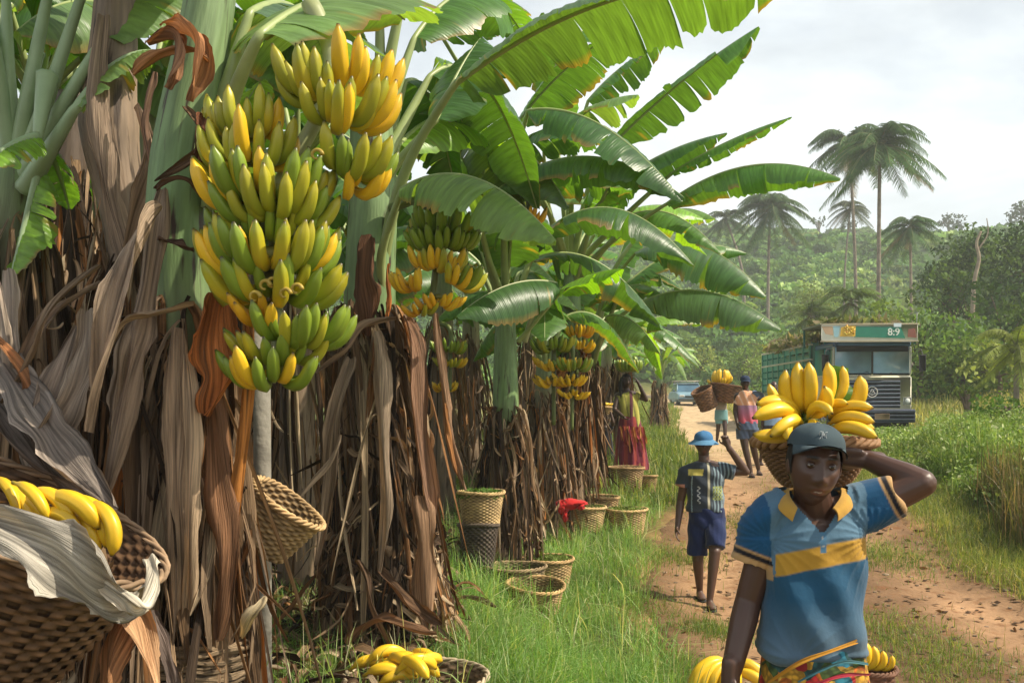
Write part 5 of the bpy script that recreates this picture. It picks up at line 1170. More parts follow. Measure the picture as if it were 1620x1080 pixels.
def hand_pieces(wr, dirv, pn, s=1.0, curl=.5, thumb=1, spread=.1, rw=.024):
    """wr wrist, dirv towards fingers, pn = palm normal (fingers curl towards it); thumb +-1 side"""
    d = unit(dirv); pn = unit(pn-np.dot(pn, d)*d); sd = np.cross(d, pn)*thumb
    out = []; pc = wr+d*.048*s
    out.append(ell(pc, A(.042, .056, .017)*s, np.stack([sd, d, pn], 1)))
    out.append(limb([wr-d*.03*s, wr+d*.02*s, pc+d*.01*s], [rw*s, .026*s, .024*s]))
    for k, (off, l_, sp) in enumerate(((.030, .070, .22), (.010, .080, .06), (-.010, .075, -.07), (-.028, .058, -.22))):
        b = wr+d*.088*s+sd*off*s; dd = unit(d+sd*sp*(spread*3)); pts = [b-dd*.02*s, b]; a = 0
        for q in (.42, .33, .25):
            a += curl*(.7+.25*k*.4); v = dd*math.cos(a)+pn*math.sin(a); pts.append(pts[-1]+v*l_*q*s)
        out.append(limb(pts, [.0095*s, .0092*s, .0088*s, .0080*s, .0068*s], n=10, sides=8))
    b = wr+d*.03*s+sd*.030*s; pts = [b-sd*.01*s, b+sd*.018*s+d*.02*s+pn*.006*s, b+sd*.030*s+d*.045*s+pn*.018*s*(1+curl), b+sd*.026*s+d*.066*s+pn*.030*s*(1+curl)]
    out.append(limb(pts, [.013*s, .0115*s, .0095*s, .0075*s], n=9, sides=8))
    return out
def foot_pieces(an, toe, s=1.0):
    f = unit(toe); r_ = np.cross(f, A(0, 0, 1)); z = an[2]
    return [loft([an-f*.055*s-A(0, 0, .055*s), an+f*.02*s-A(0, 0, .05*s), an+f*.10*s-A(0, 0, .062*s), an+f*.165*s-A(0, 0, .068*s)], np.array([.026, .038, .044, .030])*s, np.array([.030, .036, .022, .014])*s, r_, 12, 14, 2.2),
            limb([an+A(0, 0, .05*s), an, an-A(0, 0, .035*s)], [.030*s, .033*s, .036*s], n=6, sides=10)]
def human(label, J, s, face, skin, loc, voxel=.008, sv=None, hands=(.4, .4), tilt=0.0, handdir=(None, None), palm=(None, None), toes=(A(0, -1, 0),)*2, chest=(.15, .105), hip=(.145, .11), detail=False, colfn=None, group=None, hr=(.076, .097, .118), armr=(.05, .04, .027), legr=(.078, .056, .05, .032), thumbs=(1, -1), hs=1.0):
    """J: joints in metres: head, neck, chest, pelvis, sh, el, wr, hi, kn, an as [left-of-picture, right-of-picture]"""
    pcs = []; sv = A(1, 0, 0) if sv is None else sv
    Bh = headB(face, tilt)
    s0, s = s, s*hs
    pcs.append(ell(J['head'], A(*hr)*s, Bh, 72 if detail else 28, 60 if detail else 22, (lambda L0, V: headfn(s0*hs)(L0, V)) if True else None))
    for e in (-1, 1): pcs.append(ell(J['head']+Bh @ (A(e*.076, -.004, -.004)*s), A(.010, .019, .031)*s, Bh, 12, 10))
    s = s0
    pcs.append(limb([J['neck']-A(0, 0, .04*s), J['neck'], J['head']-Bh @ (A(0, .02, .055)*s*hs)], [.062*s, .054*s, .053*s*hs]))
    ch, pe = J['chest'], J['pelvis']
    pcs.append(loft([pe-A(0, 0, .07*s), pe, (pe*.55+ch*.45), ch, J['neck']*.5+ch*.5+A(0, 0, .02*s), J['neck']-A(0, 0, .015*s)], np.array([hip[0]*.8, hip[0], hip[0]*.86, chest[0], chest[0]*1.0, .06])*s, np.array([hip[1]*.8, hip[1], hip[1]*.85, chest[1], chest[1]*.85, .055])*s, sv))
    for k in (0, 1):
        sh, el, wr = J['sh'][k], J['el'][k], J['wr'][k]
        pcs.append(ell(sh, A(.058, .055, .055)*s)); pcs.append(limb([J['neck']-A(0, 0, .03*s), J['neck']*.4+sh*.6, sh], [.05*s, .05*s, .055*s]))
        pcs.append(limb([sh, sh*.45+el*.55, el], [armr[0]*s*1.05, armr[0]*s*.92, armr[1]*s]))
        pcs.append(limb([el, el*.7+wr*.3, wr], [armr[1]*s, armr[1]*s*1.02, armr[2]*s]))
        hd = unit(wr-el) if handdir[k] is None else unit(handdir[k]); pn = palm[k] if palm[k] is not None else A(1-2*k, .2, 0)
        pcs += hand_pieces(wr, hd, np.asarray(pn, float), s, hands[k], thumbs[k], rw=armr[2])
        hi, kn, an = J['hi'][k], J['kn'][k], J['an'][k]
        pcs.append(limb([hi+A(0, 0, .03*s), hi*.6+kn*.4, kn], [legr[0]*s, legr[0]*s*.93, legr[1]*s])); pcs.append(limb([kn, kn*.68+an*.32, an], [legr[1]*s, legr[2]*s*1.05, legr[3]*s]))
        pcs += foot_pieces(an, toes[k], s)
    V, N, Q = unify(pcs, voxel, 3)
    H = (V-J['head']) @ Bh/(s*hs)
    c_ = np.tile(np.array(skin), (len(V), 1))
    fr = (H[:, 1] > .04)
    lip = fr*(g2(H[:, 0], H[:, 2]+.0685, .026, .013) > .45); c_[lip] = np.array(skin)*A(1.55, 1.2, 1.15)
    brow = fr*(g2(np.abs(H[:, 0])-.031, H[:, 2]-.035, .022, .0065) > .5); c_[brow] *= .18; soc = fr*g2(np.abs(H[:, 0])-.031, H[:, 2]-.012, .020, .015); c_ *= (1-.25*soc)[:, None]
    if detail:
        tee = fr*(g2(H[:, 0], H[:, 2]+.0690, .014, .0020) > .5); c_[tee] = A(.42, .36, .30)
    for k in (0, 1):  # palms and soles lighter
        pass
    if colfn: c_ = colfn(V, N, c_)
    o = mk('person', V, Q, MAT['skin'], col=c_, loc=loc); tag(o, label, 'person', group)
    return o, Bh
def child_cloth(name, parent, pcs, voxel, colfn, smooth=3, disp=None, cut=None, m_='cloth'):
    V, N, Q = unify(pcs, voxel, smooth)
    if disp is not None: V = V+N*disp(V, N)[:, None]
    if cut is not None:
        kill = cut(V, N); Q = [q[~kill[q].any(1)] for q in Q]
    return mk(name, V, Q, MAT[m_], parent, colfn(V, N))
def eyes(o, J, Bh, s):
    for e in (-1, 1):
        c = J['head']+Bh @ (A(e*.031, .0785, .011)*s)
        V, Q, T = ell(c, A(.0135, .0125, .0125)*s, Bh, 40, 30)
        H = (V-c) @ Bh/s; col = np.tile(A(.26, .23, .20), (len(V), 1)); rr = np.hypot(H[:, 0], H[:, 2]+.0005); fr = H[:, 1] > 0
        col[(rr < .0058)*fr] = A(.030, .014, .008); col[(rr < .0026)*fr] = A(.004, .004, .004)
        lid = (H[:, 2] > .0027-(H[:, 0]/.013)**2*.0035) | (H[:, 2] < -.0036+(H[:, 0]/.013)**2*.004) | ~fr; col[lid] = A(.058, .029, .019)
        col[(np.abs(H[:, 2]-(.0033-(H[:, 0]/.013)**2*.0035)) < .0007)*fr] = A(.012, .004, .004)
        m = MB(); m.add(V, Q, T, col); m.build('eye', MAT['eye'], o)
def capmesh(name, parent, c, Bm, r, col, brim=None, bucket=None, z0=.0, col2=None):
    """dome plus peak (brim: (length, half angle)) or all-round brim (bucket: width)"""
    m = MB(); nu_, nv = 48, 12
    v = np.linspace(.0, PI/2, nv); u_ = np.arange(nu_)/nu_*2*PI
    for off in (0, -.004):
        rr = np.asarray(r)+off; L0 = np.stack([np.cos(v)[:, None]*np.cos(u_)*rr[0], np.cos(v)[:, None]*np.sin(u_)*rr[1], np.sin(v)[:, None]**.8*rr[2]+0*u_], -1)
        L0[..., 2] += .003*np.sin(6*u_+1)[None, :]*np.cos(v)[:, None]
        i = np.arange(nv-1)[:, None]; j = np.arange(nu_)[None, :]; k = (j+1) % nu_; Q = np.stack([i*nu_+j, i*nu_+k, (i+1)*nu_+k, (i+1)*nu_+j], -1).reshape(-1, 4)
        seam = 1-.25*(np.abs(np.sin(3*u_+.3)) < .06); cc = np.array(col)[None, None, :]*seam[None, :, None]*np.ones((nv, 1, 1))
        m.add(L0.reshape(-1, 3) @ Bm.T+c, Q, None, cc.reshape(-1, 3))
    m.add(*[q for q in ell(c+Bm @ A(0, 0, r[2]), A(.007, .007, .004), Bm, 10, 8)], col=col)
    o = m.build(name, MAT['cap'], parent)
    m = MB()
    if brim:
        ln, ha, dr_ = brim; a = np.linspace(-ha, ha, 25); q = np.linspace(0, 1, 8)
        for off in (0, -.004):
            x = np.sin(a)[None, :]*r[0]*(1+.02*q[:, None]); y = np.cos(a)[None, :]*r[1]+ln*q[:, None]*np.cos(a*PI/2/ha*.95)[None, :]**.6
            z = -dr_*q[:, None]**1.4-.026*(np.sin(a)[None, :]/np.sin(ha))**2*q[:, None]+off
            V = np.stack([x, y, z+0*x], -1).reshape(-1, 3); i = np.arange(7)[:, None]; j = np.arange(24)[None, :]
            m.add(V @ Bm.T+c, np.stack([i*25+j, i*25+j+1, (i+1)*25+j+1, (i+1)*25+j], -1).reshape(-1, 4), None, np.array(col)*1.1)
    else:
        q = np.linspace(0, 1, 8)
        for off in (0, -.004):
            x = np.cos(u_)[None, :]*(r[0]+bucket*q[:, None]); y = np.sin(u_)[None, :]*(r[1]+bucket*q[:, None]); z = -bucket*.75*q[:, None]+0*x+off
            V = np.stack([x, y, z], -1).reshape(-1, 3); i = np.arange(7)[:, None]; j = np.arange(nu_)[None, :]; k = (j+1) % nu_
            m.add(V @ Bm.T+c, np.stack([i*nu_+j, i*nu_+k, (i+1)*nu_+k, (i+1)*nu_+j], -1).reshape(-1, 4), None, np.array(col2 or col))
    m.build('brim', MAT['cap'], o); return o
# ---------------------------------------------------------------- the man in front
D = 2.8
q = lambda px, py, dd=0: P(px, py, D)+A(0, dd, 0)*1.0 if dd == 0 else P(px, py, D+dd)
gx_ = float(G(from_px(1290, D), D))
J = dict(head=P(1288, 737, D-.03), neck=P(1289, 812, D+.03), chest=P(1289, 880, D+.03), pelvis=P(1290, 1085, D+.03),
         sh=[P(1225, 820, D+.03), P(1355, 812, D+.03)], el=[P(1184, 950, D+.06), P(1459, 764, D-.03)], wr=[P(1156, 1066, D-.02), P(1372, 727, D+.09)],
         hi=[P(1255, 1110, D+.03), P(1325, 1110, D+.03)], kn=[A(from_px(1252, D), D-.08, gx_+.56), A(from_px(1330, D), D+.08, gx_+.56)], an=[A(from_px(1250, D), D-.10, gx_+.09), A(from_px(1335, D), D+.22, gx_+.09)])
SK = (.084, .042, .027)
man, Bh = human('man in front in a blue polo shirt with yellow chest stripe and grey cap', J, 1.04, A(-.05, -1, -.07), SK, A(from_px(1290, D), D, gx_), voxel=.0034, tilt=.11, detail=True, hs=.86,
    hands=(.35, .75), handdir=(A(-.05, -.02, -1), A(-1, .15, .08)), palm=(A(1, .2, 0), A(0, .6, .6)), thumbs=(-1, 1), chest=(.120, .088), hip=(.122, .095), armr=(.047, .037, .026))
HS = 1.04*.86; eyes(man, J, Bh, HS)
# hair
m = MB(); V, Q, T = ell(J['head']+Bh @ A(0, -.012, .018)*HS, A(.084, .102, .106)*HS, Bh, 48, 36)
H = (V-J['head']) @ Bh/HS; keep = ~((H[:, 1] > .035) & (H[:, 2] < .055)) & (H[:, 2] > -.035-.03*(H[:, 1] < -.02)); Q = Q[keep[Q].all(1)]; T = T[keep[T].all(1)]
m.add(V, Q, T, (.01,.008,.008)); m.build('hair', MAT['hair'], man)
cp = capmesh('cap', man, J['head']+Bh @ A(0, -.006, .052), Bh @ rotm(.12, .0), (.0775, .0950, .068), (.060, .085, .095), brim=(.052, 1.2, -.002))
m = MB(); cq = J['head']+Bh @ A(.008, .079, .092)
for k in range(3): m.tube(np.array([cq+Bh @ A(.008*k-.01+.004*math.sin(w_*3), .003-w_*.002, .012*math.cos(w_*2+k)) for w_ in np.linspace(0, 3, 10)]), .0012, 5, col=(.35,.38,.38))
m.build('emblem', MAT['cap'], cp)
# polo shirt
tl = lambda *a: [P(a_, b_, D+.03) for a_, b_ in a]
Cc_ = tl((1287, 1032), (1286, 1005), (1285, 950), (1286, 890), (1289, 840), (1290, 812), (1290, 796))
pc = [loft(Cc_, [.145, .144, .142, .140, .137, .118, .066], [.114, .113, .108, .106, .102, .082, .064], A(1, 0, 0), 34, 44, 2.5),
      limb([P(1258, 800, D+.03), P(1223, 814, D+.03), P(1204, 850, D+.04), P(1192, 888, D+.05)], [.060, .072, .066, .064], n=18, sides=26, flat=True),
      limb([P(1316, 808, D+.03), P(1354, 808, D+.03), P(1392, 796, D+.01), P(1424, 784, D-.01)], [.066, .078, .068, .060], n=18, sides=26, flat=True),
      limb([P(1255, 800, D+.035), P(1290, 812, D+.035), P(1325, 800, D+.035)], [.046, .05, .048], n=10, sides=16)]
def pp(V): return 810+V[:, 0]/D*F, HY+(HC-V[:, 2])*F/D
def bl(c, w, col):
    w = np.clip(w, 0, 1)[:, None]; return c*(1-w)+A(*col)*w
def scol(V, N):
    x, y = pp(V); c = np.tile(A(.090, .175, .25), (len(V), 1))
    ys = 891-(x-1220)*.19-4*np.sin((x-1220)*.02); low_w = np.clip((y-ys-17)/2.5+.5, 0, 1)[:, None]
    t = np.clip((y-940)/80, 0, 1)[:, None]; c = c*(1-low_w)+(A(.018, .080, .15)*(1-t)+A(.085, .14, .19)*t)*low_w
    c = bl(c, np.clip((17-np.abs(y-ys))/2.5+.5, 0, 1)*(x > 1221)*(V[:, 1] < D+.03), (.46, .26, .035))
    slL = (x < 1217-(y-800)*-.02)*(y < 915)*(x-1150 < 62+(y-800)*.06); slR = (x > 1364)*(y < 850)
    c[slL | slR] = A(.012, .075, .165)
    dL = unit(P(1193, 888, D)-P(1204, 858, D)); tL = (V-P(1193, 888, D+.05)) @ dL*1000; dR = unit(P(1424, 784, D-.01)-P(1392, 798, D+.01)); tR = (V-P(1424, 784, D-.01)) @ dR*1000
    for tt, mk_ in ((tL, slL), (tR, slR)):
        c = bl(c, mk_*np.clip((tt+30)/4+.5, 0, 1), (.46, .28, .12)); c = bl(c, mk_*np.clip((tt+23)/4+.5, 0, 1)*np.clip((-9-tt)/4+.5, 0, 1), (.010, .010, .015))
    pk = (np.abs(x-1289) < 5)*(y > 836)*(y < 868)*(V[:, 1] < D); c[pk] = A(.07, .17, .27)
    for yb in (845, 858): c[(np.hypot(x-1289, y-yb) < 2.0)*(V[:, 1] < D)] = A(.4, .4, .38)
    return c
def sdisp(V, N):
    x, y = pp(V); w = np.clip((y-830)/80, 0, 1)
    u_ = (x*.75+y*.9)/26+.8*np.sin(y*.035); f = .0065*np.sin(u_)*w*np.clip(1-np.abs(x-1288)/90, .15, 1)+.0065*np.sin((x*.35-y*1.1)/17+1.2*np.sin(x*.03))*np.clip((y-960)/60, 0, 1)+.006*np.sin((x-y*.5)/11)*w
    f += .006*np.sin((x*.9+y*1.4)/13)*(y < 850)*((x < 1230) | (x > 1350))
    for (ax_, ay_, sg, k_) in ((1372, 846, -1, 13), (1212, 852, 1, 11), (1250, 1035, 1, 9)):
        th = np.arctan2(y-ay_, (x-ax_)*sg); rd = np.hypot(x-ax_, y-ay_); f += .0055*(1-np.abs(np.sin(th*k_+.5*np.sin(rd*.05)))**.5)*np.exp(-(rd/85)**2)*np.clip(rd/14, 0, 1)*(y > 800)
    return f+.005*np.exp(-((y-1029)/5)**2)
def scut(V, N):
    x, y = pp(V); return (np.abs(x-1289) < (837-y)*.80+1)*(y < 836)*(V[:, 1] < D+.05) | ((y < 797)*(np.hypot(x-1290, (V[:, 1]-D-.03)*500) < 30))
child_cloth('polo_shirt', man, pc, .0042, scol, 3, sdisp, scut)
m = MB()   # collar
for off in (0, .004):
    a = np.linspace(math.radians(82), math.radians(278), 50); nq = 7; qq = np.linspace(0, 1, nq)
    fr = np.abs(a-PI)/PI; V = []
    for w_, f_ in zip(a, fr):
        o = A(math.sin(w_), -math.cos(w_), 0)*A(1.08, .95, 1); ext = 1+.35*max(0, (f_-.5)/.2) if f_ > .5 else 1
        for z_ in qq:
            rr = .064+.046*z_**.8+off; dz = .012*math.sin(z_*PI*.6)-.046*z_**1.3*ext-.030*f_**2
            V.append(P(1290, 775, D+.03)+o*(rr+.006)+A(0, 0, dz*1.05+off*.5))
    V = np.array(V); i = np.arange(49)[:, None]; j = np.arange(nq-1)[None, :]; m.add(V, np.stack([i*nq+j, i*nq+j+1, (i+1)*nq+j+1, (i+1)*nq+j], -1).reshape(-1, 4), None, (.50, .28, .05))
for sg in (-1, 1):
    X0 = lambda px: 1290+sg*(px-1290)*1.0
    e0 = smooth_path([P(X0(1331), 771, D+.035), P(X0(1330), 785, D-.03), P(X0(1318), 803, D-.072)], 10); e1 = smooth_path([P(X0(1347), 785, D+.02), P(X0(1348), 804, D-.055), P(X0(1326), 824, D-.092)], 10)
    for off in (0, .005):
        V = []
        for k in range(10):
            for z_ in np.linspace(0, 1, 7): V.append(e0[k]*(1-z_)+e1[k]*z_+A(sg*.2, -1, .5)*(.010*math.sin(z_*PI)+off-.004))
        i = np.arange(9)[:, None]; j = np.arange(6)[None, :]; m.add(np.array(V), np.stack([i*7+j, i*7+j+1, (i+1)*7+j+1, (i+1)*7+j], -1).reshape(-1, 4), None, (.46, .26, .045))
m.build('collar', MAT['cloth'], man)
# printed wrap skirt
m_, nt, b = newmat('printed_cotton'); L = nt.links
tcn = nt.nodes.new('ShaderNodeTexCoord'); nzz = nd(nt, 'ShaderNodeTexNoise', Scale=9, Detail=3); L.new(tcn.outputs['Object'], nzz.inputs['Vector'])
vm = nt.nodes.new('ShaderNodeVectorMath'); vm.operation = 'MULTIPLY_ADD'; L.new(nzz.outputs['Color'], vm.inputs[0]); vm.inputs[1].default_value = (.09,)*3; L.new(tcn.outputs['Object'], vm.inputs[2])
vo = nd(nt, 'ShaderNodeTexVoronoi', Scale=22); L.new(vm.outputs[0], vo.inputs['Vector'])
spx = nt.nodes.new('ShaderNodeSeparateColor'); L.new(vo.outputs['Color'], spx.inputs[0])
cr = nt.nodes.new('ShaderNodeValToRGB'); cr.color_ramp.interpolation = 'CONSTANT'; L.new(spx.outputs[0], cr.inputs[0])
els = [(0, (.62,.33,.03)), (.2, (.07,.12,.03)), (.36, (.55,.03,.03)), (.5, (.70,.42,.06)), (.62, (.03,.10,.10)), (.74, (.60,.16,.02)), (.86, (.55,.50,.30)), (.94, (.03,.20,.28))]
cr.color_ramp.elements[0].color = (*els[0][1], 1); cr.color_ramp.elements[1].position = els[1][0]; cr.color_ramp.elements[1].color = (*els[1][1], 1)
for p_, c_ in els[2:]: e = cr.color_ramp.elements.new(p_); e.color = (*c_, 1)
v2 = nd(nt, 'ShaderNodeTexVoronoi', Scale=48); L.new(vm.outputs[0], v2.inputs['Vector']); mrx = nd(nt, 'ShaderNodeMapRange'); mrx.inputs[1].default_value = .25; mrx.inputs[2].default_value = .6; mrx.inputs[3].default_value = 1.15; mrx.inputs[4].default_value = .45; L.new(v2.outputs['Distance'], mrx.inputs[0])
L.new(scalecol(nt, cr.outputs[0], mrx.outputs[0]), b.inputs['Base Color']); b.inputs['Roughness'].default_value = .85; MAT['print'] = m_
def skirt_loft(name, parent, pts, rx, ry, col, m_, folds=.012, nf=9, sides=96, n=40, ph=0):
    p = smooth_path(pts, n); a = np.arange(sides)/sides*2*PI; X_ = interp_path(rx, n); Y_ = interp_path(ry, n); t = np.linspace(0, 1, n)
    ff = 1+folds*10*t[:, None]**.7*(np.sin(nf*a+ph+2*t[:, None])+.5*np.sin(nf*2.3*a+t[:, None]*3))*.5
    m = MB()
    for off in (0, -.006):
        V = np.stack([p[:, 0:1]+(X_[:, None]+off)*ff*np.cos(a), p[:, 1:2]+(Y_[:, None]+off)*ff*np.sin(a), p[:, 2:3]+0*a[None, :]], -1).reshape(-1, 3)
        i = np.arange(n-1)[:, None]; j = np.arange(sides)[None, :]; k = (j+1) % sides
        cc = col(V) if callable(col) else np.tile(np.array(col), (len(V), 1)); m.add(V, np.stack([i*sides+j, (i+1)*sides+j, (i+1)*sides+k, i*sides+k], -1).reshape(-1, 4), None, cc)
    return m.build(name, m_, parent)
sk_ = skirt_loft('wrap_skirt', man, [P(1288, 1012, D+.03), P(1288, 1060, D+.03), P(1290, 1150, D+.03), P(1292, 1320, D+.04)], [.137, .150, .165, .19], [.108, .120, .14, .17], (1,1,1), MAT['print'], .006, 7)
m = MB()
for (pl, w_, c_) in (([P(1215, 1080, D-.10), P(1260, 1052, D-.12), P(1310, 1032, D-.11), P(1355, 1012, D-.07)], .014, (.42,.20,.02)), ([P(1262, 1078, D-.125), P(1300, 1058, D-.125), P(1335, 1046, D-.10), P(1372, 1050, D-.04)], .010, (.04,.13,.15)), ([P(1270, 1090, D-.135), P(1310, 1074, D-.13), P(1345, 1066, D-.10), P(1376, 1066, D-.03)], .012, (.32,.02,.04))):
    ribbon(m, pl, w_, c_, fold=.5, n=24, ns=7, amp=.002, twist=.1, ragged=0, tip=.9, facing=A(0, 0, 1))
m.build('sash', MAT['cloth'], sk_)
# his basket and fruit
kb = P(1288, 772, 3.07)
basket(kb, .172, .075, .140, 'brown woven bowl of bananas carried behind the head of the front man', col=(.26,.145,.07), stakes=44, rows=22, bowl=.6, amp=.008, group=None)
hd_ = P(1272, 655, 3.0)
def bn(px0, py0, px1, py1, d0, d1, bulge, k='ys', fat=1.0): return (k, P(px0, py0, d0), P(px1, py1, d1), A(*bulge), fat)
f1 = [bn(1268, 660, 1243, 584, 2.98, 2.92, (-1, -.5, 0)), bn(1272, 655, 1262, 572, 2.97, 2.92, (-.5, -.8, 0), fat=1.05), bn(1274, 655, 1279, 572, 2.96, 2.90, (.1, -1, 0), fat=1.05), bn(1276, 660, 1303, 609, 2.94, 2.88, (1, -.3, 0), 'yc', 1.15),
      bn(1280, 660, 1308, 572, 2.98, 2.93, (1, -.5, 0), fat=1.0), bn(1268, 662, 1196, 640, 2.97, 2.90, (0, -.5, 1), fat=1.0), bn(1266, 664, 1190, 662, 2.95, 2.86, (0, -.6, 1), fat=1.0), bn(1266, 668, 1190, 686, 2.96, 2.88, (0, -.8, -.6), fat=1.0),
      bn(1268, 668, 1219, 690, 2.93, 2.84, (-.5, -.8, .3), 'ys', 1.1), bn(1272, 670, 1246, 700, 2.92, 2.84, (-.8, -.6, 0), 'yc', 1.1), bn(1280, 668, 1268, 702, 2.93, 2.86, (0, -1, 0), 'yc', 1.1), bn(1276, 664, 1318, 655, 2.92, 2.83, (.3, -.6, .8), 'yc', 1.2),
      bn(1264, 656, 1216, 606, 3.05, 3.05, (-1, 0, .3)), bn(1284, 672, 1312, 688, 2.95, 2.88, (0, -1, 0), 'yc', 1.1)]
r_ = fruit('big hand of ripe bananas radiating upwards and left in the bowl behind his head', f1, loc=hd_)
m = MB()
for (k, p0, p1, bl, ft) in f1: m.tube(np.array([P(1273, 664, 2.965), (P(1273, 664, 2.965)+p0)/2, p0+(p1-p0)*.06]), [.012, .010, .009], 7, col=(.09,.13,.02))
m.build('stalk', MAT['rib'], r_)
f2 = [bn(1310, 658, 1357, 588, 3.02, 2.98, (1, -.2, -.6), 'yc', 1.0), bn(1312, 662, 1382, 645, 2.97, 2.90, (0, -.4, 1), fat=1.1), bn(1310, 672, 1384, 668, 2.96, 2.88, (0, -.5, 1), fat=1.1), bn(1312, 684, 1388, 692, 2.95, 2.85, (0, -.6, .8), fat=1.15),
      bn(1316, 676, 1384, 680, 3.03, 2.98, (0, 0, 1)), bn(1306, 660, 1345, 640, 2.96, 2.90, (.2, -.5, .8), 'yc'), bn(1318, 640, 1332, 578, 3.07, 3.07, (1, 0, 0))]
fruit('smaller hand of ripe bananas lying to the right in the bowl above his lifted wrist', f2, loc=P(1312, 668, 3.0))
m = MB(); ribbon(m, [P(1325, 660, 3.12), P(1327, 620, 3.12), P(1330, 580, 3.12)], .11, (.10,.20,.02), n=14, ns=8, amp=.002, twist=.1, ragged=0, tip=.8, facing=A(1, 0, 0)); o = m.build('leaf_scrap', MAT['leaf'], loc=P(1325, 660, 3.12)); tag(o, 'cut piece of green leaf sticking up among the ripe bananas', 'leaf')

# ---------------------------------------------------------------- second man
def person_px(label, D, j, s, face, skin, **k):
    pz = lambda t: P(t[0], t[1], D+(t[2] if len(t) > 2 else 0))
    J = {a: ([pz(t) for t in b] if isinstance(b, list) else pz(b)) for a, b in j.items()}
    for i in (0, 1):
        an = J['an'][i]; an[2] = max(float(G(an[0], an[1])), 0)*0+float(G(an[0], an[1]))+.088*s+k.get('lift', (0, 0))[i]
    k.pop('lift', None)
    o, Bh = human(label, J, s, face, skin, A(J['pelvis'][0], J['pelvis'][1], float(G(J['pelvis'][0], J['pelvis'][1]))), **k); return o, J, Bh
D2 = 9.7
m2, J2, B2 = person_px('man in a blue bucket hat, dark patterned shirt and navy shorts', D2,
    dict(head=(1113, 702), neck=(1114, 728), chest=(1115, 752), pelvis=(1118, 818), sh=[(1086, 746), (1146, 744)], el=[(1077, 792, .05), (1180, 746, -.05)], wr=[(1072, 832, -.05), (1152, 706, -.1)],
         hi=[(1104, 826), (1131, 826)], kn=[(1104, 884, -.02), (1131, 873, -.22)], an=[(1107, 938, .12), (1123, 946, -.25)]), .98, A(-.15, -1, -.05), (.095,.048,.03), voxel=.007, hands=(.35, .9), palm=(A(1, -.3, 0), A(-.3, -.8, .3)), handdir=(None, A(-.35, 0, 1)), lift=(.0, .0), chest=(.165, .11), hip=(.15, .115))
capmesh('bucket_hat', m2, J2['head']+B2 @ A(0, 0, .045), B2, (.092, .112, .085), (.06, .17, .33), bucket=.055, col2=(.10, .23, .37))
q2 = lambda px, py, dd=0: P(px, py, D2+dd)
def c2(V, N):
    x = 810+V[:, 0]/D2*F; y = HY+(HC-V[:, 2])*F/D2; c = np.tile(A(.035, .045, .06), (len(V), 1)); fr = V[:, 1] < D2+.03
    w = .5+.5*np.sin(x*1.1+.6*np.sin(y*.25)); c = c+(fr*(x > 1122))[:, None]*(w[:, None]**3)*A(.22, .30, .32)
    c[fr*(x > 1087)*(x < 1109)*(y > 741)*(y < 751)] = A(.50, .42, .10); c[fr*(np.abs(x-1117) < 1.8)] = A(.45, .42, .30)
    c[fr*(x > 1124)*(x < 1141)*(y > 768)*(y < 789)*(np.sin(x*1.4)*np.sin(y*1.1) > -.1)] = A(.30, .34, .10)
    sq = fr*(np.abs(x-(1102+1.8*np.sin(y*.85))) < .9)*(y > 768)*(y < 795); c[sq] = A(.5, .52, .52)
    c[fr*((np.abs(x-1092) < .8) | (np.abs(x-1141) < .8))*(y > 752)] = A(.25, .32, .36)
    c[(x < 1082)*(y > 765)] = A(.45, .20, .13); c[(x > 1156)] = A(.10, .13, .17)
    return c
child_cloth('shirt', m2, [loft([q2(1116, 808), q2(1116, 780), q2(1115, 752), q2(1114, 738), q2(1114, 730)], [.185, .175, .185, .16, .075], [.13, .125, .128, .105, .075], A(1, 0, 0), 26, 32), limb([q2(1100, 744), q2(1086, 748), q2(1081, 768, .02)], [.075, .08, .078], flat=True), limb([q2(1132, 742), q2(1147, 744), q2(1163, 748, -.03)], [.07, .08, .078], flat=True)], .0075, c2, 3, lambda V, N: .006*np.sin(V[:, 2]*38+V[:, 0]*25))
child_cloth('shorts', m2, [loft([q2(1118, 802), q2(1118, 822), q2(1118, 834)], [.165, .178, .16], [.128, .135, .12], A(1, 0, 0), 12, 26), limb([q2(1106, 822), q2(1104, 850, -.01), q2(1103, 877, -.01)], [.11, .10, .098], flat=True), limb([q2(1131, 822), q2(1132, 845, -.12), q2(1132, 866, -.18)], [.11, .10, .096], flat=True)], .0075, lambda V, N: np.tile(A(.012, .022, .075), (len(V), 1)), 3, lambda V, N: .005*np.sin(V[:, 2]*30+V[:, 0]*40))
def sandals(o, J, s, col, toes=(A(0, -1, 0),)*2):
    for i in (0, 1):
        an = J['an'][i]; f = unit(toes[i]); r_ = np.cross(f, A(0, 0, 1)); m = MB(); g_ = an-A(0, 0, .083*s)
        a = np.linspace(0, 2*PI, 24, endpoint=False); ol = np.array([g_+f*(.055+.135*math.cos(w_))*s+r_*(.048+.006*math.cos(w_))*math.sin(w_)*s for w_ in a])
        V = np.vstack([ol-A(0, 0, .018*s), ol]); j = np.arange(24); k = (j+1) % 24
        m.add(np.vstack([V, [g_+f*.055*s-A(0, 0, .018*s), g_+f*.055*s]]), np.stack([j, k, k+24, j+24], 1), np.vstack([np.stack([np.full(24, 48), k, j], 1), np.stack([np.full(24, 49), j+24, k+24], 1)]), col)
        m.tube(bez(g_+f*.06*s-r_*.05*s, g_+f*.10*s+A(0, 0, .07*s), g_+f*.06*s+r_*.05*s, 12), .008*s, 6, col=col); m.build('sandal', MAT['rubber'], o)
sandals(m2, J2, .98, (.2,.2,.2))
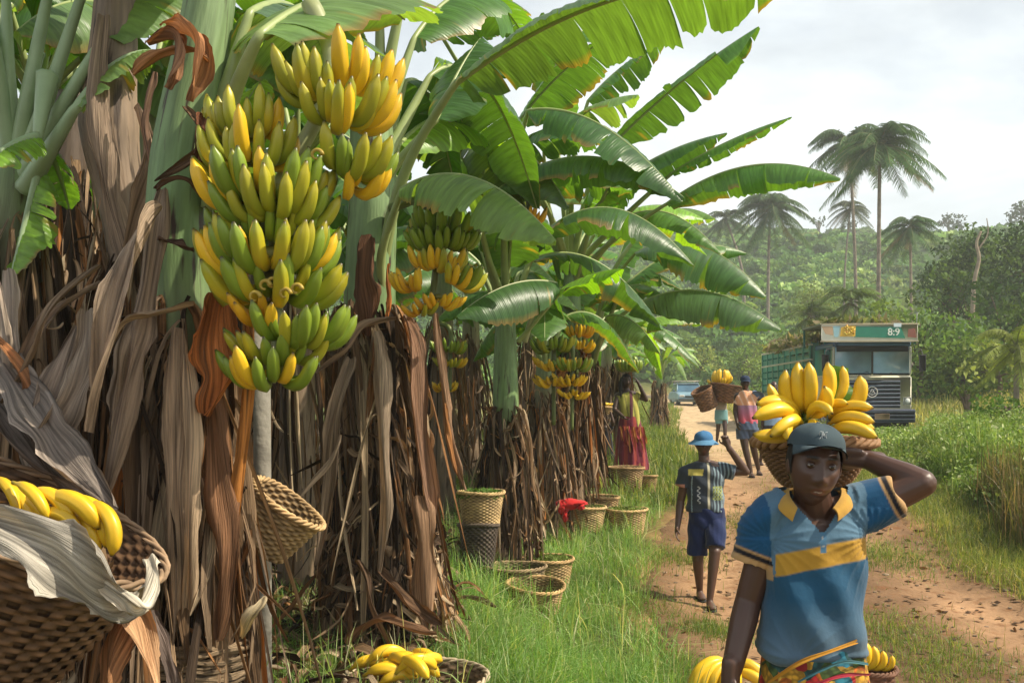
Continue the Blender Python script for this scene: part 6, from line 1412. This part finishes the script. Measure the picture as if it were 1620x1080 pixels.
# ---------------------------------------------------------------- person in orange and pink top
D4 = 17.5
m4, J4, B4 = person_px('person in an orange and pink top, denim shorts and dark cap further up the road', D4,
    dict(head=(1179, 605), neck=(1180, 619), chest=(1181, 634), pelvis=(1182, 672), sh=[(1166, 627), (1196, 626)], el=[(1163, 650), (1208, 636, .1)], wr=[(1166, 668, -.1), (1222, 626, .1)], hi=[(1175, 678), (1190, 678)], kn=[(1179, 708, -.05), (1192, 708, .1)], an=[(1188, 742, -.1), (1200, 742, .15)]), 1.0, A(-.1, -1, 0), (.06,.03,.018), voxel=.009, chest=(.16, .11), legr=(.088, .062, .055, .034))
capmesh('cap', m4, J4['head']+B4 @ A(0, -.004, .04), B4, (.088, .108, .088), (.03, .045, .08), brim=(.05, 1.1, .015))
q4 = lambda px, py, dd=0: P(px, py, D4+dd)
def c4f(V, N):
    y = HY+(HC-V[:, 2])*F/D4; t = np.clip((y-641)/26, 0, 1)[:, None]; c = A(.34, .20, .30)*(1-t)+A(.55, .10, .14)*t; c[y < 641] = A(.72, .36, .20); c[(y < 641)*(np.sin(V[:, 0]*60+V[:, 2]*25) > .7)] = A(.75, .50, .36); return c
child_cloth('top', m4, [loft([q4(1182, 670), q4(1182, 650), q4(1181, 632), q4(1180, 622), q4(1180, 618)], [.18, .17, .18, .15, .08], [.13, .125, .125, .10, .075], A(1, 0, 0), 20, 26), limb([q4(1170, 627), q4(1165, 640)], [.075, .075], flat=True), limb([q4(1192, 626), q4(1198, 630)], [.075, .075], flat=True)], .009, c4f, 3, lambda V, N: .007*np.sin(V[:, 0]*45+V[:, 2]*9))
child_cloth('shorts', m4, [loft([q4(1182, 666), q4(1182, 680)], [.17, .19], [.13, .14], A(1, 0, 0), 10, 24), limb([q4(1174, 678), q4(1175, 694)], [.115, .112], flat=True), limb([q4(1190, 678), q4(1191, 694, .05)], [.115, .11], flat=True)], .009, lambda V, N: np.tile(A(.085, .12, .19), (len(V), 1))*(1+.3*np.sin(V[:, 0]*70+V[:, 2]*33))[:, None])
m = MB(); ribbon(m, [q4(1190, 620, -.12), q4(1200, 622, -.10), q4(1210, 630, -.05), q4(1216, 640, .0)], .18, (.14,.22,.38), n=16, ns=7, amp=.01, tip=.7, facing=A(0, -.3, 1)); m.build('shoulder_cloth', MAT['cloth'], m4)
sandals(m4, J4, 1.0, (.4,.36,.28))
# person mostly hidden behind the fruit
D6 = 18.9
m6, J6, B6 = person_px('person mostly hidden behind the front bananas, walking beside the one in orange', D6,
    dict(head=(1224, 612), neck=(1224, 625), chest=(1224, 638), pelvis=(1222, 672), sh=[(1210, 632), (1238, 632)], el=[(1207, 652), (1241, 652)], wr=[(1206, 672), (1241, 672)], hi=[(1215, 678), (1230, 678)], kn=[(1208, 705), (1232, 705)], an=[(1203, 738, .05), (1231, 738, .2)]), .95, A(0, -1, 0), (.06,.03,.018), voxel=.011)
q6 = lambda px, py, dd=0: P(px, py, D6+dd)
child_cloth('shirt', m6, [loft([q6(1222, 676), q6(1223, 655), q6(1224, 638), q6(1224, 626)], [.17, .165, .17, .08], [.13, .12, .12, .08], A(1, 0, 0), 16, 24), limb([q6(1214, 632), q6(1209, 645)], [.08, .08], flat=True), limb([q6(1234, 632), q6(1239, 645)], [.08, .08], flat=True)], .011, lambda V, N: np.tile(A(.25, .36, .50), (len(V), 1)))
child_cloth('shorts', m6, [loft([q6(1222, 672), q6(1222, 684)], [.17, .18], [.13, .13], A(1, 0, 0), 10, 22), limb([q6(1215, 682), q6(1212, 700)], [.11, .105], flat=True), limb([q6(1230, 682), q6(1231, 700)], [.11, .105], flat=True)], .011, lambda V, N: np.tile(A(.05, .05, .06), (len(V), 1)))
# carrier further up with a big brown basket
D3 = 24.
m3, J3, B3 = person_px('carrier far up the road whose head is hidden by a big brown basket', D3,
    dict(head=(1141, 612, .3), neck=(1141, 624, .2), chest=(1141, 635, .1), pelvis=(1141, 657), sh=[(1131, 629, .1), (1151, 629, .1)], el=[(1124, 636), (1160, 634)], wr=[(1121, 622, -.1), (1161, 618, -.1)], hi=[(1137, 661), (1146, 661)], kn=[(1136, 678), (1147, 678, -.1)], an=[(1134, 692, .1), (1147, 694, -.15)]), .80, A(0, -1, -.3), (.055,.028,.018), voxel=.011, legr=(.085, .06, .055, .036))
q3 = lambda px, py, dd=0: P(px, py, D3+dd)
child_cloth('shirt', m3, [loft([q3(1141, 654), q3(1141, 640), q3(1141, 628, .1), q3(1141, 623, .15)], [.14, .13, .14, .07], [.11, .10, .10, .07], A(1, 0, 0), 14, 22)], .011, lambda V, N: np.tile(A(.30, .26, .22), (len(V), 1)))
child_cloth('shorts', m3, [loft([q3(1141, 648), q3(1141, 664)], [.15, .165], [.12, .12], A(1, 0, 0), 10, 22), limb([q3(1137, 660), q3(1137, 670)], [.085, .085], flat=True), limb([q3(1146, 660), q3(1146, 670)], [.085, .085], flat=True)], .011, lambda V, N: np.tile(A(.16, .32, .33), (len(V), 1)))
kb3 = q3(1146, 637, -.25); basket(kb3, .40, .17, .42, 'big brown basket of bananas carried at shoulder height far up the road', col=(.19,.095,.05), stakes=24, rows=12, bowl=.7, rot=rotm(0, .12))
basket(q3(1122, 645, -.35), .25, .22, .48, 'brown lidless basket hanging tipped over at the left of the far carrier', col=(.21,.105,.05), stakes=22, rows=12, rot=rotm(.2, -.45, 0))
tp = q3(1141, 607, -.25); lst = []
for k in range(22):
    a = k*2.4; o = A(math.cos(a), math.sin(a), 0); h_ = R.uniform(.0, 1.0); lst.append(('ys', tp+o*.08, tp+o*(.34-.22*h_)+A(0, 0, .10+.26*h_), o+A(0, 0, -.3), 1.25))
fruit('pile of yellow bananas on the big brown basket far up the road', lst, loc=tp)
# ---------------------------------------------------------------- woman and child by the baskets
DW = 16.2
mw, JW, BW = person_px('woman in a yellow green top and dark red wrapped skirt steadying fruit on her head', DW,
    dict(head=(991, 603), neck=(991, 618), chest=(992, 634), pelvis=(996, 668), sh=[(977, 626), (1007, 625)], el=[(972, 648, -.1), (1022, 632, -.05)], wr=[(985, 658, -.22), (1011, 608, -.1)], hi=[(990, 675), (1004, 675)], kn=[(990, 705), (1004, 705)], an=[(990, 738), (1004, 738)]), .97, A(.15, -1, -.05), (.055,.027,.018), voxel=.009, chest=(.145, .11), handdir=(None, A(-.5, .1, .9)), palm=(A(0, .3, 1), A(-1, 0, 0)))
qw = lambda px, py, dd=0: P(px, py, DW+dd)
def cwf(V, N): 
    c = np.tile(A(.40, .37, .08), (len(V), 1)); c[np.sin(V[:, 0]*55+V[:, 2]*10) > .75] = A(.20, .19, .05); c[np.abs(V[:, 0]-qw(997, 640)[0]) < .028] = A(.10, .03, .04); return c
child_cloth('top', mw, [loft([qw(998, 684), qw(997, 662), qw(993, 640), qw(992, 626), qw(991, 620)], [.18, .155, .16, .14, .07], [.14, .13, .14, .11, .07], A(1, 0, 0), 22, 28), limb([qw(980, 626), qw(976, 636)], [.07, .075], flat=True), limb([qw(1004, 625), qw(1012, 628)], [.07, .07], flat=True)], .009, cwf, 3, lambda V, N: .006*np.sin(V[:, 0]*50))
skirt_loft('wrapped_skirt', mw, [qw(996, 658), qw(997, 690), qw(999, 742)], [.155, .215, .29], [.13, .17, .22], lambda V: np.where((np.sin(V[:, 0]*42) > .55)[:, None], A(.30, .05, .04), A(.15, .018, .035)), MAT['cloth'], .009, 8)
m = MB()
for k in range(14):
    a = -1.9+k*.17; st = qw(997, 676)+A(.22*math.sin(a+.9), -.19*math.cos(a+.9), .02); ribbon(m, [st, st+A(.02, -.02, -.15), st+A(.05, -.03, -.33+.1*math.sin(k))], .05, ((.45,.10,.05), (.50,.22,.06), (.30,.04,.05))[k % 3], n=10, ns=5, amp=.01, facing=A(1, 0, 0))
m.build('fringe_shawl', MAT['cloth'], mw)
m = MB(); V, Q, T = ell(JW['head']+BW @ A(0, -.015, .02), A(.088, .108, .112)*.97, BW, 28, 22); H = (V-JW['head']) @ BW; keep = ~((H[:, 1] > .03) & (H[:, 2] < .06)); m.add(V, Q[keep[Q].all(1)], T[keep[T].all(1)], (.01,)*3)
for k in range(40):
    a = R.uniform(2.2, 4.6); o = A(.085*math.sin(a)*1.0, 0, 0); st = JW['head']+A(-.05-.045*R.uniform(), R.uniform(-.06, .06), .06-R.uniform(0, .05)); m.tube(smooth_path([st, st+A(-.02, -.01, -.12), st+A(-.01+R.normal(0, .01), -.03, -.32-R.uniform(0, .06))], 8), .012, 5, col=(.01,)*3)
m.build('hair', MAT['hair'], mw)
tp = qw(995, 588, 0); lst = []
for k in range(20):
    a = k*2*PI/20; o = A(math.cos(a), math.sin(a), 0); lst.append(('gc' if k % 4 else 'gyc', tp+o*.05+A(0, 0, .02), tp+o*.19+A(0, 0, .20), o, 1.2))
for k in range(9):
    a = k*2*PI/9; o = A(math.cos(a), math.sin(a), 0); lst.append(('gc', tp+o*.02+A(0, 0, .06), tp+o*.09+A(0, 0, .26), o, 1.2))
fruit('round bunch of green bananas balanced on the head of the woman', lst, loc=tp)
DK_ = 17.3
mk_, JK, BK = person_px('child in black clothes standing left of the woman with a small basket on the head', DK_,
    dict(head=(957, 663), neck=(957, 674), chest=(957, 684), pelvis=(957, 706), sh=[(948, 679), (966, 679)], el=[(945, 668, -.1), (970, 668, -.1)], wr=[(948, 652, -.08), (966, 652, -.08)], hi=[(953, 709), (961, 709)], kn=[(953, 722), (961, 722)], an=[(952, 738), (962, 738)]), .74, A(.3, -1, 0), (.075,.038,.022), voxel=.010)
qk = lambda px, py, dd=0: P(px, py, DK_+dd)
child_cloth('dress', mk_, [loft([qk(957, 730), qk(957, 710), qk(957, 690), qk(957, 676)], [.19, .15, .12, .06], [.15, .12, .09, .06], A(1, 0, 0), 16, 24), limb([qk(951, 680), qk(947, 673, -.05)], [.05, .05], flat=True), limb([qk(963, 680), qk(968, 673, -.05)], [.05, .05], flat=True)], .010, lambda V, N: np.tile(A(.012, .012, .018), (len(V), 1)))
kbk = JK['head']+A(0, 0, .085); basket(kbk, .15, .11, .12, 'small straw basket on the head of the child in black', col=STRAW, stakes=18, rows=8)
fruit('yellow bananas in the small basket on the child in black', [('yc', kbk+A(-.13+.05*k, -.08, .12), kbk+A(-.02+.05*k, -.05, .16), A(0, -.3, 1), 1.3) for k in range(5)]+[('yc', kbk+A(-.10+.05*k, .05, .12), kbk+A(.02+.03*k, .06, .19), A(0, -.3, 1), 1.3) for k in range(3)])
# ================================================================ vehicles
def wheel(parent, c, r, w, name='wheel'):
    m = MB(); q = np.linspace(0, 2*PI, 37)
    V = []; prof = [(-w/2, r*.62), (-w/2, r*.93), (-w*.36, r), (w*.36, r), (w/2, r*.93), (w/2, r*.62)]
    for a in q[:-1]: V += [(x_, math.cos(a)*rr*(1+.012*(k in (2, 3))*((int(a*12) % 2)*2-1)), math.sin(a)*rr) for k, (x_, rr) in enumerate(prof)]
    V = np.array(V)+c; n = len(prof); i = np.arange(36)[:, None]; j = np.arange(n-1)[None, :]; ii = (i+1) % 36
    m.add(V, np.stack([i*n+j, i*n+j+1, ii*n+j+1, ii*n+j], -1).reshape(-1, 4)); o = m.build(name, MAT['rubber'], parent); return o
def rim(parent, c, r, w, col=(.35,.34,.32)):
    m = MB(); m.tube(np.array([c-A(w*.42, 0, 0), c-A(w*.1, 0, 0), c+A(w*.42, 0, 0)]), [r*.63, r*.63, r*.63], 24, col=col)
    for s in (-1, 1):
        m.tube(np.array([c+A(s*w*.42, 0, 0), c+A(s*w*.52, 0, 0)]), [r*.26, r*.2], 14, col=(.2,.18,.16))
        for k in range(6):
            a = k*PI/3; p = c+A(s*w*.425, math.cos(a)*r*.42, math.sin(a)*r*.42); m.tube(np.array([p, p+A(s*.015, 0, 0)]), r*.05, 6, col=(.1,.1,.1))
    m.build('rim', MAT['plain'], parent)
TY = 30.0; TX0, TX1 = from_px(1318, TY), from_px(1444, TY); TXC = (TX0+TX1)/2; TZ = zpx(694, TY)
tr = tag(empty('truck', (TXC, TY+1, TZ)), 'old truck with cream cab, green slatted cargo bed and painted board above the windscreen', 'truck')
def bx(m, x0, x1, y0, y1, z0, z1, col, bev=.02): m.box(A((x0+x1)/2, (y0+y1)/2, (z0+z1)/2), (abs(x1-x0)/2, abs(y1-y0)/2, abs(z1-z0)/2), col, bev=bev)
CRM = (.74,.70,.52); NVY = (.035,.06,.12); GRN = (.02,.23,.18); GRN2 = (.04,.31,.25)
zf = lambda py: zpx(py, TY)
m = MB(); bx(m, TX0+.02, TX1-.02, TY+.0, TY+1.9, zf(648), zf(594), CRM, .05)      # lower cab
bx(m, TX0+.03, TX1-.03, TY+.06, TY+1.9, zf(594), zf(589), CRM, .02)
for x in (TX0+.05, TX1-.05): bx(m, x-.03, x+.03, TY+.05, TY+.20, zf(592), zf(548), (.5,.5,.42), .02)
bx(m, TX0+.03, TX1-.03, TY+.08, TY+1.9, zf(549), zf(541), (.06,.13,.22), .04)
for (x, s) in ((TX0+.05, -1), (TX1-.05, 1)):   # sides: sill, b pillar, upper frame
    bx(m, x-.03, x+.03, TY+.9, TY+1.9, zf(592), zf(549), GRN if s < 0 else CRM, .01); bx(m, x-.028, x+.028, TY+.2, TY+.32, zf(592), zf(549), GRN if s < 0 else CRM, .01)
bx(m, TX0+.06, TX1-.06, TY+1.84, TY+1.89, zf(594), zf(548), (.10,.10,.10), .005)
m.build('cab', MAT['paint'], tr)
m = MB(); bx(m, TX0+.07, TXC-.02, TY+.06, TY+.08, zf(593), zf(549), (.22,.36,.50), .002); bx(m, TXC+.02, TX1-.07, TY+.06, TY+.08, zf(593), zf(549), (.24,.38,.50), .002); m.build('windscreen', MAT['glass'], tr)
m = MB(); bx(m, TXC-.028, TXC+.028, TY+.04, TY+.10, zf(591), zf(549), (.05,.05,.05), .005); m.build('windscreen_divider', MAT['plain'], tr)
m = MB(); bx(m, TX0+.10, TX1-.10, TY-.14, TY+.12, zf(547), zf(540), (.05,.12,.22), .03); bx(m, TX0+.12, TX1-.12, TY+.02, TY+.10, zf(556), zf(547), (.012,.014,.025), .01); m.build('sun_visor', MAT['paint'], tr)
m = MB(); bx(m, TX0+.03, TX0+.05, TY+.34, TY+.88, zf(588), zf(552), (.05,.08,.10), .002); bx(m, TX1-.05, TX1-.03, TY+.34, TY+.88, zf(588), zf(552), (.05,.08,.10), .002); m.build('side_window', MAT['glass'], tr)
m = MB(); bx(m, TX0+.28, TX1-.38, TY-.012, TY+.02, zf(645), zf(601), (.015,.02,.035), .01)
for k in range(7):
    z = zf(643-k*6.3); bx(m, TX0+.29, TX1-.39, TY-.045, TY-.008, z, z+.055, (.20,.24,.33), .008)
gr = m.build('grille', MAT['plain'], tr)
m = MB(); ec = A(TXC-.05+.0, TY-.07, zf(620)); q = np.linspace(0, 2*PI, 33)
m.tube(ec+np.stack([.155*np.cos(q), 0*q, .155*np.sin(q)], 1), .016, 6, col=(.55,.53,.48), cap=False, ref=A(0, 1, 0))
for pl in ([(0,.10),(-.09,-.05),(0,-.09),(.09,-.05),(0,.10)], [(-.03,.03),(.04,.0),(-.03,-.03)]): m.tube(ec+np.array([(a, 0, b) for a, b in pl]), .012, 6, col=(.55,.53,.48), ref=A(0, 1, 0))
m.build('emblem', MAT['plain'], gr)
m = MB(); bx(m, TX0+.62, TX1-.92, TY-.02, TY+.0, zf(599.5), zf(596.5), (.60,.58,.48), .003); m.build('name_strip', MAT['plain'], tr)
m = MB(); bx(m, TX0-.02, TX1+.02, TY-.18, TY+.05, zf(668), zf(647), (.03,.045,.085), .03)
for k in range(3): bx(m, TX0+.0, TX1-.0, TY-.20, TY-.17, zf(664-k*6), zf(662-k*6), (.14,.18,.27), .004)
bp = m.build('bumper', MAT['plain'], tr)
m = MB(); bx(m, TXC-.02, TXC+.42, TY-.225, TY-.205, zf(663), zf(654), (.42,.28,.20), .003); m.build('number_plate', MAT['plain'], bp)
for x in (TX0+.15, TX1-.17):
    m = MB(); bx(m, x-.12, x+.12, TY-.03, TY+.03, zf(640), zf(628), (.35,.36,.33), .02); m.tube(np.array([A(x, TY-.035, zf(634)), A(x, TY-.06, zf(634))]), [.085, .07], 18, col=(.65,.66,.62)); m.build('headlight', MAT['glass'], tr)
for s, x in ((-1, TX0), (1, TX1)):
    m = MB(); m.tube(smooth_path([A(x, TY+.1, zf(553)), A(x+s*.18, TY-.05, zf(552)), A(x+s*.26, TY-.08, zf(560)), A(x+s*.26, TY-.08, zf(588))], 10), .014, 6, col=(.1,.1,.1))
    bx(m, x+s*.26-.10, x+s*.26+.10, TY-.11, TY-.05, zf(587), zf(561), (.02,.02,.025), .02); m.build('wing_mirror', MAT['plain'], tr)
m = MB(); m.tube(np.array([A(TXC-.5, TY+.09, zf(592)), A(TXC-.15, TY+.06, zf(588)), A(TXC+.0, TY+.09, zf(590))]), .012, 5, col=(.02,)*3); m.tube(np.array([A(TXC+.35, TY+.09, zf(593)), A(TXC+.6, TY+.06, zf(589))]), .012, 5, col=(.02,)*3); m.build('wiper', MAT['plain'], tr)
# painted board
SY0 = TY-.32; m = MB(); bw0, bw1 = from_px(1300, SY0), from_px(1452, SY0)
bx(m, bw0, bw1, SY0, SY0+.06, zpx(539, SY0), zpx(513, SY0), (.80,.78,.68), .01)
for zz0 in (512.5, 539.5): bx(m, bw0-.02, bw1+.02, SY0-.03, SY0+.09, zpx(zz0, SY0)-.02, zpx(zz0, SY0)+.02, (.60,.52,.38), .01)
sb = m.build('sign_board', MAT['paint'], tr)
def flat(name, pl, y, col, parent, mt='paint'):
    V = np.array([P(px, py, y) for px, py in pl]); n = len(V); m = MB(); V2 = V+A(0, .012, 0)
    T = np.array([[0, k, k+1] for k in range(1, n-1)]); Q = np.array([[k, (k+1) % n, (k+1) % n+n, k+n] for k in range(n)])
    m.add(np.vstack([V, V2]), Q, T, col); return m.build(name, MAT[mt], parent, smooth=False)
flat('green_field', [(1354, 516), (1425, 517), (1432, 535), (1351, 533)], SY0-.012, (.015,.20,.12), sb); flat('blue_field', [(1318, 516), (1329, 516), (1326, 533), (1320, 533)], SY0-.012, (.30,.50,.55), sb)
o = flat('painted_fruit', [(1331, 518), (1340, 515), (1354, 515), (1353, 532), (1329, 532)], SY0-.016, (.72,.42,.03), sb)
m = MB()
for k in range(16): a = P(R.uniform(1331, 1351), R.uniform(518, 530), SY0-.02); m.tube(np.array([a, a+A(R.uniform(-.1, .1), -.004, R.uniform(.03, .1))]), .018, 6, col=((.80,.55,.05), (.55,.25,.02), (.85,.65,.12))[k % 3])
m.build('fruit_picture', MAT['paint'], o)
flat('red_picture', [(1437, 521), (1447, 519), (1450, 534), (1436, 533)], SY0-.012, (.25,.08,.05), sb); flat('cream_picture', [(1300, 516), (1317, 516), (1318, 530), (1306, 528)], SY0-.012, (.50,.33,.20), sb)
flat('small_card', [(1414, 511), (1426, 511), (1426, 517), (1414, 517)], SY0-.04, (.65,.72,.75), sb)
def text(s_, c, size, col, parent, ext=.006):
    cu = bpy.data.curves.new('txt', 'FONT'); cu.body = s_; cu.size = size; cu.extrude = ext; cu.align_x = 'CENTER'; cu.offset = .004; o = bpy.data.objects.new('txt', cu); COL.objects.link(o)
    dg = bpy.context.evaluated_depsgraph_get(); me = bpy.data.meshes.new_from_object(o.evaluated_get(dg)); bpy.data.objects.remove(o)
    a = me.color_attributes.new('Col', 'FLOAT_COLOR', 'POINT'); a.data.foreach_set('color', np.tile(np.array([*col, 1.], np.float32), len(me.vertices)))
    me.materials.clear(); me.materials.append(MAT['plain']); o = bpy.data.objects.new('lettering', me); COL.objects.link(o); o.parent = parent
    o.rotation_euler = (PI/2, 0, 0); o.location = [float(v) for v in (np.asarray(c)-WL[parent.name])]; return o
text('8:9', P(1414, 530, SY0-.02), .30, (.75,.78,.70), sb)
m = MB(); bx(m, TX0+.1, TXC-.1, TY-.12, TY-.02, zf(540.5), zf(536), (.10,.30,.55), .01); m.build('blue_lamp_strip', MAT['plain'], tr)
m = MB(); m.tube(np.array([P(1450, 516, SY0+.1), P(1451, 494, SY0+.1)]), .012, 5, col=(.3,.3,.3)); m.build('aerial', MAT['plain'], tr)
# roof rack frame joining board to bed
m = MB()
for x in (bw0+.1, TX1-.05):
    for yy_ in (SY0+.05, TY+1.8): bx(m, x-.03, x+.03, yy_-.03, yy_+.03, zf(545), zf(514), (.02,.12,.10), .005)
bx(m, bw0+.05, TX1, TY+.0, TY+1.85, zf(514)-.03, zf(514)+.03, (.10,.12,.08), .01); m.build('roof_rack', MAT['plain'], tr)
# cargo bed
B0, B1 = TY+2.05, TY+8.2; bt, bb_ = zf(538), zf(612)
m = MB(); bx(m, TX0-.05, TX1+.05, B0, B1, bb_-.12, bb_, (.03,.10,.08), .02); bx(m, TX0-.04, TX1+.04, B0, B0+.05, bb_, bt+.1, (.015,.12,.09), .01); bx(m, TX0-.04, TX1+.04, B1-.05, B1, bb_, bt-.1, GRN, .01)
for x in (TX0-.05, TX1+.05):
    for k in range(6):
        z0 = bb_+(bt-bb_)*k/6; bx(m, x-.02, x+.02, B0, B1, z0+.02, z0+(bt-bb_)/6-.03, GRN2 if k % 2 else GRN, .008)
    for k in range(9): yv = B0+.05+(B1-B0-.1)*k/8; bx(m, x-.05, x+.05, yv-.05, yv+.05, bb_-.05, bt+.03, (.02,.20,.14), .01)
    for z0 in (bt, bb_+(bt-bb_)*.66): bx(m, x-.055, x+.055, B0-.02, B1+.02, z0-.03, z0+.03, (.50,.52,.46), .008)
m.build('cargo_bed', MAT['paint'], tr)
m = MB(); bx(m, TX0+.35, TX1-.35, TY+.3, B1-.2, bb_-.38, bb_-.14, (.02,.02,.022), .02); bx(m, TX0+.12, TX1-.12, TY-.02, TY+.5, zf(680), zf(666), (.02,.02,.025), .03)
bx(m, TX0+.2, TX1-.2, TY+.95, TY+1.25, TZ+.42, TZ+.56, (.02,)*3, .02); m.build('chassis', MAT['plain'], tr)
for (x, y_) in ((TX0+.18, TY+1.1), (TX1-.18, TY+1.1), (TX0+.18, B1-1.7), (TX1-.18, B1-1.7)):
    c_ = A(x, y_, TZ+.5); wobj = wheel(tr, c_, .5, .30); rim(wobj, c_, .5, .30)
n = 2600; yy = R.uniform(TY+.3, B1-.5, n); xx = R.uniform(TX0-.15, TX1-.3, n); zz = zf(532)+R.uniform(-.1, .22, n)*(1+.5*np.sin(yy*3)); zz[yy < TY+2] = zf(514)+R.uniform(0, .18, (yy < TY+2).sum())
ld = tag(empty('load', (TXC, TY+5, bt)), 'load of cut leafy branches piled over the green truck bed', 'branches')
quads('foliage', np.stack([xx, yy, zz], 1), R.uniform(.08, .26, n), gcol(n, (.10,.13,.04), (.26,.27,.11), (.3,.24,.14), .3), MAT['foliage'], ld, asp=2.8)
m = MB()
for k in range(60):
    a = A(R.uniform(TX0-.1, TX0+1.5), R.uniform(TY+1.5, B1), zf(532)); l = R.uniform(.4, 1.1); w_ = R.uniform(0, 6.3); m.tube(smooth_path([a, a+A(l*.5*math.cos(w_), l*.5*math.sin(w_), .25), a+A(l*math.cos(w_), l*math.sin(w_), R.uniform(-.2, .4))], 6), .012, 4, col=(.24,.2,.12))
m.build('twigs', MAT['bark'], ld)
# small blue car far up the road
CY = 60.0; CX0, CX1 = from_px(1073, CY), from_px(1117, CY); CXC = (CX0+CX1)/2; CZ = float(G(CXC, CY))
car = tag(empty('car', (CXC, CY+1, CZ)), 'small light blue car with a roof rack coming down the road in the distance', 'car')
hw = (CX1-CX0)/2
sec = [(-.0, .30, .62), (.06, .27, .74), (.9, .27, .86), (1.1, .27, .90), (3.5, .27, .92), (3.75, .32, .88), (3.8, .4, .7)]
def carloft(secs, wf, col, name, mt):
    m = MB(); V = []
    for (y_, z0, z1) in secs:
        w_ = hw*wf; V += [(x_*w_, y_, z) for x_, z in ((-.92, z0), (-1, z0+(z1-z0)*.35), (-.97, z1-.05), (-.88, z1), (.88, z1), (.97, z1-.05), (1, z0+(z1-z0)*.35), (.92, z0))]
    V = np.array(V)+A(CXC, CY, CZ); n = 8; i = np.arange(len(secs)-1)[:, None]; j = np.arange(n)[None, :]; k = (j+1) % n
    Q = np.stack([i*n+j, i*n+k, (i+1)*n+k, (i+1)*n+j], -1).reshape(-1, 4); e = (len(secs)-1)*n
    m.add(V, np.vstack([Q, [[0, 1, 6, 7], [1, 2, 5, 6], [2, 3, 4, 5], [e, e+1, e+6, e+7], [e+1, e+2, e+5, e+6], [e+2, e+3, e+4, e+5]]]), None, col); return m.build(name, MAT[mt], car, smooth=False)
carloft(sec, 1, (.22,.36,.42), 'body', 'paint')
m = MB(); V = np.array([(-.88, .95, .88), (.88, .95, .88), (.76, 1.45, 1.36), (-.76, 1.45, 1.36), (-.76, 3.0, 1.38), (.76, 3.0, 1.38), (.86, 3.6, .9), (-.86, 3.6, .9)])*A(hw, 1, 1)+A(CXC, CY, CZ)
m.add(V, [[0, 1, 2, 3], [3, 2, 5, 4], [4, 5, 6, 7], [0, 3, 4, 7], [1, 6, 5, 2]], None, (.06,.14,.20)); m.build('windows', MAT['glass'], car, smooth=False)
m = MB(); m.box(A(CXC, CY+2.2, CZ+1.40), (hw*.78, .85, .035), (.30,.42,.46), bev=.02)
for sx_ in (-1, 1):
    m.tube(np.array([A(CXC+sx_*hw*.9, CY+.97, CZ+.88), A(CXC+sx_*hw*.77, CY+1.45, CZ+1.38)]), .03, 6, col=(.25,.36,.4))
m.build('roof', MAT['paint'], car)
m = MB()
for yv in (1.6, 2.7): m.box(A(CXC, CY+yv, CZ+1.56), (hw*.95, .025, .02), (.55,.5,.4))
for sx_ in (-1, 1): m.box(A(CXC+sx_*hw*.88, CY+2.15, CZ+1.56), (.02, .8, .022), (.5,.46,.38)); [m.box(A(CXC+sx_*hw*.75, CY+yv, CZ+1.48), (.02, .02, .08), (.2,.2,.2)) for yv in (1.6, 2.7)]
m.build('roof_rack', MAT['plain'], car)
m = MB(); m.box(A(CXC, CY-.05, CZ+.38), (hw*.98, .08, .07), (.07,.09,.1), bev=.02); m.box(A(CXC, CY-.02, CZ+.58), (hw*.5, .03, .05), (.03,.04,.05)); m.build('bumper', MAT['plain'], car)
for sx_ in (-1, 1):
    m = MB(); m.box(A(CXC+sx_*hw*.74, CY-.015, CZ+.62), (hw*.18, .04, .06), (.7,.72,.7), bev=.02); m.build('headlight', MAT['glass'], car)
    m = MB(); m.box(A(CXC+sx_*hw*1.08, CY+1.2, CZ+.95), (.07, .04, .06), (.1,.15,.18), bev=.02); m.build('wing_mirror', MAT['plain'], car)
    for yv in (.75, 3.0): c_ = A(CXC+sx_*hw*.86, CY+yv, CZ+.31); wobj = wheel(car, c_, .31, .2); rim(wobj, c_, .31, .2)
